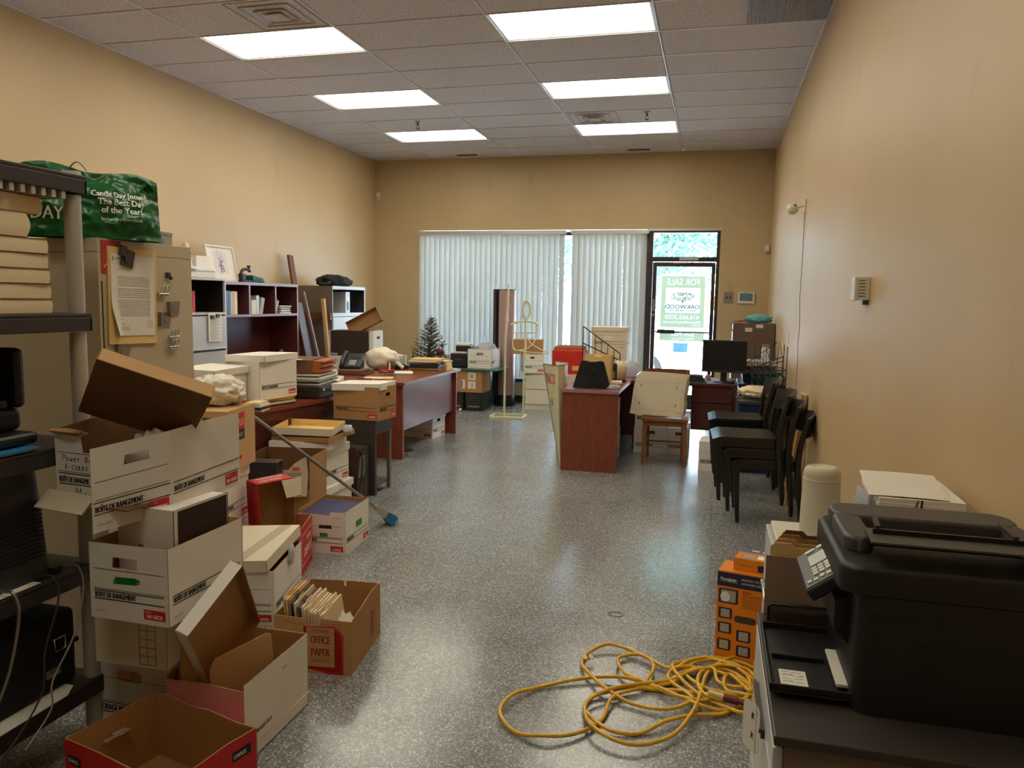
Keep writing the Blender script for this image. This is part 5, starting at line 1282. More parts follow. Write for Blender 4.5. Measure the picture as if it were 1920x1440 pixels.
    for k, p in enumerate(orn):
        m = MB(); m.lathe([(.003,-.012),(.011,-.006),(.012,0),(.011,.006),(.003,.012)], tuple(p), 10); build(m, 'ornament', [yellow_note, paper, clear_pl][k % 3], t)
    t = T('cone_ornament', 'small blue cone standing beside the little fir tree', 'ornament', (-3.33, 8.24, DZ+.0005)); m = MB(); m.cyl((0,0,0.004),(.03,0,.17),.022,.003,n=14); build(m, 'cone', blue_pl, t); m = MB(); m.cyl((0,0,0),(0,0,.006),.03,n=18); build(m, 'base', blue_pl, t)
    t = T('napkin_box', 'pale green carton behind the little tree', 'box', (-3.46, 8.25, DZ+.0005), rad(10)); m = MB(); m.box(-.06,.06,-.04,.04,0,.13); build(m, 'body', mat('pale_green2', W_(176,190,160), .6), t); m = MB(); m.box(-.03,.03,-.0405,.0405,.10,.1305); build(m, 'opening', paper, t)
desk_items()
# blue folding chair behind the return
t = T('folding_chair', 'blue-grey plastic folding chair back showing behind the return desk', 'chair', (-3.98, 6.92, 0), rad(118))
m = MB()
def bk(a, b):
    th = a*PI*2; r_ = b; q = 2.6; c, s_ = math.cos(th), math.sin(th); k = (abs(c)**q+abs(s_)**q)**(-1/q)
    return (.21*c*k*r_, .19-.03*(1-r_*r_)+.03*abs(c*r_), .84+.15*s_*k*r_)
m.grid(bk, 36, 6, .02); build(m, 'backrest', bluegrey, t)
m = MB(); m.grid(lambda a, b: ((a-.5)*.36, .178-.02, .80+b*.12), 6, 4, .004); build(m, 'back_pad', dkblue_pl, t)
m = MB(); m.box(-.21,.21,-.22,.18,.43,.46); build(m, 'seat', bluegrey, t, bevel=.012)
for sx_ in (-.19, .19):
    m = MB(); m.tube([(sx_,-.24,.0),(sx_,.0,.43),(sx_,.17,.72),(sx_,.19,.90)], .012, 8); build(m, 'leg', dark_metal, t)
    m = MB(); m.tube([(sx_*.9,.24,0),(sx_*.9,.0,.40)], .012, 8); build(m, 'leg', dark_metal, t)
# ================================================================== along the left wall
# grey lateral file
t = T('filing_cabinet', 'light grey lateral filing cabinet with an open top shelf and taped papers', 'filing cabinet', (0,0,0))
X0, X1, Y0, Y1 = -5.11, -4.62, 5.90, 6.64
m = MB(); m.box(X0, X1, Y0, Y0+.02, 0, 1.68); m.box(X0, X1, Y1-.02, Y1, 0, 1.68); m.box(X0, X1, Y0+.02, Y1-.02, 1.66, 1.68); m.box(X0, X0+.02, Y0+.02, Y1-.02, 0, 1.66); m.box(X0+.02, X1-.0, Y0+.02, Y1-.02, 1.335, 1.355); m.box(X0+.02, X1-.06, Y0+.02, Y1-.02, .04, 1.335); build(m, 'carcass', grey_metal, t)
m = MB(); m.box(X0+.02, X0+.025, Y0+.02, Y1-.02, 1.355, 1.66); m.box(X0+.025, X1-.02, Y1-.025, Y1-.02, 1.355, 1.66); build(m, 'lining', black_pl, t)
for z0, z1 in ((1.00,1.325), (.69,.99), (.37,.68), (.05,.36)):
    m = MB(); m.box(X1-.06, X1+.004, Y0+.022, Y1-.022, z0+.004, z1-.004); d_ = build(m, 'drawer', grey_metal, t, bevel=.003)
    m = MB(); m.box(X1+.004, X1+.012, Y0+.05, Y0+.17, z1-.10, z1-.05); build(m, 'label_holder', alum, d_)
    m = MB(); m.box(X1+.004, X1+.016, Y0+.03, Y1-.03, z0+.006, z0+.02); build(m, 'handle', alum, d_)
for k in range(4):
    m = MB(); m.box(-.22, 0, -.015, .015, 0, .20); tag(build(m, 'book', [mat('brick_red', W_(170,70,50), .6), paper, mat('brick_red', W_(170,70,50), .6), red_card][k], loc=(X1-.05, Y0+.22+.034*k, 1.3555)), 'red spined book in the open top of the light grey cabinet', 'book', 'red and white books in the grey cabinet')
m = MB(); m.box(0,.003,0,.20,0,.27); o = build(m, 'notice', paper, loc=(X1+.017, 6.33, 1.08)); tag(o, 'printed notice with two black clips on the light grey filing cabinet', 'paper')
m = MB(); F = Matrix(((0,0,1,.0032),(1,0,0,0),(0,1,0,0),(0,0,0,1)))
for k in range(20): m.line(F, .02, .23-.011*k, .18-.03*(k % 3), .23-.011*k, .003)
build(m, 'printed_lines', mat('grey_ink3', W_(120,124,130), .7), o)
m = MB(); m.box(.003,.02,.03,.07,.22,.25); m.box(.003,.02,.11,.16,.235,.262); build(m, 'clip', black_pl, o)
# on top
t = T('scanner', 'white flatbed scanner on the light grey filing cabinet', 'scanner', (-4.82, 6.28, 1.6805)); m = MB(); m.box(-.14,.19,-.22,.22,0,.055); build(m, 'body', white_pl, t, bevel=.006); m = MB(); m.box(-.14,.185,-.22,.22,.057,.075); build(m, 'lid', grey_metal, t, bevel=.005)
t = T('white_carton', 'small white box on the scanner', 'box', (-4.80, 6.40, 1.756)); m = MB(); m.box(-.08,.10,-.09,.10,0,.13); build(m, 'body', white_card, t); m = MB(); m.box(-.081,.101,-.091,.101,.10,.131); build(m, 'cover', white_card, t)
t = T('ornament', 'white ornate figurine on the scanner by the beige cabinet', 'ornament', (-4.70, 6.17, 1.756)); m = MB(); m.lathe([(.09,0),(.09,.02),(.05,.03),(.045,.08),(.06,.09),(.03,.11),(.035,.16),(.05,.17),(.02,.19),(.03,.22),(.005,.24)], n=20); build(m, 'figure', white_pl, t); m = MB(); m.lathe([(.036,.12),(.042,.14),(.036,.155)], n=16); build(m, 'band', black_pl, t)

# hutch on credenza
t = T('hutch', 'mahogany hutch with three upper cubbies against the side wall', 'hutch', (0,0,0))
HX0, HX1, HY0, HY1 = -5.11, -4.72, 6.66, 8.17
m = MB(); m.box(HX0, HX1, HY0, HY1, 1.63, 1.66); build(m, 'top_board', wood_edge, t)
m = MB(); m.box(HX0+.02, HX1-.002, HY0+.02, HY1-.02, 1.30, 1.325); build(m, 'shelf', wood_dark, t); m = MB(); m.box(HX1-.002, HX1, HY0+.02, HY1-.02, 1.30, 1.325); build(m, 'edge_band', wood_edge, t)
for y in (HY0, HY0+.52, HY0+1.02, HY1-.025):
    full = y in (HY0, HY1-.025)
    m = MB(); m.box(HX0+.02, HX1-.002, y, y+.025, .745 if full else 1.325, 1.63); build(m, 'side_panel' if full else 'divider', wood_dark, t)
    m = MB(); m.box(HX1-.002, HX1, y, y+.025, .745 if full else 1.325, 1.63); build(m, 'edge_band', wood_edge, t)
m = MB(); m.box(HX0, HX0+.02, HY0, HY1, .745, 1.63); build(m, 'back_panel', wood_dark, t)
t = T('credenza', 'mahogany credenza under the hutch', 'credenza', (0,0,0)); m = MB(); m.box(-5.11, -4.52, 6.66, 8.20, .71, .74); build(m, 'top_board', wood, t); m = MB(); m.box(-5.10, -4.54, 6.68, 8.18, 0, .71); build(m, 'body', wood_dark, t)
def upright(label, specs, x, y, z, group, depth=.2):
    for k, (th, hh, mt, lean) in enumerate(specs):
        m = MB(); m.box(-depth, 0, 0, th-.001, 0, hh); o = build(m, 'book', mt, loc=(x, y, z)); o.rotation_euler[0] = -lean
        tag(o, label[k] if isinstance(label, list) else label, 'book', group); y += th+.003+math.sin(lean)*.02
white_b = paper
upright(['pale green binder first in the hutch row', 'green binder in the hutch row', 'teal binder in the hutch row', 'dark blue binder in the hutch row', 'grey binder in the hutch row', 'narrow grey book in the hutch row', 'cream book in the hutch row', 'white book last in the hutch row'],
  [(.05,.20,mat('pale_green3', W_(150,190,150), .6),0),(.03,.22,mat('mid_green', W_(40,120,80), .6),0),(.05,.24,blue_fold,0),(.045,.24,dkblue_pl,0),(.03,.24,bluegrey,0),(.03,.23,grey_metal,0),(.03,.24,manila,0),(.045,.235,white_b,0)], -4.76, HY0+.04, 1.3255, 'binders in the first hutch cubby')
upright(['black book in the middle cubby of the hutch', 'white book in the middle cubby of the hutch', 'tall grey book in the middle cubby of the hutch', 'leaning cream book in the middle cubby'],
  [(.04,.19,black_pl,0),(.09,.15,white_b,0),(.05,.20,grey_metal,0),(.06,.19,grey_pl,.28)], -4.76, HY0+.58, 1.3255, 'books in the middle hutch cubby')
upright(['green edged booklet leaning in the third cubby', 'white booklet leaning in the third cubby'], [(.015,.18,mat('mid_green', W_(40,120,80), .6),.3),(.015,.16,white_b,.42)], -4.76, HY0+1.06, 1.3255, 'leaning booklets in the third hutch cubby')
flatstack('booklet in the third cubby of the hutch', [paper, mat('mid_green', W_(40,120,80), .6), paper, black_pl2, paper, mat('mid_green', W_(40,120,80), .6), paper], -4.85, HY0+1.28, 1.3255, .2, .22, 0, 'booklets lying in the third hutch cubby', .015, 12, 'booklet', 'booklet')
m = MB(); F = Matrix(((0,0,1,HX0+.024),(1,0,0,0),(0,1,0,0),(0,0,0,1)))
for k, (u, v, w, h) in enumerate(((6.70,1.20,.24,.09),(6.70,1.02,.24,.14),(6.85,.86,.13,.24))):
    m = MB(); m.rect(F, u, u+w, v, v+h, 0, .001+.001*k); m.rect(F, u, u+w, v, v+h, 0, .0005); tag(build(m, 'paper_sheet', [grey_pl, white_b, manila][k]), ['grey note pinned high inside the hutch', 'white note pinned inside the hutch', 'cream curled note pinned low inside the hutch'][k], 'paper', 'notes pinned inside the hutch')
# picture and stamp on top of hutch
t = T('framed_print', 'white framed sketch of a figure leaning on the wall above the hutch', 'picture', (0,0,0))
A = Vector((-4.90, 6.78, 1.661)); F = fr(tuple(A), (.02, 1, 0), (-.20, 0, 1))
m = MB(); m.M = F; W2, H2 = .46, .37
for q in ((0,W2,0,.02),(0,W2,H2-.02,H2),(0,.02,.02,H2-.02),(W2-.02,W2,.02,H2-.02)): m.box(*q, 0, .02)
build(m, 'frame', white_pl, t); m = MB(); m.M = F; m.box(.02,W2-.02,.02,H2-.02,.004,.008); build(m, 'mat_board', paper, t)
m = MB(); m.M = F; m.box(.12,.33,.08,.31,.008,.0085); build(m, 'print', mat('print_tint', W_(214,206,206), .8), t)
m = MB(); m.M = F; rr = random.Random(21)
for k in range(60):
    u, v = .225+rr.gauss(0,.022), .18+rr.gauss(0,.05); m.line(Matrix.Identity(4), u, v, u+rr.uniform(-.02,.02), v+rr.uniform(-.03,.03), .004, 0, .0095)
m.line(Matrix.Identity(4), .21, .10, .22, .17, .01, 0, .0095); m.line(Matrix.Identity(4), .24, .17, .26, .10, .01, 0, .0095)
build(m, 'drawing', mat('violet_ink', W_(88,84,130), .8), t)
t = T('letterpress_stamp', 'black and green cast desk embosser on the hutch top', 'embosser', (-4.85, 7.38, 1.6605), rad(85))
m = MB(); m.box(-.16,.10,-.05,.05,0,.025); m.box(-.14,-.08,-.03,.03,.025,.09); build(m, 'base', black_pl, t, bevel=.006)
m = MB(); m.tube(catmull([(-.13,0,.08),(-.10,0,.13),(-.03,0,.14),(.02,0,.12)], 5), .016, 8); m.cyl((-.0,0,.13),(-.0,0,.165),.012); m.cyl((0,0,.165),(0,0,.18),.022); build(m, 'arm', black_pl, t)
m = MB(); m.add([(.0,-.06,.02),(.20,-.06,.0),(.20,.06,.0),(.0,.06,.02),(.0,-.05,.08),(.18,-.05,.05),(.18,.05,.05),(.0,.05,.08)], [(0,3,2,1),(4,5,6,7),(0,1,5,4),(1,2,6,5),(2,3,7,6),(3,0,4,7)]); build(m, 'tray', teal_pl, t, bevel=.006)

# leaning boards between hutch and far cabinet
def board(label, p0, p1, w, th, mt, side=(0,1,0)):
    p0, p1 = Vector(p0), Vector(p1); d = (p1-p0); L = d.length; s_ = Vector(side)
    F = fr(tuple(p0), s_ - d.normalized()*s_.dot(d.normalized()), d)
    m = MB(); m.M = F; m.box(-w/2, w/2, 0, L, -th/2, th/2); return tag(build(m, 'wooden_board', mt, bevel=.002), label, 'board', 'boards leaning by the far filing cabinet')
board('tall brown board leaning on the wall, highest of the boards', (-4.62,8.36,.01), (-5.05,8.56,2.02), .10, .03, brown_wood)
board('wide dark board leaning beside the hutch', (-4.50,8.30,.01), (-4.78,8.27,1.45), .15, .022, wood_dark)
board('thin pale edged strip leaning beside the hutch', (-4.44,8.47,.01), (-4.78,8.40,1.58), .025, .025, wood_edge)
board('short light wooden batten in front of the far grey cabinet', (-4.55,8.70,.01), (-4.66,8.66,1.50), .05, .04, kraft_lt)
m = MB(); m.box(-5.02,-4.585,8.70,8.725,1.24,1.33); tag(build(m, 'wooden_board', brown_wood), 'crosspiece of brown board behind the light batten', 'board')
# far grey lateral cabinet
t = T('filing_cabinet', 'tall grey-brown filing cabinet with a black bag on top', 'filing cabinet', (0,0,0))
X0, X1, Y0, Y1 = -5.11, -4.60, 8.78, 9.72
m = MB(); m.box(X0, X1, Y0, Y0+.02, 0, 1.66); build(m, 'side_panel', brown_metal, t); m = MB(); m.box(X0, X1, Y1-.02, Y1, 0, 1.66); build(m, 'side_panel', grey_metal, t)
m = MB(); m.box(X0, X1, Y0+.02, Y1-.02, 1.62, 1.66); m.box(X0, X0+.02, Y0+.02, Y1-.02, 0, 1.62); m.box(X0+.02, X1, Y0+.02, Y1-.02, 1.28, 1.32); m.box(X0+.02, X1-.03, Y0+.02, Y1-.02, .02, 1.28); build(m, 'carcass', grey_metal, t)
m = MB(); m.box(X0+.02, X0+.03, Y0+.02, Y1-.02, 1.32, 1.62); m.box(X0+.03, X1-.01, Y0+.021, Y0+.026, 1.32, 1.62); m.box(X0+.03, X1-.01, Y1-.026, Y1-.021, 1.32, 1.62); build(m, 'lining', black_pl, t)
for z0, z1 in ((.97,1.27), (.66,.96), (.35,.65), (.04,.34)):
    m = MB(); m.box(X1-.03, X1+.004, Y0+.022, Y1-.022, z0, z1); d_ = build(m, 'drawer', grey_metal, t, bevel=.003); m = MB(); m.box(X1+.004, X1+.014, Y0+.05, Y1-.05, z0+.01, z0+.03); build(m, 'handle', alum, d_)
m = MB(); m.box(-.28, 0, 0, .12, 0, .27); o = tag(build(m, 'binder', grey_metal, loc=(X1-.04, 9.22, 1.3205)), 'grey ring binder with a thumb hole in the open top of the far cabinet', 'binder')
m = MB(); m.M = Matrix(((0,0,1,.0012),(1,0,0,.02),(0,1,0,.03),(0,0,0,1))); m.plate(Matrix.Identity(4), rrect(.01,.07,0,.12,.028,5), .001, [], 0, 0); build(m, 'label', black_pl, o)
t = T('shoulder_bag', 'flat black bag with a strap on top of the far grey cabinet', 'bag', (-4.80, 9.22, 1.6605), rad(88))
m = MB(); m.blob((0,0,.06), (.36,.17,.085), .22, 2.2, 6, 36, 16, flat=.3); build(m, 'body', black_cloth, t)
m = MB(); m.tube(catmull([(-.28,-.1,.05),(-.38,-.12,.03),(-.46,-.10,.02),(-.52,-.08,.035)], 5), .016, 8); build(m, 'strap', black_cloth, t)
# brown sided box + white boxes in front of it
t = T(BOX, 'white lidded box under the woodgrain box by the far cabinet', 'storage box', (-4.10, 8.46, .60), rad(4)); w_, d_, h_ = .55, .36, .33
t.location = (-4.10, 8.46, .50)
walls(t, w_, d_, h_, white_card, kraft, top=True); lid_part(t, w_, d_, h_, white_card, kraft, Mx(0,0,h_+.006), hl=.05)
m = MB(); m.box(w_/2, w_/2+.0015, -.04, .04, .23, .255); build(m, 'hand_slot', ink, t)
t = T(BOX, 'white storage box at the bottom of the pile by the far cabinet', 'storage box', (-4.10, 8.46, 0), rad(4)); w_, d_, h_ = .56, .37, .4985
walls(t, w_, d_, h_, white_card, kraft, top=True)
t = T('woodgrain_drawer_box', 'dark woodgrain file box with white front on the lidded boxes', 'file box', (-4.08, 8.44, .838), rad(4))
m = MB(); m.box(-.30,.20,-.16,.16,0,.295); build(m, 'body', mat('woodgrain_print', W_(58,42,36), .5, var=.3, scale=8, stretch=(20,1,1)), t)
m = MB(); m.box(-.302,-.285,-.163,.163,0,.297); m.box(.19,.202,-.163,.163,0,.297); m.box(-.28,-.20,-.163,-.161,.01,.03); build(m, 'trim', grey_metal, t)
m = MB(); m.box(.202,.245,-.16,.16,0,.295); build(m, 'drawer_front', white_card, t)
m = MB(); m.box(.2455,.249,-.04,.04,.20,.23); m.box(.2455,.2475,-.12,.12,.01,.07); build(m, 'drawer_label', ink, t)
t = T('box_lid', 'brown cardboard lid tipped on the woodgrain box', 'box lid', (-3.98, 8.42, 1.235), 0, None, (rad(-100), rad(-28), rad(10)))
lid_part(t, .40, .16, 0, kraft_dk, kraft, Matrix.Identity(4), 'tray', .08)
t = T(BOX, 'white storage box with a round hand hole against the side wall corner', 'storage box', (-4.30, 9.55, .52), rad(3)); w_, d_, h_ = .33, .40, .27
t.location = (-4.08, 9.15, .52)
walls(t, w_, d_, h_, white_card, kraft, holes={'F': slot(.19,.20,.07,.035,.015)}); lid_part(t, w_, d_, h_, white_card, kraft, Mx(0,0,h_+.006), hl=.055); std_print(t, w_, d_, h_, 'STORAGE BOX', '', num=False)
t = T(BOX, 'white storage box under the one with the round hand hole', 'storage box', (-4.08, 9.15, 0), rad(3)); walls(t, .34, .41, .518, white_card, kraft, top=True)

# ================================================================== by the window
def speaker(x, y, w, d, h, label):
    t = T('computer_tower', label, 'computer', (x, y, 0), rad(2)); m = MB(); m.box(-w/2, w/2, -d/2, d/2, .01, h); build(m, 'case', black_pl, t, bevel=.006)
    m = MB(); 
    for k in range(5): m.box(-w/2+.03, w/2-.03, -d/2-.004, -d/2, h-.05-k*.035, h-.03-k*.035)
    build(m, 'drive_bay', dark_metal, t); m = MB(); m.box(-w/2+.04, w/2-.04, -d/2-.006, -d/2, .05, .075); build(m, 'grille', dull_steel, t)
    m = MB(); m.box(-w/2+.01, w/2-.01, -d/2+.01, d/2-.01, 0, .01); build(m, 'base', black_pl, t)
speaker(-3.42, 10.22, .27, .40, .255, 'black computer case under the kraft shipping box, desk side')
speaker(-3.14, 10.22, .25, .40, .255, 'black computer case under the kraft shipping box, window column side')
t = T('shipping_carton', 'kraft shipping box with white labels on the black computer cases', 'cardboard box', (-3.33, 10.24, .2555), rad(-1)); w_, d_, h_ = .62, .40, .30
walls(t, w_, d_, h_, kraft, kraft, top=True)
m = MB(); F = face('F', w_, d_, h_)
for a in ((.42,.53,.17,.27),(.42,.53,.05,.15),(.32,.38,.05,.17)): m.rect(F, *a)
build(m, 'white_label', paper, t); m = MB()
for k in range(9): m.rect(F, .45+.006*k, .453+.006*k, .19, .25, 0, .0012)
for k in range(6): m.line(F, .47, .06+.013*k, .49, .06+.013*k, .006, 0, .0013)
m.rect(F, .325, .34, .06, .16, 0, .0013)
m.text('SOCKET', F, .15, .16, .04, 0, .8); m.text('OFFICE', F, .15, .12, .04, 0, .8); build(m, 'printed_lines', ink, t)
t = T('tote_box', 'dark green storage tote behind the kraft shipping box', 'tote', (-3.30, 10.72, 0), 0); m = MB(); m.box(-.31,.19,-.24,.24,0,.55); build(m, 'tub', teal_pl, t, bevel=.01)
t2 = T('table_board', 'thin green board carrying the things above the kraft shipping box', 'board', (-3.24, 10.42, .5565)); m = MB(); m.box(-.42,.42,-.42,.44,0,.016); build(m, 'board', teal_pl, t2, bevel=.003)
ZB = .573
t = T(BOX, 'white storage box with an oval slot on the green board', 'storage box', (-3.11, 10.42, ZB), rad(-3)); w_, d_, h_ = .34, .40, .265
walls(t, w_, d_, h_, white_card, kraft, holes={'F': slot(.18,.20,.10,.035,.015)}); std_print(t, w_, d_, h_, 'STORAGE BOX', '', num=True)
m = MB(); m.blob((.03,0,.25),(.14,.15,.10),.3,4,8,24,14,sharp=True); o = tag(build(m, 'plastic_wrap', clear_pl, loc=(-3.11,10.42,ZB)), 'clear plastic wrap heaped in the box with the oval slot', 'plastic wrap')
t = T('black_printer', 'small black printer on the green board beside the white box', 'printer', (-3.42, 10.42, ZB), rad(0)); m = MB(); m.box(-.13,.12,-.20,.18,0,.20); m.box(-.10,.12,-.05,.18,.20,.30); build(m, 'body', black_pl, t, bevel=.02, seg=3); m = MB(); m.box(-.10,.10,-.05,.10,.301,.33); m.box(-.09,.09,-.16,-.08,.201,.215); build(m, 'paper_tray', paper, t)
m = MB(); m.box(-.05,.05,-.204,-.2,.11,.116); build(m, 'badge', dull_steel, t)
t = T('bottle', 'clear plastic bottle standing behind the white box by the blinds', 'bottle', (-3.20, 10.76, ZB)); m = MB(); m.lathe([(.035,0),(.035,.38),(.015,.42),(.015,.45)], n=18); build(m, 'body', clear_pl, t); m = MB(); m.lathe([(.018,.45),(.018,.47)], n=14); build(m, 'cap', white_pl, t)
t = T(BOX, 'cream storage box leaning past the corner of the cherry desk', 'storage box', (-3.80, 10.42, .42), rad(-8)); w_, d_, h_ = .30, .36, .30
walls(t, w_, d_, h_, cream_card, kraft, holes={'F': slot(.15,.21,.09,.03,.012)}); t2 = T('wooden_crate', 'low stand under the cream storage box behind the cherry desk', 'crate', (-3.80, 10.42, 0)); m = MB(); m.box(-.17,.17,-.2,.2,0,.419); build(m, 'body', wood_dark, t2)
t = T('hand_bell', 'dark red tool with a grey grip sticking out of the cream box', 'tool', (-3.76, 10.40, .425)); m = MB(); m.cyl((0,0,0),(0,0,.30),.03); m.blob((0,0,.34),(.06,.05,.06),.1); build(m, 'body', mat('maroon_tool', W_(110,30,50), .5), t); m = MB(); m.cyl((.02,0,.39),(.03,0,.46),.022); build(m, 'grip', bluegrey, t)
t.name = 'hand_tool'
# column heater: tall rounded rose metal tower
t = T('tower_unit', 'tall rose coloured metal tower with a dark side and base before the blinds', 'tower heater', (-2.90, 10.80, 0), rad(-8))
m = MB()
def tw(a, b):
    th = rad(-115)+rad(150)*a; return (.165*math.cos(th)*.9, .11*math.sin(th)-.02, .16+1.51*b)
P0 = [tw(k/20, 0) for k in range(21)]
out = [(p[0], p[1]) for p in P0]+[(-.13,.10)]
m.grid(lambda a, b: tw(a, b), 20, 1, .003); build(m, 'front_panel', rose_metal, t)
m = MB(); m.plate(fr((0,0,1.675),(1,0,0),(0,1,0)), [(-.145,-.128),(.13,-.128),(.16,-.02),(.13,.10),(-.145,.10)], .015, [], 0, 0); m.box(-.15,-.11,-.125,.10,.16,1.66); m.box(-.11,.12,.07,.10,.16,1.66); build(m, 'back_housing', dark_metal, t)
m = MB(); m.lathe([(.155,0),(.158,.02),(.15,.155),(.14,.16)], (0,-.02,0), 28); build(m, 'base', black_pl, t)
# valet stand
t = T('valet_stand', 'cream tubular metal valet stand with a hanger shape in front of the window', 'valet stand', (-2.55, 9.70, 0), rad(4))
m = MB()
for a in ((-.21,-.16,.21,-.16),(-.21,.14,.21,.14)): m.box(a[0],a[2],a[1]-.016,a[1]+.016,0,.025)
m.box(-.226,-.194,-.16,.14,0,.025); m.box(.194,.226,-.16,.14,0,.025); build(m, 'base_frame', cream_pl, t, bevel=.003)
m = MB(); m.tube([(-.03,-.15,.02),(-.03,-.15,1.0),(-.005,-.15,1.45),(-.0,-.15,1.72)], .013, 10); build(m, 'post', cream_pl, t)
m = MB(); m.tube([(.17,.13,.02),(.17,.13,.62),(.185,.13,.95),(.18,.13,1.28)], .013, 10); build(m, 'post', cream_pl, t)
m = MB(); m.tube([(.19+.055*math.cos(a*PI/12), .13, 1.40+.115*math.sin(a*PI/12)) for a in range(24)], .011, 8, True); m.tube([(.19+.038*math.cos(a*PI/12), .145, 1.40+.095*math.sin(a*PI/12)) for a in range(24)], .006, 8, True); build(m, 'top_loop', cream_pl, t)
m = MB(); m.tube(catmull([(-.01,.13,1.20),(.06,.13,1.235),(.18,.13,1.25),(.30,.13,1.235),(.36,.13,1.20)], 6), .012, 8)
m.tube(catmull([(.02,.13,1.22),(.015,.12,1.0),(.03,.10,.90),(.10,.06,.87),(.22,.08,.90),(.31,.12,1.0),(.32,.13,1.22)], 6), .007, 8); m.tube([(.02,.13,1.10),(.32,.13,1.10)], .006, 8)
m.tube(catmull([(.22,.09,1.10),(.26,.05,.98),(.40,.0,.90),(.52,-.02,.85)], 5), .006, 8); m.tube([(.05,.05,.88),(.25,-.05,.86),(.52,-.04,.845)], .006, 8); build(m, 'hanger_frame', cream_pl, t)
m = MB(); m.box(-.028,.004,-.175,-.145,1.24,1.30); m.box(-.02,0,-.172,-.15,1.30,1.36); build(m, 'clasp', white_pl, t)
# white drawers with boxes
t = T('drawer_chest', 'white two drawer chest in front of the window', 'chest of drawers', (-2.33, 10.68, 0), rad(7))
m = MB(); m.box(-.21,.21,-.22,.22,0,.50); m.box(-.215,.215,-.225,.22,.50,.52); build(m, 'carcass', white_pl, t)
for z0, z1 in ((.085,.285),(.295,.485)): m = MB(); m.box(-.205,.205,-.242,-.221,z0,z1); build(m, 'drawer', white_pl, t, bevel=.002)
t = T(BOX, 'white storage box with a red mark on the white drawer chest', 'storage box', (-2.42, 10.62, .5205), rad(18)); w_, d_, h_ = .30, .40, .26
t.location = (-2.45, 10.60, .5205)
walls(t, w_, d_, h_, white_card, kraft, top=True); std_print(t, w_, d_, h_, 'STORAGE BOX', 'STAPLES', faces='FL', full='F'); m = MB(); m.rect(face('F', w_, d_, h_), .10, .16, .20, .225); build(m, 'hand_slot', ink, t)
t = T('kraft_carton', 'plain brown carton on the white box above the drawer chest', 'cardboard box', (-2.50, 10.55, .781), rad(10)); walls(t, .42, .30, .20, kraft, kraft, top=True); m = MB(); m.box(.05,.055,-.151,.151,0,.2008); build(m, 'seam_tape', kraft_dk, t)
t = T('shoe', 'small white scrap on the floor near the valet stand', 'scrap', (-2.36, 9.85, 0)); t.name = 'paper_scrap'; m = MB(); m.blob((0,0,.012),(.02,.015,.012),.3,3,3,12,8,flat=.1); build(m, 'scrap', paper, t)
t = T('golf_ball', 'small white ball on the floor by the far desk panel', 'ball', (-3.30, 9.95, 0)); m = MB(); m.lathe([(.002,0),(.014,.003),(.021,.012),(.023,.022),(.021,.032),(.014,.041),(.002,.044)], n=16); build(m, 'ball', white_pl, t); t.name = 'ball'
# ================================================================== right side desks
t = T('desk', 'cherry desk wing with a broad end panel facing the camera', 'desk', (0,0,0))
m = MB(); m.box(-1.30, -.78, 6.76, 8.90, DZ-.03, DZ); build(m, 'desk_top', wood, t, bevel=.003)
m = MB(); m.box(-1.30, -.78, 6.7575, 6.76, DZ-.028, DZ-.002); m.box(-.78,-.7775,6.76,8.0,DZ-.028,DZ-.002); build(m, 'edge_band', wood_edge, t)
m = MB(); m.box(-1.285, -.785, 6.77, 6.80, 0, DZ-.03); build(m, 'end_panel', wood_front, t)
m = MB(); m.box(-1.285, -1.26, 6.80, 8.88, .1, DZ-.03); build(m, 'modesty_panel', wood_dark, t); m = MB(); m.box(-1.285, -.80, 8.85, 8.88, 0, DZ-.03); build(m, 'end_panel', wood_dark, t)
t = T('desk', 'mahogany desk with a hanging drawer pedestal under the black monitor', 'desk', (0,0,0))
m = MB(); m.box(-.775, .25, 7.78, 8.45, DZ-.03, DZ); build(m, 'desk_top', wood_dark, t, bevel=.003)
m = MB(); m.box(-.18, .22, 7.82, 8.40, .27, DZ-.031); pd_ = build(m, 'pedestal', wood_dark, t)
for z0, z1 in ((.545,.70), (.285,.535)): m = MB(); m.box(-.175, .215, 7.80, 7.8195, z0, z1); build(m, 'drawer', wood_dark, t, bevel=.003)
m = MB(); m.box(.222, .247, 7.80, 8.43, 0, DZ-.031); build(m, 'end_panel', wood_dark, t); m = MB(); m.box(-.77, -.75, 8.0, 8.43, 0, DZ-.031); build(m, 'end_panel', wood_dark, t)
m = MB(); m.box(-.165,.18,7.9,8.3,.265,.27); build(m, 'underside', black_pl, t)
# boxes under these desks
def ub(x, y, z, yaw, label, w=.33, d=.39, h=.27, red=False):
    t = T(BOX, label, 'storage box', (x, y, z), rad(yaw)); walls(t, w, d, h, white_card, kraft, top=True); std_print(t, w, d, h, 'BOÎTE DE RANGEMENT', '', num=False)
    m = MB(); m.rect(face('F', w, d, h), w*.36, w*.64, h*.74, h*.86); build(m, 'hand_slot', mat('dim_red', W_(120,50,36), .7) if red else ink, t)
ub(-.57, 8.02, 0, 0, 'lower shadowed white box under the desk behind the wooden chair, blinds side', red=True); ub(-.575, 8.03, .2705, 2, 'upper shadowed white box under the desk behind the wooden chair, blinds side', red=True, w=.32)
ub(-.295, 8.02, 0, 0, 'lower shadowed white box under the desk behind the wooden chair, door side', red=True, w=.21)
ub(-1.02, 7.45, 0, 0, 'white box on the floor under the cherry desk wing', h=.30)
ub(-1.02, 7.45, .3005, 3, 'white box stacked under the cherry desk wing', h=.28)
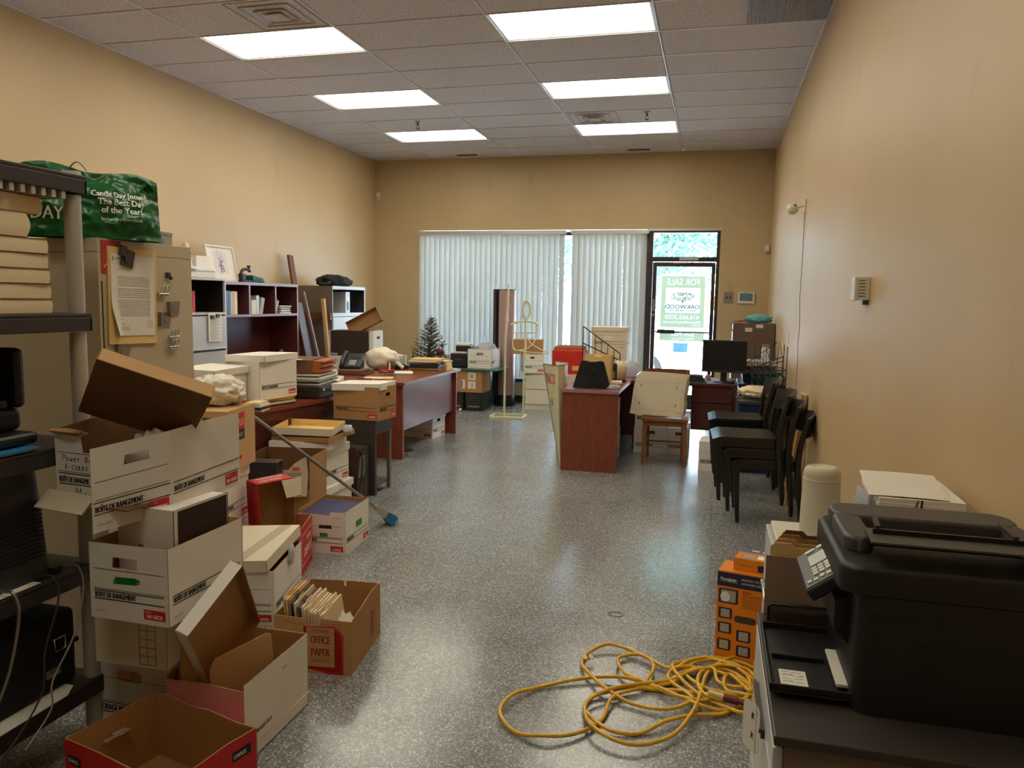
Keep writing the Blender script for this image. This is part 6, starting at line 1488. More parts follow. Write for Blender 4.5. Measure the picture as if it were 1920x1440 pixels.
# item on the desk wing
t = T('file_rack', 'black wire step file rack on the cherry desk wing', 'file rack', (-1.08, 7.75, DZ+.0005), rad(8))
m = MB(); r_ = .0035
for k in range(7):
    x = -.19+k*.063; hh = .53-.045*k; m.tube([(x,-.10,.0),(x,-.10,hh*.6+.05),(x,-.02,hh),(x,.10,hh),(x,.10,0)], r_, 6)
m.tube([(-.19,-.10,.004),(.19,-.10,.004),(.19,.10,.004),(-.19,.10,.004)], r_, 6, True); m.tube([(-.19,-.10,.37),(.19,-.10,.20)], .006, 6); m.tube([(-.19,.10,.53),(.19,.10,.26)], r_, 6); m.tube([(-.19,-.02,.53),(.19,-.02,.26)], r_, 6)
build(m, 'wire_frame', black_pl, t)
t = T('hanging_file_box', 'red file box filled with orange folders beside the cherry desk wing', 'file box', (-1.33, 8.25, DZ+.0005), rad(0)); t.location = (-1.43, 8.30, DZ+.0005)
m = MB(); m.box(-.24,.10,-.14,.14,0,.255); build(m, 'box', red_pl, t, bevel=.006)
m = MB()
for k in range(6): m.box(-.225+.004*k,.085,-.12+k*.042,-.085+k*.042,.255,.285+.006*(k%3))
build(m, 'folder_tops', orange_fold, t); m = MB(); m.rect(fr((-.24,-.141,0),(1,0,0),(0,0,1)), .22,.30,.04,.09); build(m, 'label', manila, t)
t = T(BOX, 'tall cream box under the red file box beside the desk wing', 'storage box', (-1.47, 8.30, 0), 0); walls(t, .26, .32, .7395, cream_card, kraft, top=True); std_print(t, .26, .32, .7395, 'STORAGE BOX', '', num=False)
t = T('magazine_file', 'cream card magazine file with a scooped top on the cherry desk wing', 'file holder', (-1.04, 7.25, DZ+.0005), rad(0))
m = MB(); m.plate(fr((-.125,-.05,0),(1,0,0),(0,0,1)), [(0,0),(.26,0),(.26,.285),(.17,.285),(.16,.268),(.13,.26),(.10,.268),(.09,.285),(0,.285)], .004, [], 0, 0); m.box(-.125,-.121,-.05,.05,0,.285); m.box(.131,.135,-.05,.05,0,.285); m.box(-.125,.135,.046,.05,0,.285); m.box(-.12,.13,-.04,.04,.0,.27); build(m, 'holder', manila, t)
t = T('cloth_bag', 'black cloth bag slumped upright at the front of the cherry desk wing', 'bag', (-1.05, 6.96, DZ+.0005), rad(-2))
m = MB()
def cb(a, b, s_=-1):
    z = b*.265; x = (a-.5)*(.34-.13*b); n_ = noise.noise(Vector((a*4, b*3, s_)))*.018
    z2 = z-(.03*(1-abs(2*a-1)**2) if b > .5 else 0)*(b-.5)*2 - .03*abs(2*a-1)**5*b
    return (x, s_*(.075-.045*b)*(1-.5*abs(2*a-1)**4)+n_*(1-b*.6), max(0, z2))
m.grid(lambda a, b: cb(a, b, -1), 26, 16); m.grid(lambda a, b: cb(1-a, b, 1), 26, 16)
m.grid(lambda a, b: [cb(b, 1, -1)[i]*(1-a)+cb(b, 1, 1)[i]*a for i in range(3)], 3, 26)
for e in (0, 1): m.grid(lambda a, b: [cb(e, b, -1)[i]*(1-a)+cb(e, b, 1)[i]*a for i in range(3)], 2, 16)
build(m, 'bag', black_cloth, t)
t = T('plastic_scrap', 'grey plastic wrapping under the black cloth bag', 'plastic wrap', (-.86, 6.98, DZ+.0005)); m = MB(); m.blob((0,0,.012),(.075,.10,.02),.4,3,4,20,10,flat=.2,sharp=True); build(m, 'wrap', clear_pl, t)
t = T('paper_stack', 'pad of cream paper with a dark base at the edge of the cherry desk wing', 'pad', (-.86, 7.25, DZ+.0005), rad(5)); m = MB(); m.box(-.05,.05,-.07,.07,0,.02); build(m, 'base', kraft, t); m = MB(); m.box(-.05,.05,-.07,.07,.0205,.04); build(m, 'sheets', paper, t)
t = T('note_holder', 'crumpled cream papers propped up behind the black cloth bag', 'papers', (-.88, 7.62, DZ+.0005), rad(5)); m = MB(); m.blob((0,0,.10),(.07,.05,.11),.25,3,14,22,14,flat=.1,sharp=True); build(m, 'crumple', page, t); m = MB(); m.box(-.08,.07,-.05,.05,0,.02); build(m, 'holder', black_pl, t)
t = T('plastic_scrap', 'pale blue clear wrap beside the crumpled cream papers', 'plastic wrap', (-.83, 8.15, DZ+.0005)); m = MB(); m.blob((0,0,.08),(.10,.07,.09),.35,3,6,22,14,flat=.1,sharp=True); build(m, 'wrap', clear_pl, t)
t = T('radio', 'dark grey desk object behind the magazine file', 'office machine', (-.93, 7.42, DZ+.0005), rad(10)); m = MB(); m.box(-.05,.05,-.05,.05,0,.20); build(m, 'body', black_pl2, t, bevel=.02, seg=3); m = MB(); m.box(-.03,.03,-.052,-.05,.05,.12); build(m, 'keypad', dull_steel, t); t.name = 'charger_stand'
# stacked boxes behind the desk wing
t = T(BOX, 'cream box near the floor behind the wire rack', 'storage box', (-1.18, 9.35, 0), rad(0)); w_, d_, h_ = .44, .33, .70
walls(t, w_, d_, h_, cream_card, kraft, top=True)
t = T(BOX, 'cream storage box under the top one behind the wire rack', 'storage box', (-1.19, 9.35, .7005), rad(0)); w_, d_, h_ = .42, .33, .25
walls(t, w_, d_, h_, cream_card, kraft, top=True); std_print(t, w_, d_, h_, 'STORAGE BOX', '', num=False)
t = T(BOX, 'cream lidded storage box with a white label, topmost behind the wire rack', 'storage box', (-1.19, 9.36, .951), rad(0)); w_, d_, h_ = .42, .33, .265
walls(t, w_, d_, h_, cream_card, kraft, top=True); std_print(t, w_, d_, h_, 'STORAGE BOX', '', num=False); lid_part(t, w_, d_, h_, cream_card, kraft, Mx(0,0,h_+.006), hl=.05)
m = MB(); m.plate(face('F', w_, d_, h_) @ Mx(.14,.12,.001,0,0,rad(-3)), [(0,0),(.09,0),(.09,.055),(0,.055)], .0008, [], 0, 0); build(m, 'label', paper, t)
m = MB(); m.text('Staples', face('F', w_, d_, h_), .39, .03, .028, 0, .8, 'r'); build(m, 'red_logo', red_ink, t)
# curled poster board
t = T('poster_board', 'tall curled cream poster board lettered INCO beside the cherry desk wing', 'poster board', (-1.365, 7.03, 0), 0)
PCX, PCY = 0., 0.
def pb(a, b):
    # plan curve: front leaf from the left tip to the near edge, then curling round behind
    k = .22+.78*b; th = rad(205)-rad(255)*a; rx = .105*k; ry = .20*k
    return (rx*math.cos(th)+.08-.07*b+.02, ry*math.sin(th)+.02, .001+b*(.935-.05*math.sin(a*3)*b))
pts_top = [(-.165,.05),(-.09,-.03),(-.03,-.085),(.0,-.09),(.045,-.02),(.055,.12),(.03,.26),(-.05,.34),(-.11,.36)]
pts_bot = [(.02,-.02),(.03,-.05),(.04,-.085),(.045,-.09),(.055,-.06),(.06,-.0),(.06,.06),(.05,.10),(.04,.12)]
def pb(a, b):
    k = a*(len(pts_top)-1); i = min(int(k), len(pts_top)-2); q = k-i
    T_ = Vector(pts_top[i]).lerp(Vector(pts_top[i+1]), q); B_ = Vector(pts_bot[i]).lerp(Vector(pts_bot[i+1]), q); p = B_.lerp(T_, b)
    return (p.x, p.y, .001+b*.93)
m = MB(); m.grid(pb, 40, 12, .004); build(m, 'board', cream_pl, t)
m = MB()
for txt, z0, sz, c, u0 in (('INCO', .75, .145, 0, .02), ('INF', .55, .09, 1, .05)):
    vv, ff = glyph(txt); V = []
    for p in vv:
        b = (z0+p[1]*sz)/.93; a = u0+p[0]*sz*.62; a = min(a, .36); q = Vector(pb(a, b)); qa = Vector(pb(a+.01, b)); n_ = (qa-q).cross(Vector((0,0,1))).normalized(); V.append(tuple(q+n_*.003))
    m.add(V, ff, c)
build(m, 'lettering', [red_ink, ink], t)
m = MB(); m.tube([pb(0, b/10) for b in range(11)], .004, 5); m.tube([pb(a/20, 1) for a in range(21)], .004, 5); build(m, 'dark_edge', mat('dark_green_edge', W_(40,60,50), .6), t)

# wooden chair with flattened boxes
t = T('wooden_chair', 'brown wooden chair facing the camera, holding flattened white boxes', 'chair', (-.405, 7.42, 0), rad(2))
m = MB()
def seat(a, b): return ((a-.5)*.43*(1-.06*b), -.20+b*.40, .455-.012*math.cos((a-.5)*PI*1.6)*math.sin(b*PI)-.008*abs(2*a-1)**4)
m.grid(seat, 16, 12, .028); build(m, 'seat', oak, t)
for sx_ in (-1, 1):
    m = MB(); m.add([(sx_*.19-.017,-.175,0),(sx_*.19+.017,-.175,0),(sx_*.19+.017,-.14,0),(sx_*.19-.017,-.14,0),(sx_*.18-.021,-.185,.43),(sx_*.18+.021,-.185,.43),(sx_*.18+.021,-.14,.43),(sx_*.18-.021,-.14,.43)], [(0,3,2,1),(4,5,6,7),(0,1,5,4),(1,2,6,5),(2,3,7,6),(3,0,4,7)]); build(m, 'leg', oak, t, bevel=.003)
    m = MB(); m.tube([(sx_*.165,.22,0),(sx_*.165,.18,.43),(sx_*.185,.20,.65),(sx_*.195,.24,.86)], .017, 4); build(m, 'leg', oak, t)
m = MB(); m.box(-.175,.175,-.172,-.152,.375,.425); m.box(-.165,.165,.17,.19,.375,.425); m.box(-.19,-.17,-.15,.17,.375,.425); m.box(.17,.19,-.15,.17,.375,.425); build(m, 'apron', oak, t)
m = MB(); m.cyl((-.18,-.15,.20),(-.165,.2,.20),.009); m.cyl((.18,-.15,.20),(.165,.2,.20),.009); m.cyl((-.172,.02,.20),(.172,.02,.20),.009); build(m, 'stretcher', oak, t)
m = MB(); m.grid(lambda a, b: ((a-.5)*.42, .225+.03*math.sin(a*PI)+.01*b, .74+b*.14), 10, 4, .02); m.cyl((-.10,.2,.455),(-.10,.24,.75),.007); m.cyl((.10,.2,.455),(.10,.24,.75),.007); m.cyl((0,.2,.455),(0,.245,.75),.007); build(m, 'backrest', brown_wood, t)
rr = random.Random(14)
for k in range(4):
    t = T('flattened_box', ['flattened cream cardboard box on the wooden chair, frontmost of the leaning stack','flattened cream cardboard box, second from the front on the wooden chair','flattened cream cardboard box, third from the front on the wooden chair','flattened cream cardboard box resting on the chair back'][k], 'cardboard box', (-.475+.008*k, 7.285+.022*k, .478), 0, 'flattened boxes on the wooden chair', (rad(-10), 0, rad(1.5-k)))
    m = MB(); W2, H2 = .47, .355+.012*k; o_ = [(-W2/2-.02,0),(-W2/2+.04,-.006),(W2/2-.05,-.012),(W2/2-.03,.0),(W2/2,.005),(W2/2+.01,.10),(W2/2+.004,.16),(W2/2+.018,.25),(W2/2+.02,H2-.01),(0,H2+.004),(-W2/2+.03,H2+.006),(-W2/2+.015,H2-.06),(-W2/2+.005,H2-.13),(-W2/2-.005,.12)]
    hs = [[(x-.003,z-.016),(x+.003,z-.016),(x+.003,z+.016),(x-.003,z+.016)] for x, z in ((-.17,.10),(.165,.09),(-.16,.27),(.17,.26))]
    m.plate(fr((0,0,0),(1,0,0),(0,0,1)), o_, .010, hs if k == 0 else [], 0, 1); build(m, 'board', [cream_card, kraft], t)
    if k == 0:
        m = MB(); F = fr((0,0,0),(1,0,0),(0,0,1)); m.line(F, -.235, .045, .23, .03, .0016); m.line(F, -.22, H2-.05, .235, H2-.055, .0016); m.line(F, .17, .01, .20, .022, .003,1); m.line(F, .20, .022, .235, .02, .003,1); m.line(F, -.215,.05,-.205,H2-.05,.0016); m.line(F, .215,.05,.218,H2-.06,.0016); build(m, 'crease', [kraft, ink], t)
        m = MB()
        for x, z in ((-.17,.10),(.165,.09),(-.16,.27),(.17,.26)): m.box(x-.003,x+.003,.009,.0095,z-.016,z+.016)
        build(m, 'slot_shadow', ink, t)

# monitor, keyboards on the mahogany desk
t = T('computer_monitor', 'black flat screen monitor on the mahogany desk', 'monitor', (.12, 7.98, DZ+.0005), rad(-6))
m = MB(); m.box(-.215,.215,-.012,.035,.10,.42); build(m, 'housing', black_pl, t, bevel=.006)
m = MB(); m.box(-.20,.20,-.0135,-.012,.125,.405); build(m, 'screen', screen_m, t); m = MB(); m.box(-.215,.215,-.02,-.012,.098,.118); build(m, 'chin', black_pl2, t)
m = MB(); m.box(-.03,.03,.005,.03,.01,.12); build(m, 'neck', black_pl, t); m = MB(); m.lathe([(.10,0),(.10,.008),(.03,.016)], n=28); build(m, 'base', black_pl, t)
def keyboard(x, y, z, rz, lab):
    t = T('keyboard', lab, 'keyboard', (x, y, z), rad(rz), 'keyboards stacked on the mahogany desk'); m = MB(); m.box(-.22,.22,-.08,.08,0,.018); build(m, 'base', black_pl, t, bevel=.004); m = MB()
    for a in range(19):
        for b in range(6): m.box(-.21+a*.0222,-.193+a*.0222,-.07+b*.024,-.051+b*.024,.018,.025)
    build(m, 'keys', black_pl2, t)
m = MB(); m.box(-.24,.24,-.14,.12,0,.012); tag(build(m, 'tray', teal_pl, loc=(-.28, 7.98, DZ+.0005)), 'teal board under the keyboards', 'board')
keyboard(-.28, 7.96, DZ+.014, 3, 'lower black keyboard on the teal board'); keyboard(-.30, 8.0, DZ+.041, -4, 'upper black keyboard on the teal board')
t = T('computer_mouse', 'black mouse beside the monitor base', 'mouse', (.20, 7.88, DZ+.0005)); m = MB(); m.blob((0,0,.015),(.03,.045,.022),.03,1,1,18,10,flat=.3); build(m, 'body', black_pl, t); m = MB(); m.cyl((0,-.015,.034),(0,-.005,.036),.005,n=8); build(m, 'wheel', dull_steel, t)
m = MB(); m.box(-.03,.03,-.03,.03,0,.045); tag(build(m, 'note_block', [mat('salmon_paper', W_(220,150,130), .8)], loc=(-.03, 8.20, DZ+.0005)), 'salmon block of notes behind the monitor', 'note pad')
# totes and items along the wall, beyond the chairs
def tote(x, y, z, w, d, h, mt, lab, rz=0):
    t = T('storage_tote', lab, 'tote', (x, y, z), rad(rz)); m = MB(); m.add([(-w/2*.9,-d/2*.9,0),(w/2*.9,-d/2*.9,0),(w/2*.9,d/2*.9,0),(-w/2*.9,d/2*.9,0),(-w/2,-d/2,h),(w/2,-d/2,h),(w/2,d/2,h),(-w/2,d/2,h)], [(0,3,2,1),(4,5,6,7),(0,1,5,4),(1,2,6,5),(2,3,7,6),(3,0,4,7)]); build(m, 'tub', mt, t, bevel=.01)
    m = MB(); m.box(-w/2-.015,w/2+.015,-d/2-.015,d/2+.015,h,h+.025); m.box(-w/2*.8,w/2*.8,-d/2*.98-.004,-d/2*.9,h*.45,h*.49); build(m, 'lid', mt, t, bevel=.006)
tote(.455, 7.45, 0, .40, .52, .62, dkblue_pl, 'tall dark blue tote behind the stacked black chairs')
tote(.47, 8.35, 0, .38, .60, .70, dkblue_pl, 'dark blue tote against the side wall beyond the monitor')
tote(.48, 8.35, .7255, .36, .56, .10, teal_pl, 'flat teal tote stacked on the dark blue one beyond the monitor')
z = flatstack('magazine heaped on the flat teal tote', [mat('dull_red', W_(178,70,66), .7), teal_pl, black_pl, manila, paper, grey_pl], .46, 8.30, .8515, .30, .36, 4, 'magazines on the teal tote', .016, 17, 'magazine', 'magazine')
t = T('basket_tray', 'grey wire paper tray heaped with papers on the tall blue tote', 'tray', (.42, 7.42, .6455), rad(3))
m = MB(); m.box(-.19,.19,-.22,.22,0,.012); build(m, 'base', dull_steel, t, bevel=.003)
m = MB()
for z_ in (.03,.06,.09): m.tube([(-.20,-.23,z_),(.20,-.23,z_),(.20,.23,z_),(-.20,.23,z_)], .003, 5, True)
for k in range(8): m.tube([(-.19+k*.054,-.23,.005),(-.19+k*.054,-.235,.09)], .002, 4); m.tube([(-.20,-.2+k*.057,.005),(-.205,-.2+k*.057,.09)], .002, 4)
build(m, 'wire_rim', dark_metal, t)
m = MB(); m.blob((0,0,.06),(.17,.20,.055),.25,3,9,26,14,flat=.3,sharp=True); tag(build(m, 'paper_heap', page, loc=(.42,7.42,.659)), 'heap of crumpled papers in the grey wire tray', 'papers')
t = T('file_rack', 'black wire file rack standing by the side wall near the black chairs', 'file rack', (.55, 7.40, .76), rad(-80)); t.location = (.60, 6.98, .6455)
m = MB()
for k in range(6):
    x = -.15+k*.06; hh = .20+.045*k; m.tube([(x,-.09,0),(x,-.09,hh*.5+.06),(x,.0,hh),(x,.08,hh),(x,.08,0)], .003, 6)
m.tube([(-.16,-.09,.003),(.16,-.09,.003),(.16,.08,.003),(-.16,.08,.003)], .004, 6, True); m.tube([(-.16,-.09,.15),(.16,-.09,.25)], .005, 6); m.tube([(-.16,.08,.20),(.16,.08,.42)], .004, 6)
build(m, 'wire_frame', black_pl, t); t.location = (.56, 7.42, .80); 
t.location = (.50, 8.02, .7255); t.rotation_euler = (0, 0, rad(20))
t = T('wire_tray', 'black three tier wire letter tray against the side wall', 'letter tray', (.57, 7.62, .7455), 0); t.location = (.52, 7.50, .775)
m = MB()
for z_ in (.0,.07,.14): 
    m.tube([(-.12,-.17,z_+.004),(.16,-.17,z_+.004),(.16,.17,z_+.004),(-.12,.17,z_+.004)], .004, 6, True)
    for k in range(6): m.tube([(-.12+k*.056,-.17,z_+.004),(-.12+k*.056,.17,z_+.004)], .002, 4)
for x, y in ((.16,-.17),(.16,.17),(-.12,.17)): m.tube([(x,y,0),(x,y,.36 if x > 0 else .16)], .004, 6)
for k in range(6): m.tube([(-.10+k*.052,.17,.15),(-.10+k*.052,.175,.34)], .003, 5)
m.tube([(-.12,-.16,.16),(.16,.17,.25)], .005, 6)
build(m, 'wire_frame', black_pl, t); t.location = (.49, 7.46, .79)
t2 = T('tray_riser', 'black box under the wire letter tray', 'box', (.52, 7.5, .74)); bpy.data.objects.remove(t2)
# grey-brown cabinet by the door
t = T('storage_cabinet', 'brown metal cabinet with two labels next to the glass door', 'cabinet', (.465, 9.78, 0), 0)
m = MB(); m.box(-.235,.235,-.24,.24,.0,1.30); build(m, 'body', mat('cocoa_enamel', W_(104,82,70), .45), t, bevel=.004); m = MB(); m.box(-.24,-.2355,-.235,.235,.03,1.27); build(m, 'door', grey_metal, t)
m = MB(); m.box(-.10,-.02,-.2415,-.2405,1.20,1.245); m.box(.02,.10,-.2415,-.2405,1.245,1.285); build(m, 'label', paper, t)
m = MB(); scribble(m, fr((-.10,-.2425,1.205),(1,0,0),(0,0,1)), .008, .02, .06, 1, .01, 4, .003); scribble(m, fr((.02,-.2425,1.25),(1,0,0),(0,0,1)), .008, .01, .06, 2, .012, 5, .002); build(m, 'label_writing', ink, t)
t = T('feather_duster', 'turquoise chenille duster on top of the brown cabinet', 'duster', (.50, 9.72, 1.3005), rad(5)); m = MB(); m.blob((.02,0,.045),(.15,.07,.055),.3,7,2,40,22,flat=.2); build(m, 'head', cyan_cloth, t); m = MB(); m.cyl((-.11,0,.03),(-.22,-.02,.02),.010); build(m, 'handle', mat('dull_red', W_(178,70,66), .7), t)
cable('power_cable', 'thin dark cable curling off the corner of the brown cabinet', [(.30,9.60,1.306),(.26,9.56,1.32),(.21,9.52,1.29),(.215,9.52,1.22),(.235,9.52,1.19)], .004, black_pl)
t = T('stacked_papers', 'small clear jar on the magazines near the brown cabinet', 'jar', (.55, 8.62, .8515)); t.name = 'glass_jar'; m = MB(); m.lathe([(.04,0),(.045,.02),(.045,.20),(.035,.22)], n=20); build(m, 'jar', clear_pl, t); m = MB(); m.lathe([(.038,.22),(.038,.245)], n=20); build(m, 'lid', dull_steel, t)
ub(.08, 7.30, 0, -4, 'white BOÎTE DE RANGEMENT box on the floor between wooden and black chairs', w=.30, d=.30, h=.27)

# ================================================================== black stacking chairs
def stack_chair():
    t = T('stacking_chair', 'x', 'chair', (0,0,0), 0, 'black stacking chairs by the side wall')
    # local: front towards -x, seat .45 high, origin at centre of the floor footprint
    m = MB()
    def s_(a, b): return (-.222+a*.427, (b-.5)*(.45-.04*a), .455-.014*math.sin(a*PI)*(1-(2*b-1)**2)-.02*max(0, .12-a)/.12)
    m.grid(s_, 18, 12, .018); build(m, 'seat', black_paint, t)
    for sy in (-1, 1):
        y2 = sy*.232
        m = MB(); y = sy*.20; m.add([(-.175,y-.013,0),(-.150,y-.013,0),(-.150,y+.013,0),(-.175,y+.013,0),(-.215,y-.02,.435),(-.165,y-.02,.435),(-.165,y+.02,.435),(-.215,y+.02,.435)], [(0,3,2,1),(4,5,6,7),(0,1,5,4),(1,2,6,5),(2,3,7,6),(3,0,4,7)]); build(m, 'leg', black_paint, t, bevel=.003)
        m = MB(); m.tube(catmull([(.255,y2,0),(.235,y2,.22),(.215,y2,.44),(.235,y2*1.03,.62),(.265,y2*1.04,.76)], 4), [.013,.014,.016,.018,.020,.021,.022,.022,.022,.022,.021,.020,.018,.017,.016,.015,.014], 8); build(m, 'leg', black_paint, t)
    m = MB(); m.box(-.20,.215,-.205,-.187,.385,.44); m.box(-.20,.215,.187,.205,.385,.44); m.box(-.195,-.175,-.187,.187,.385,.44); m.box(.20,.22,-.222,.222,.385,.44); build(m, 'apron', black_paint, t)
    m = MB()
    def bk_(a, b):
        th = (a-.5)*2; return (.245+.075*(1-th*th)+.03*b, th*.225, .615+b*(.165-.03*th*th))
    m.grid(bk_, 20, 8, .020); build(m, 'backrest', black_paint, t)
    return t
c0 = stack_chair()
labs = [['bottom black chair of the stack nearest the camera','middle black chair of the stack nearest the camera','top black chair of the stack nearest the camera, its seat fully showing'],
        ['bottom black chair of the farther stack by the wall','middle black chair of the farther stack by the wall','top black chair of the farther stack by the wall, seat showing behind the near stack']]
first = True
for s_, (x, y, rz) in enumerate(((.375, 5.72, 2), (.345, 6.60, 1))):
    for k in range(3):
        loc = (x-.067*k, y-.004*k, .075*k)
        if first: c0.location = loc; c0.rotation_euler = (0,0,rad(rz)); c0['label'] = labs[s_][k]; first = False
        else: copy_tree(c0, loc, rad(rz+(k-1)*.6), labs[s_][k])
# beige padded item leaning on the wall behind the chairs
t = T('folded_easel', 'tan wooden frame leaning on the side wall behind the black chairs', 'frame', (.62, 6.30, .0), 0, None, (0, rad(6), 0))
m = MB(); m.box(.0,.03,-.12,-.08,0,.86); m.box(.0,.03,.08,.12,0,.86); m.box(.0,.03,-.08,.08,.80,.86); m.box(0,.03,-.08,.08,.3,.34); build(m, 'frame', kraft_lt, t, bevel=.003); m = MB(); m.box(-.012,0,-.12,.12,.60,.86); build(m, 'panel', grey_pl, t)
t.location = (.585, 6.22, 0)

# ================================================================== near right: cabinets, printer
t = T('filing_cabinet', 'low light grey filing cabinet with a dark top under the printer', 'filing cabinet', (0,0,0))
m = MB(); m.box(.165, .695, 1.47, 2.07, 0, .69); build(m, 'carcass', brown_metal, t); m = MB(); m.box(.145, .70, 1.462, 2.075, .69, .71); build(m, 'top_panel', dark_metal, t, bevel=.003)
for z0, z1 in ((.36,.68), (.03,.35)):
    m = MB(); m.box(.145,.165,1.475,2.065,z0,z1); d_ = build(m, 'drawer', grey_metal, t, bevel=.003); m = MB(); m.box(.137,.145,1.66,1.88,z1-.09,z1-.07); m.box(.132,.139,1.655,1.885,z1-.075,z1-.066); build(m, 'handle', dark_metal, d_); m = MB(); m.box(.142,.1448,1.50,1.60,z1-.12,z1-.06); build(m, 'label_holder', alum, d_)
m = MB(); o = MB(); o.M = fr((.138,1.80,.60),(0,-1,0),(0,0,1)); o.plate(Matrix.Identity(4), rrect(0,.09,-.07,.09,.012), .001, [], 0, 0)
t = T('tag', 'white tag handwritten with two letter R marks on the near cabinet edge', 'tag', (.13,1.66,.60), 0, None, (0, 0, rad(-55)))
m = MB(); m.plate(fr((-.05,0,-.05),(1,0,0),(0,0,1)), rrect(0,.055,0,.11,.014), .001, [], 0, 0); build(m, 'card', paper, t); m = MB(); F = fr((-.05,0,-.05),(1,0,0),(0,0,1)); strokes(m, F, .03, .075, .018, 'R'); strokes(m, F, .03, .03, .018, 'R'); m.line(F, .045, .0, .045, .11, .001); build(m, 'handwriting', ink, t)
t = T('filing_cabinet', 'white filing cabinet with a chrome handle behind the low cabinet', 'filing cabinet', (0,0,0))
m = MB(); m.box(.21, .69, 2.10, 2.60, 0, .82); build(m, 'carcass', white_pl, t, bevel=.003)
for z0, z1 in ((.42,.81), (.02,.41)):
    m = MB(); m.box(.195,.21,2.11,2.59,z0,z1); d_ = build(m, 'drawer', grey_metal, t, bevel=.003); m = MB(); m.tube([(.193,2.26,z1-.14),(.180,2.26,z1-.14),(.180,2.44,z1-.14),(.193,2.44,z1-.14)], .005, 8); build(m, 'handle', steel, d_)
t = T('plastic_canister', 'tall frosted white plastic canister upside down on the white cabinet', 'canister', (.330, 2.40, .8205))
m = MB(); m.lathe([(.056,0),(.0545,.10),(.052,.200),(.0525,.207),(.050,.217),(.044,.226),(.031,.229),(.028,.226),(.003,.226)], n=40); build(m, 'body', mix_shader('frosted_plastic', W_(222,214,190), W_(222,214,190), .25), t); m = MB(); m.lathe([(.0530,.188),(.0540,.191),(.0530,.194)], n=40); build(m, 'ring', white_pl, t)
# paper stack
zz = .8205; rr = random.Random(31)
for k in range(14):
    th = rr.uniform(.010, .017); lab = ['topmost white sheet bundle tilted over the paper pile on the white cabinet','lowest bundle of the paper pile on the white cabinet'][0 if k == 13 else 1] if k in (0, 13) else 'paper bundle, layer %d of the pile on the white cabinet' % (k+1)
    m = MB(); w2 = .205+rr.uniform(-.01,.01); m.box(-w2/2, w2/2, -.14, .14, 0, th-.001)
    o = build(m, 'paper_bundle', [paper, paper, page, grey_pl][k % 4], loc=(.565+rr.uniform(-.008,.008), 2.38+rr.uniform(-.01,.01), zz)); o.rotation_euler[2] = rad(2+rr.uniform(-4,4)); tag(o, lab, 'papers', 'paper bundles piled on the white cabinet'); zz += th
t = T('paper_bundle', 'loose white sheet lying askew over the top of the paper pile', 'papers', (.54, 2.37, zz+.012), 0, None, (rad(6), rad(1), rad(-3))); m = MB(); m.grid(lambda a, b: ((a-.5)*.20, (b-.5)*.22, .004*math.sin(a*2)), 8, 8, .001); build(m, 'sheet', paper, t)
cable('twine', 'dark string tied round the paper pile', [(.56,2.228,.83),(.555,2.225,.90),(.56,2.228,zz+.004)], .003, black_pl); cable('twine', 'grey string slanting across the paper pile', [(.49,2.226,.86),(.52,2.222,.91),(.55,2.226,zz+.003)], .0035, dull_steel)
t = T('plastic_bag', 'torn clear plastic beside the paper pile', 'plastic wrap', (.445, 2.36, .8205), 0); m = MB(); m.blob((0,0,.085),(.022,.12,.085),.5,3,5,22,14,flat=.05,sharp=True); build(m, 'wrap', clear_pl, t)

# printer
t = T('printer', 'big black multifunction printer with an open document feeder', 'printer', (.30, 1.61, .7105), 0)
def rbox(m, x0, x1, y0, y1, z0, z1, r, mi=0, n=6, top=0.0):
    o_ = rrect(x0, x1, y0, y1, r, n); K = len(o_); cx_, cy_ = (x0+x1)/2, (y0+y1)/2
    lv = [(z0, 0)] + ([(z1-top, 0)] + [(z1-top+top*math.sin(a*PI/8), top*(1-math.cos(a*PI/8))) for a in range(1, 5)] if top else [(z1, 0)])
    v = []
    for z, ins in lv:
        kx = 1-2*ins/(x1-x0); ky = 1-2*ins/(y1-y0); v += [(cx_+(p[0]-cx_)*kx, cy_+(p[1]-cy_)*ky, z) for p in o_]
    f = [(i*K+k, i*K+(k+1) % K, (i+1)*K+(k+1) % K, (i+1)*K+k) for i in range(len(lv)-1) for k in range(K)]
    m.add(v, f, mi, True); m.add(v, [tuple(range(K-1, -1, -1)), tuple((len(lv)-1)*K+k for k in range(K))], mi)
# local: x 0 (front, towards the room) .. .38, y 0 (near side) .. .40
m = MB(); rbox(m, .0, .385, -.02, .38, .0, .245, .035, 0, 6, .0); build(m, 'body', printer_blk, t)
m = MB(); rbox(m, -.035, .385, -.022, .382, .247, .303, .045, 0, 8, .012); build(m, 'scanner_lid', printer_blk, t)
m = MB(); v0 = [(.03,.13,.304),(.335,.13,.304),(.36,.36,.304),(.02,.36,.304)]
rbox(m, -.015, .375, .255, .375, .304, .335, .05, 0, 8, .008)
build(m, 'document_feeder', printer_gry, t)
m = MB(); rbox(m, -.015, .045, .08, .29, .304, .333, .03, 0, 6, .008); build(m, 'feeder_side', printer_gry, t); m = MB(); rbox(m, .330, .375, .08, .29, .304, .333, .022, 0, 6, .008); build(m, 'feeder_side', printer_gry, t)
m = MB(); m.add([(.02,-.0,.345),(.345,-.0,.345),(.335,.16,.330),(.035,.16,.330),(.02,-.0,.349),(.345,-.0,.349),(.335,.16,.334),(.035,.16,.334)], [(0,3,2,1),(4,5,6,7),(0,1,5,4),(1,2,6,5),(2,3,7,6),(3,0,4,7)]); build(m, 'feeder_tray', printer_gry, t)
m = MB()
for k in range(7): x = .055+k*.04; m.add([(x,.005,.3492),(x+.002,.005,.3492),(x+.001,.09,.3435),(x-.001,.09,.3435)], [(0,1,2,3)])
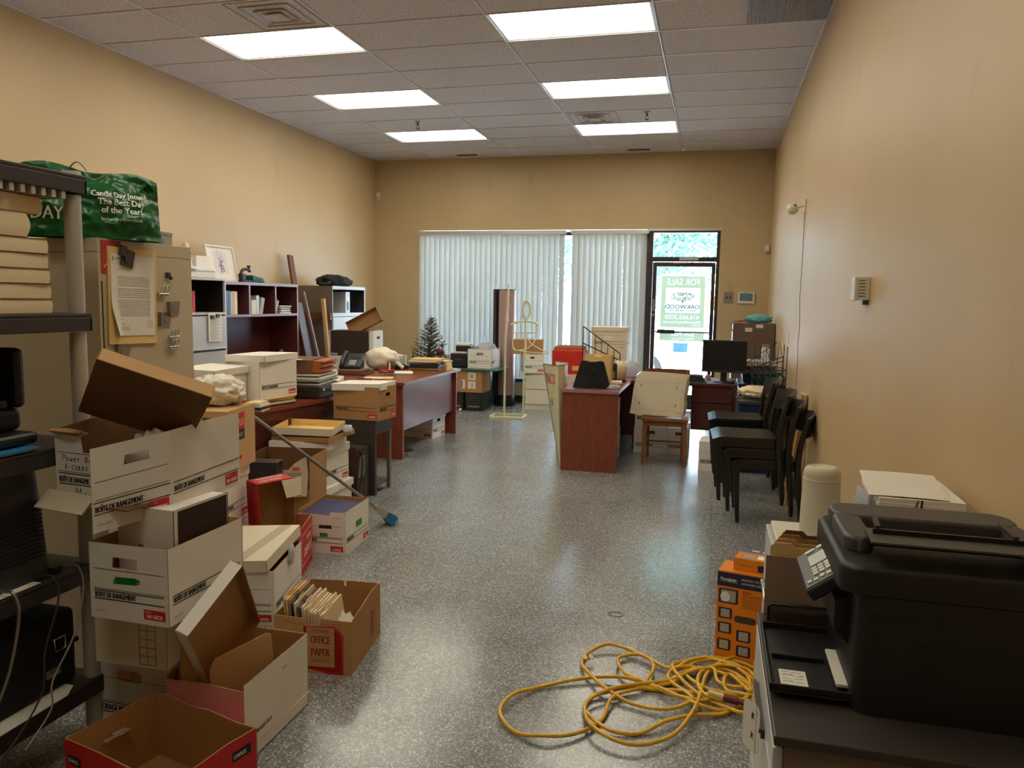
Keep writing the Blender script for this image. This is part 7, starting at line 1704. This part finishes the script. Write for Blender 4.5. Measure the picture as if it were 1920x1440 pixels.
m.box(.04,.33,.095,.103,.340,.350); m.box(.045,.33,.14,.256,.304,.307); build(m, 'tray_ribs', black_pl, t)
m = MB(); m.add([(.045,.10,.349),(.055,.10,.349),(.060,.17,.352),(.050,.17,.352),(.045,.10,.356),(.055,.10,.356),(.060,.17,.362),(.050,.17,.362)], [(0,3,2,1),(4,5,6,7),(0,1,5,4),(1,2,6,5),(2,3,7,6),(3,0,4,7)]); build(m, 'paper_guide', dark_metal, t); m = MB()
m.add([(.300,.10,.349),(.310,.10,.349),(.305,.17,.352),(.295,.17,.352),(.300,.10,.356),(.310,.10,.356),(.305,.17,.362),(.295,.17,.362)], [(0,3,2,1),(4,5,6,7),(0,1,5,4),(1,2,6,5),(2,3,7,6),(3,0,4,7)]); build(m, 'paper_guide', dark_metal, t)
# control panel, tilted, hanging out over the front
Mp = fr((-.082,.285,.215), (0,-1,0), (.80,0,.60))
m = MB(); m.M = Mp; m.box(.0,.22,-.008,.098,-.028,0); build(m, 'control_panel', printer_blk, t, bevel=.006)
m = MB(); m.M = Mp; m.box(.006,.214,-.002,.093,.0,.002); pn = build(m, 'panel_face', mat('smoked_silver', W_(92,90,88), .35, metal=.3), t)
m = MB(); m.M = Mp; m.box(.05,.112,.022,.078,.002,.004); build(m, 'display', mat('lcd_grey', W_(214,216,208), .2), t)
m = MB(); m.M = Mp
for a in range(4):
    for b in range(3): m.box(.124+b*.0165,.136+b*.0165,.022+a*.015,.033+a*.015,.002,.0045)
for b in range(4): m.box(.184+.004*(b%2),.196+.004*(b%2),.004+b*.015,.014+b*.015,.002,.0045)
for b in range(2): m.box(.012,.026,.02+b*.03,.042+b*.03,.002,.0045)
build(m, 'keys', white_pl, t); m = MB(); m.M = Mp; m.box(.192,.209,.070,.088,.002,.006); build(m, 'start_button', lampgreen, t, bevel=.002)
m = MB(); m.add([(-.03,.06,.14),(.01,.06,.10),(.01,.34,.10),(-.03,.34,.14),(-.03,.06,.20),(.01,.06,.22),(.01,.34,.22),(-.03,.34,.20)], [(0,3,2,1),(4,5,6,7),(0,1,5,4),(1,2,6,5),(2,3,7,6),(3,0,4,7)]); build(m, 'panel_arm', printer_blk, t)
# paper cassette sticking out
m = MB(); m.box(-.155,.01,.0,.33,.012,.018); m.box(-.155,-.149,.0,.33,.018,.032); m.box(-.155,.01,.0,.006,.018,.032); m.box(-.155,.01,.324,.33,.018,.032); m.box(-.14,-.03,.155,.172,.018,.028); build(m, 'output_tray', printer_blk, t, bevel=.002)
m = MB(); m.box(-.13,-.075,.03,.10,.0182,.019); build(m, 'instruction_label', paper, t); m = MB(); F = fr((-.13,.03,.0192),(1,0,0),(0,1,0)); scribble(m, F, .006, .055, .045, 4, .015, 7, .0016, 0, .008); build(m, 'instruction_drawing', mat('grey_ink4', W_(120,116,110), .7), t)
m = MB(); m.box(-.022,.02,.03,.20,.028,.034); build(m, 'paper_in_tray', paper, t)
m = MB()
for k in range(16):
    for q in range(6): m.box(.10+q*.013,.108+q*.013,-.0212,-.0195,.085+k*.005,.0875+k*.005)
build(m, 'side_vent', black_pl, t)
m = MB(); m.box(.02,.385,-.0208,-.019,.205,.208); m.box(-.03,-.0,.04,.045,.262,.275); build(m, 'seam', black_pl, t)
# file sorter with folders
t = T('file_sorter', 'black mesh file holder next to the printer', 'file holder', (.21, 2.02, .7105), rad(0))
m = MB(); m.tube([(-.045,-.045,.004),(-.045,-.045,.055),(-.035,-.045,.064),(.12,-.045,.064),(.12,-.045,.004)], .004, 8); m.tube([(-.045,.045,.004),(-.045,.045,.10),(.12,.045,.10),(.12,.045,.004)], .004, 8); m.box(-.045,.12,-.045,.045,0,.004); build(m, 'frame', black_pl, t)
m = MB()
for k in range(40): m.box(-.043+k*.0041,-.0418+k*.0041,-.0455,-.0445,.004,.062)
for k in range(15): m.box(-.043,.118,-.0458,-.0448,.006+k*.004,.0072+k*.004)
build(m, 'mesh_panel', dark_metal, t)
for k in range(5):
    m = MB(); w0 = -.05+.004*k; m.plate(fr((w0,0,.0),(1,0,0),(0,.06,1)), [(0,0),(.16,0),(.16,.188+.008*k),(.06,.188+.008*k),(.05,.198+.008*k),(.01,.198+.008*k),(0,.188+.008*k)] if k else [(0,0),(.16,0),(.16,.175),(0,.175)], .004, [], 0, 0)
    o = build(m, 'file_folder', [mat('taupe_folder', W_(150,122,100), .75), manila, kraft_lt, kraft, kraft_dk][k], loc=(.205+(.006*k), 1.988+.012*k, .7155)); tag(o, ['grey-tan folder at the front of the mesh file holder','cream folder second in the mesh file holder','tan folder in the mesh file holder','brown folder in the mesh file holder','dark brown folder at the back of the mesh file holder'][k], 'folder', 'folders in the mesh holder by the printer')
# orange boxes
t = T('software_box', 'tall orange printed retail box on the floor behind the white cabinet', 'retail box', (.205, 3.42, 0), rad(-12)); w_, d_, h_ = .27, .15, .40
t.location = (.212, 3.335, 0)
walls(t, w_, d_, h_, orange_print, kraft, top=True)
m = MB(); F = face('F', w_, d_, h_); pg = mat('photo_grey', W_(168,166,160), .5); pdk = navy_print
m.rect(F, 0, w_, .335, .395, 0); m.rect(F, .008, .09, .352, .388, 1, .001); m.text('VersaJette', F, .012, .360, .020, 2, .8, 'l', .0005)
m.line(F, .012, .356, .085, .356, .002, 4, .0013)
m.text('SPECIFICALLY FOR ALL YOUR PERSONAL', F, .098, .370, .0115, 2, .75); m.text('AND BUSINESS COLOR PRINTING NEEDS', F, .098, .353, .0115, 2, .75)
m.text('BONUS!', F, .105, .316, .014, 5, .8, 'l', .0004)
for k in range(7): m.line(F, .105, .308-.009*k, .105+(.10 if k % 3 else .13), .308-.009*k, .0022, 6)
for k, (a, b, c, d2) in enumerate(((.008,.088,.262,.325),(.01,.066,.195,.242),(.01,.066,.13,.178),(.01,.066,.055,.105),(.088,.146,.105,.155),(.09,.148,.04,.088),(.185,.24,.165,.21),(.185,.24,.10,.145),(.185,.24,.03,.08))):
    m.plate(F @ Mx(0,0,.0012), rrect(a,b,c,d2,.006), .0008, [], 1, 1); q = .006; m.rect(F, a+q*1.6, b-q*1.6, c+q, d2-q, 3, .0016)
m.plate(F @ Mx(0,0,.0012), rrect(.076,.165,.186,.216,.0145,6), .0008, [], 7, 7)
for k in (0,): m.add([(.035+.02*math.cos(a*PI/8), .29+.022*math.sin(a*PI/8), .002) for a in range(16)], [tuple(range(16))], 2, M=F)
build(m, 'printed_front', [navy_print, pdk, white_ink, pg, mat('lime_ink', W_(120,190,60), .5), red_ink, mat('brown_ink', W_(120,60,16), .6), mat('shadow_slot', W_(66,56,44), .7)], t)
t = T('software_box', 'small orange retail box lying on the tall orange one', 'retail box', (.245, 3.36, .4005), rad(-14)); t.location = (.252, 3.36, .4005); w_, d_, h_ = .22, .15, .052
walls(t, w_, d_, h_, orange_print, kraft, top=True)
m = MB(); F = face('F', w_, d_, h_); m.rect(F, .10, .21, .006, .034, 1); m.text('Business Card', F, .035, .022, .010, 3, .8); m.text('Kit', F, .10, .022, .010, 3, .8) if False else None; m.text('deck', F @ Mx(.205,.012,0), 0, 0, .024, 2, .8, 'r', .0006)
F = face('T', w_, d_, h_); m.rect(F, .0, .22, .10, .148, 0); m.rect(F, .03, .08, .02, .07, 4, .001); m.rect(F, .09, .13, .02, .07, 2, .001); m.rect(F, .14, .2, .02, .07, 4, .001)
for k in range(3): m.rect(F, .05+.045*k, .08+.045*k, .12, .135, 2, .0012)
build(m, 'printed_front', [mat('slate_blue_print', W_(74,92,130), .5), navy_print, white_ink, mat('brown_ink', W_(120,60,16), .6), mat('photo_grey', W_(168,166,160), .5)], t)

# ================================================================== yellow extension cord
CORD = [[(0.159, 2.931), (0.101, 2.827), (-0.01, 2.776), (-0.106, 2.695), (-0.188, 2.614), (-0.273, 2.592), (-0.338, 2.622), (-0.382, 2.669), (-0.406, 2.729), (-0.39, 2.812), (-0.33, 2.86), (-0.252, 2.915), (-0.163, 2.941), (-0.074, 2.954), (0.015, 2.943), (0.102, 2.951), (0.2, 2.962)], [(0.215, 3.034), (0.166, 3.151), (0.105, 3.185), (0.011, 3.149), (-0.068, 3.081), (-0.125, 2.995), (-0.205, 2.932), (-0.287, 2.854), (-0.317, 2.779), (-0.328, 2.673), (-0.37, 2.576), (-0.436, 2.509), (-0.512, 2.478), (-0.598, 2.489), (-0.666, 2.542), (-0.701, 2.62), (-0.677, 2.727), (-0.607, 2.822), (-0.498, 2.906), (-0.382, 2.964), (-0.277, 2.979), (-0.197, 2.982), (-0.106, 2.996), (-0.044, 3.102), (0.005, 3.151)], [(0.074, 3.137), (0.14, 3.103), (0.197, 3.029), (0.161, 2.98), (0.044, 2.983), (-0.029, 3.039), (-0.048, 3.129), (-0.003, 3.221), (0.093, 3.25), (0.168, 3.207), (0.219, 3.126)], [(0.224, 3.224), (0.106, 3.268), (-0.022, 3.215), (-0.107, 3.128), (-0.215, 3.195), (-0.314, 3.249), (-0.395, 3.249), (-0.464, 3.165), (-0.47, 3.059), (-0.419, 2.963), (-0.343, 2.862), (-0.24, 2.802), (-0.123, 2.784), (-0.051, 2.822), (-0.017, 2.879), (-0.05, 2.955), (-0.108, 3.016), (-0.111, 3.075), (-0.07, 3.129), (0.043, 3.163), (0.165, 3.11), (0.206, 3.031)], [(0.213, 2.996), (0.102, 2.969), (0.033, 2.882), (-0.042, 2.872), (-0.12, 2.922), (-0.209, 2.973), (-0.288, 3.016), (-0.326, 3.102), (-0.313, 3.18), (-0.249, 3.207), (-0.192, 3.157), (-0.176, 3.063), (-0.197, 2.982), (-0.158, 2.949), (-0.042, 2.872), (0.017, 2.831), (0.101, 2.844), (0.181, 2.902)], [(0.167, 2.817), (0.09, 2.876), (0.021, 2.915), (-0.046, 2.995), (-0.103, 3.112), (-0.072, 3.19), (0.023, 3.243), (0.118, 3.221), (0.195, 3.119), (0.208, 3.007)], [(0.227, 3.29), (0.144, 3.272), (0.067, 3.191), (0.031, 3.083), (0.015, 2.937), (-0.01, 2.778), (-0.07, 2.623), (-0.169, 2.52), (-0.263, 2.512), (-0.353, 2.571), (-0.395, 2.676), (-0.397, 2.744), (-0.36, 2.814), (-0.279, 2.888), (-0.137, 2.994), (-0.078, 3.038), (-0.013, 3.111), (0.061, 3.14), (0.079, 3.058), (0.139, 3.024), (0.197, 3.029)], [(0.196, 3.003), (0.128, 3.112), (0.103, 3.052), (0.114, 2.991), (0.189, 2.964), (0.136, 2.889), (0.033, 2.906), (0.002, 3.022), (0.018, 3.12), (0.092, 3.185), (0.191, 3.172), (0.22, 3.14)]]
t = T('extension_cord', 'long yellow extension cord coiled loosely on the floor', 'extension cord', (0,0,0))
m = MB(); pts = []
for k, P in enumerate(CORD):
    n_ = len(P)
    for i, (x, y) in enumerate(P):
        pts.append((x, y, .008+.0045*((k*3+i) % 4)+.002*k))
m.tube(catmull(pts, 5), .0074, 8); build(m, 'cord', yellow_cord, t)
m = MB(); m.cyl((.045,2.905,.045),(.10,2.885,.045),.013,n=14); build(m, 'socket_end', mat('clear_amber', W_(206,186,120), .25), t)
m = MB(); m.cyl((.10,2.885,.045),(.15,2.872,.045),.015,n=14); m.cyl((.15,2.872,.045),(.19,2.86,.045),.011,n=12); build(m, 'plug', mat('maroon_rubber', W_(96,24,26), .5), t)
t = T('cord_tag', 'small pale tag strapped round the yellow cord', 'tag', (-.45, 3.10, .026), rad(20)); m = MB(); m.box(-.022,.022,-.016,.016,0,.004); build(m, 'tag', manila, t); m = MB(); m.box(-.004,.004,-.017,.017,.004,.006); build(m, 'strap', black_pl, t)

m = MB(); m.tube([(.035*math.cos(a*PI/12), .028*math.sin(a*PI/12), .002) for a in range(24)], .0014, 5, True); tag(build(m, 'rubber_band', black_pl, loc=(-.40, 3.65, 0.0005)), 'thin dark rubber band lying alone in the middle of the floor', 'rubber band')

# ================================================================== things on the walls
t = T('security_camera', 'small white ball camera on an arm high on the side wall', 'camera', (XR, 7.05, 2.36)); m = MB(); m.box(-.012,0,-.035,.035,-.06,.05); build(m, 'bracket', white_pl, t, bevel=.003); m = MB(); m.cyl((-.01,0,0),(-.06,.02,-.01),.012,n=10); build(m, 'arm', white_pl, t)
m = MB(); m.blob((-.10,.06,-.02),(.05,.062,.05),.02,1,1,22,14); build(m, 'housing', white_pl, t); m = MB(); m.cyl((-.085,-.0,.0),(-.082,-.006,.001),.008,n=10); build(m, 'lens', black_pl, t)
cable('camera_cable', 'thin brown cable running down the side wall from the ball camera', [(XR-.006,7.05,2.30),(XR-.006,7.03,1.9),(XR-.006,7.06,1.6),(XR-.006,6.95,1.35),(XR-.006,7.0,1.2),(XR-.006,6.95,1.05),(XR-.006,6.97,.8)], .0025, brown_metal)
t = T('door_chime', 'white box with a louvred side fixed on the side wall', 'wall unit', (XR, 4.05, 1.605)); m = MB(); m.box(-.05,0,-.055,.055,-.055,.055); build(m, 'case', white_pl, t, bevel=.004); m = MB(); m.box(-.068,-.0505,-.05,.05,-.058,.055); build(m, 'cover', white_pl, t, bevel=.004)
m = MB()
for k in range(6): m.box(-.05,-.02,-.0558,-.0552,-.04+k*.015,-.036+k*.015)
build(m, 'louvre', dark_metal, t); m = MB(); m.box(-.025,0,-.03,.015,-.078,-.056); build(m, 'terminal', bluegrey, t)
t = T('light_switch', 'grey metal switch plate on the tan wall right by the glass door frame', 'switch', (.185, YB, 1.61)); m = MB(); m.box(-.065,.065,-.006,0,-.08,.08); build(m, 'plate', dull_steel, t, bevel=.002); m = MB(); m.box(-.03,-.015,-.012,-.006,-.02,.02); m.box(.015,.03,-.012,-.006,-.02,.02); build(m, 'toggle', dark_metal, t)
t = T('alarm_keypad', 'white alarm panel with a small glossy screen beside the switch plate', 'alarm panel', (.42, YB, 1.61)); m = MB(); m.box(-.11,.11,-.03,0,-.08,.075); build(m, 'case', white_pl, t, bevel=.006); m = MB(); m.box(-.085,.085,-.032,-.03,-.045,.06); build(m, 'screen', mat('glossy_screen', W_(96,120,134), .08), t); m = MB(); m.box(-.04,.04,-.034,-.03,.065,.078); build(m, 'status_light', mat('green_button', W_(90,220,60), .4), t)
t = T('motion_sensor', 'small white motion sensor on the tan front wall in the corner near the glass door', 'sensor', (.655, YB, 2.27)); m = MB(); m.box(-.025,.035,-.05,0,-.05,.05); build(m, 'case', white_pl, t, bevel=.008); m = MB(); m.box(-.02,.03,-.053,-.05,-.045,-.015); build(m, 'lens', grey_pl, t)
t = T('motion_sensor', 'small white motion sensor in the corner by the side wall with the filing cabinets', 'sensor', (-5.06, YB, 3.07)); m = MB(); m.box(-.03,.03,-.045,0,-.05,.05); build(m, 'case', white_pl, t, bevel=.008); m = MB(); m.box(-.02,.02,-.048,-.045,-.04,-.01); build(m, 'lens', grey_pl, t)
m = MB(); m.box(XR-.006, XR, 7.9, 7.97, 1.15, 1.27); tag(build(m, 'outlet_plate', white_pl), 'blank white plate on the side wall above the magazines', 'wall plate')
m = MB(); m.box(XR-.006, XR, 10.2, 10.27, 1.45, 1.62); tag(build(m, 'light_switch', white_pl), 'narrow white switch plate on the side wall near the door corner', 'switch')
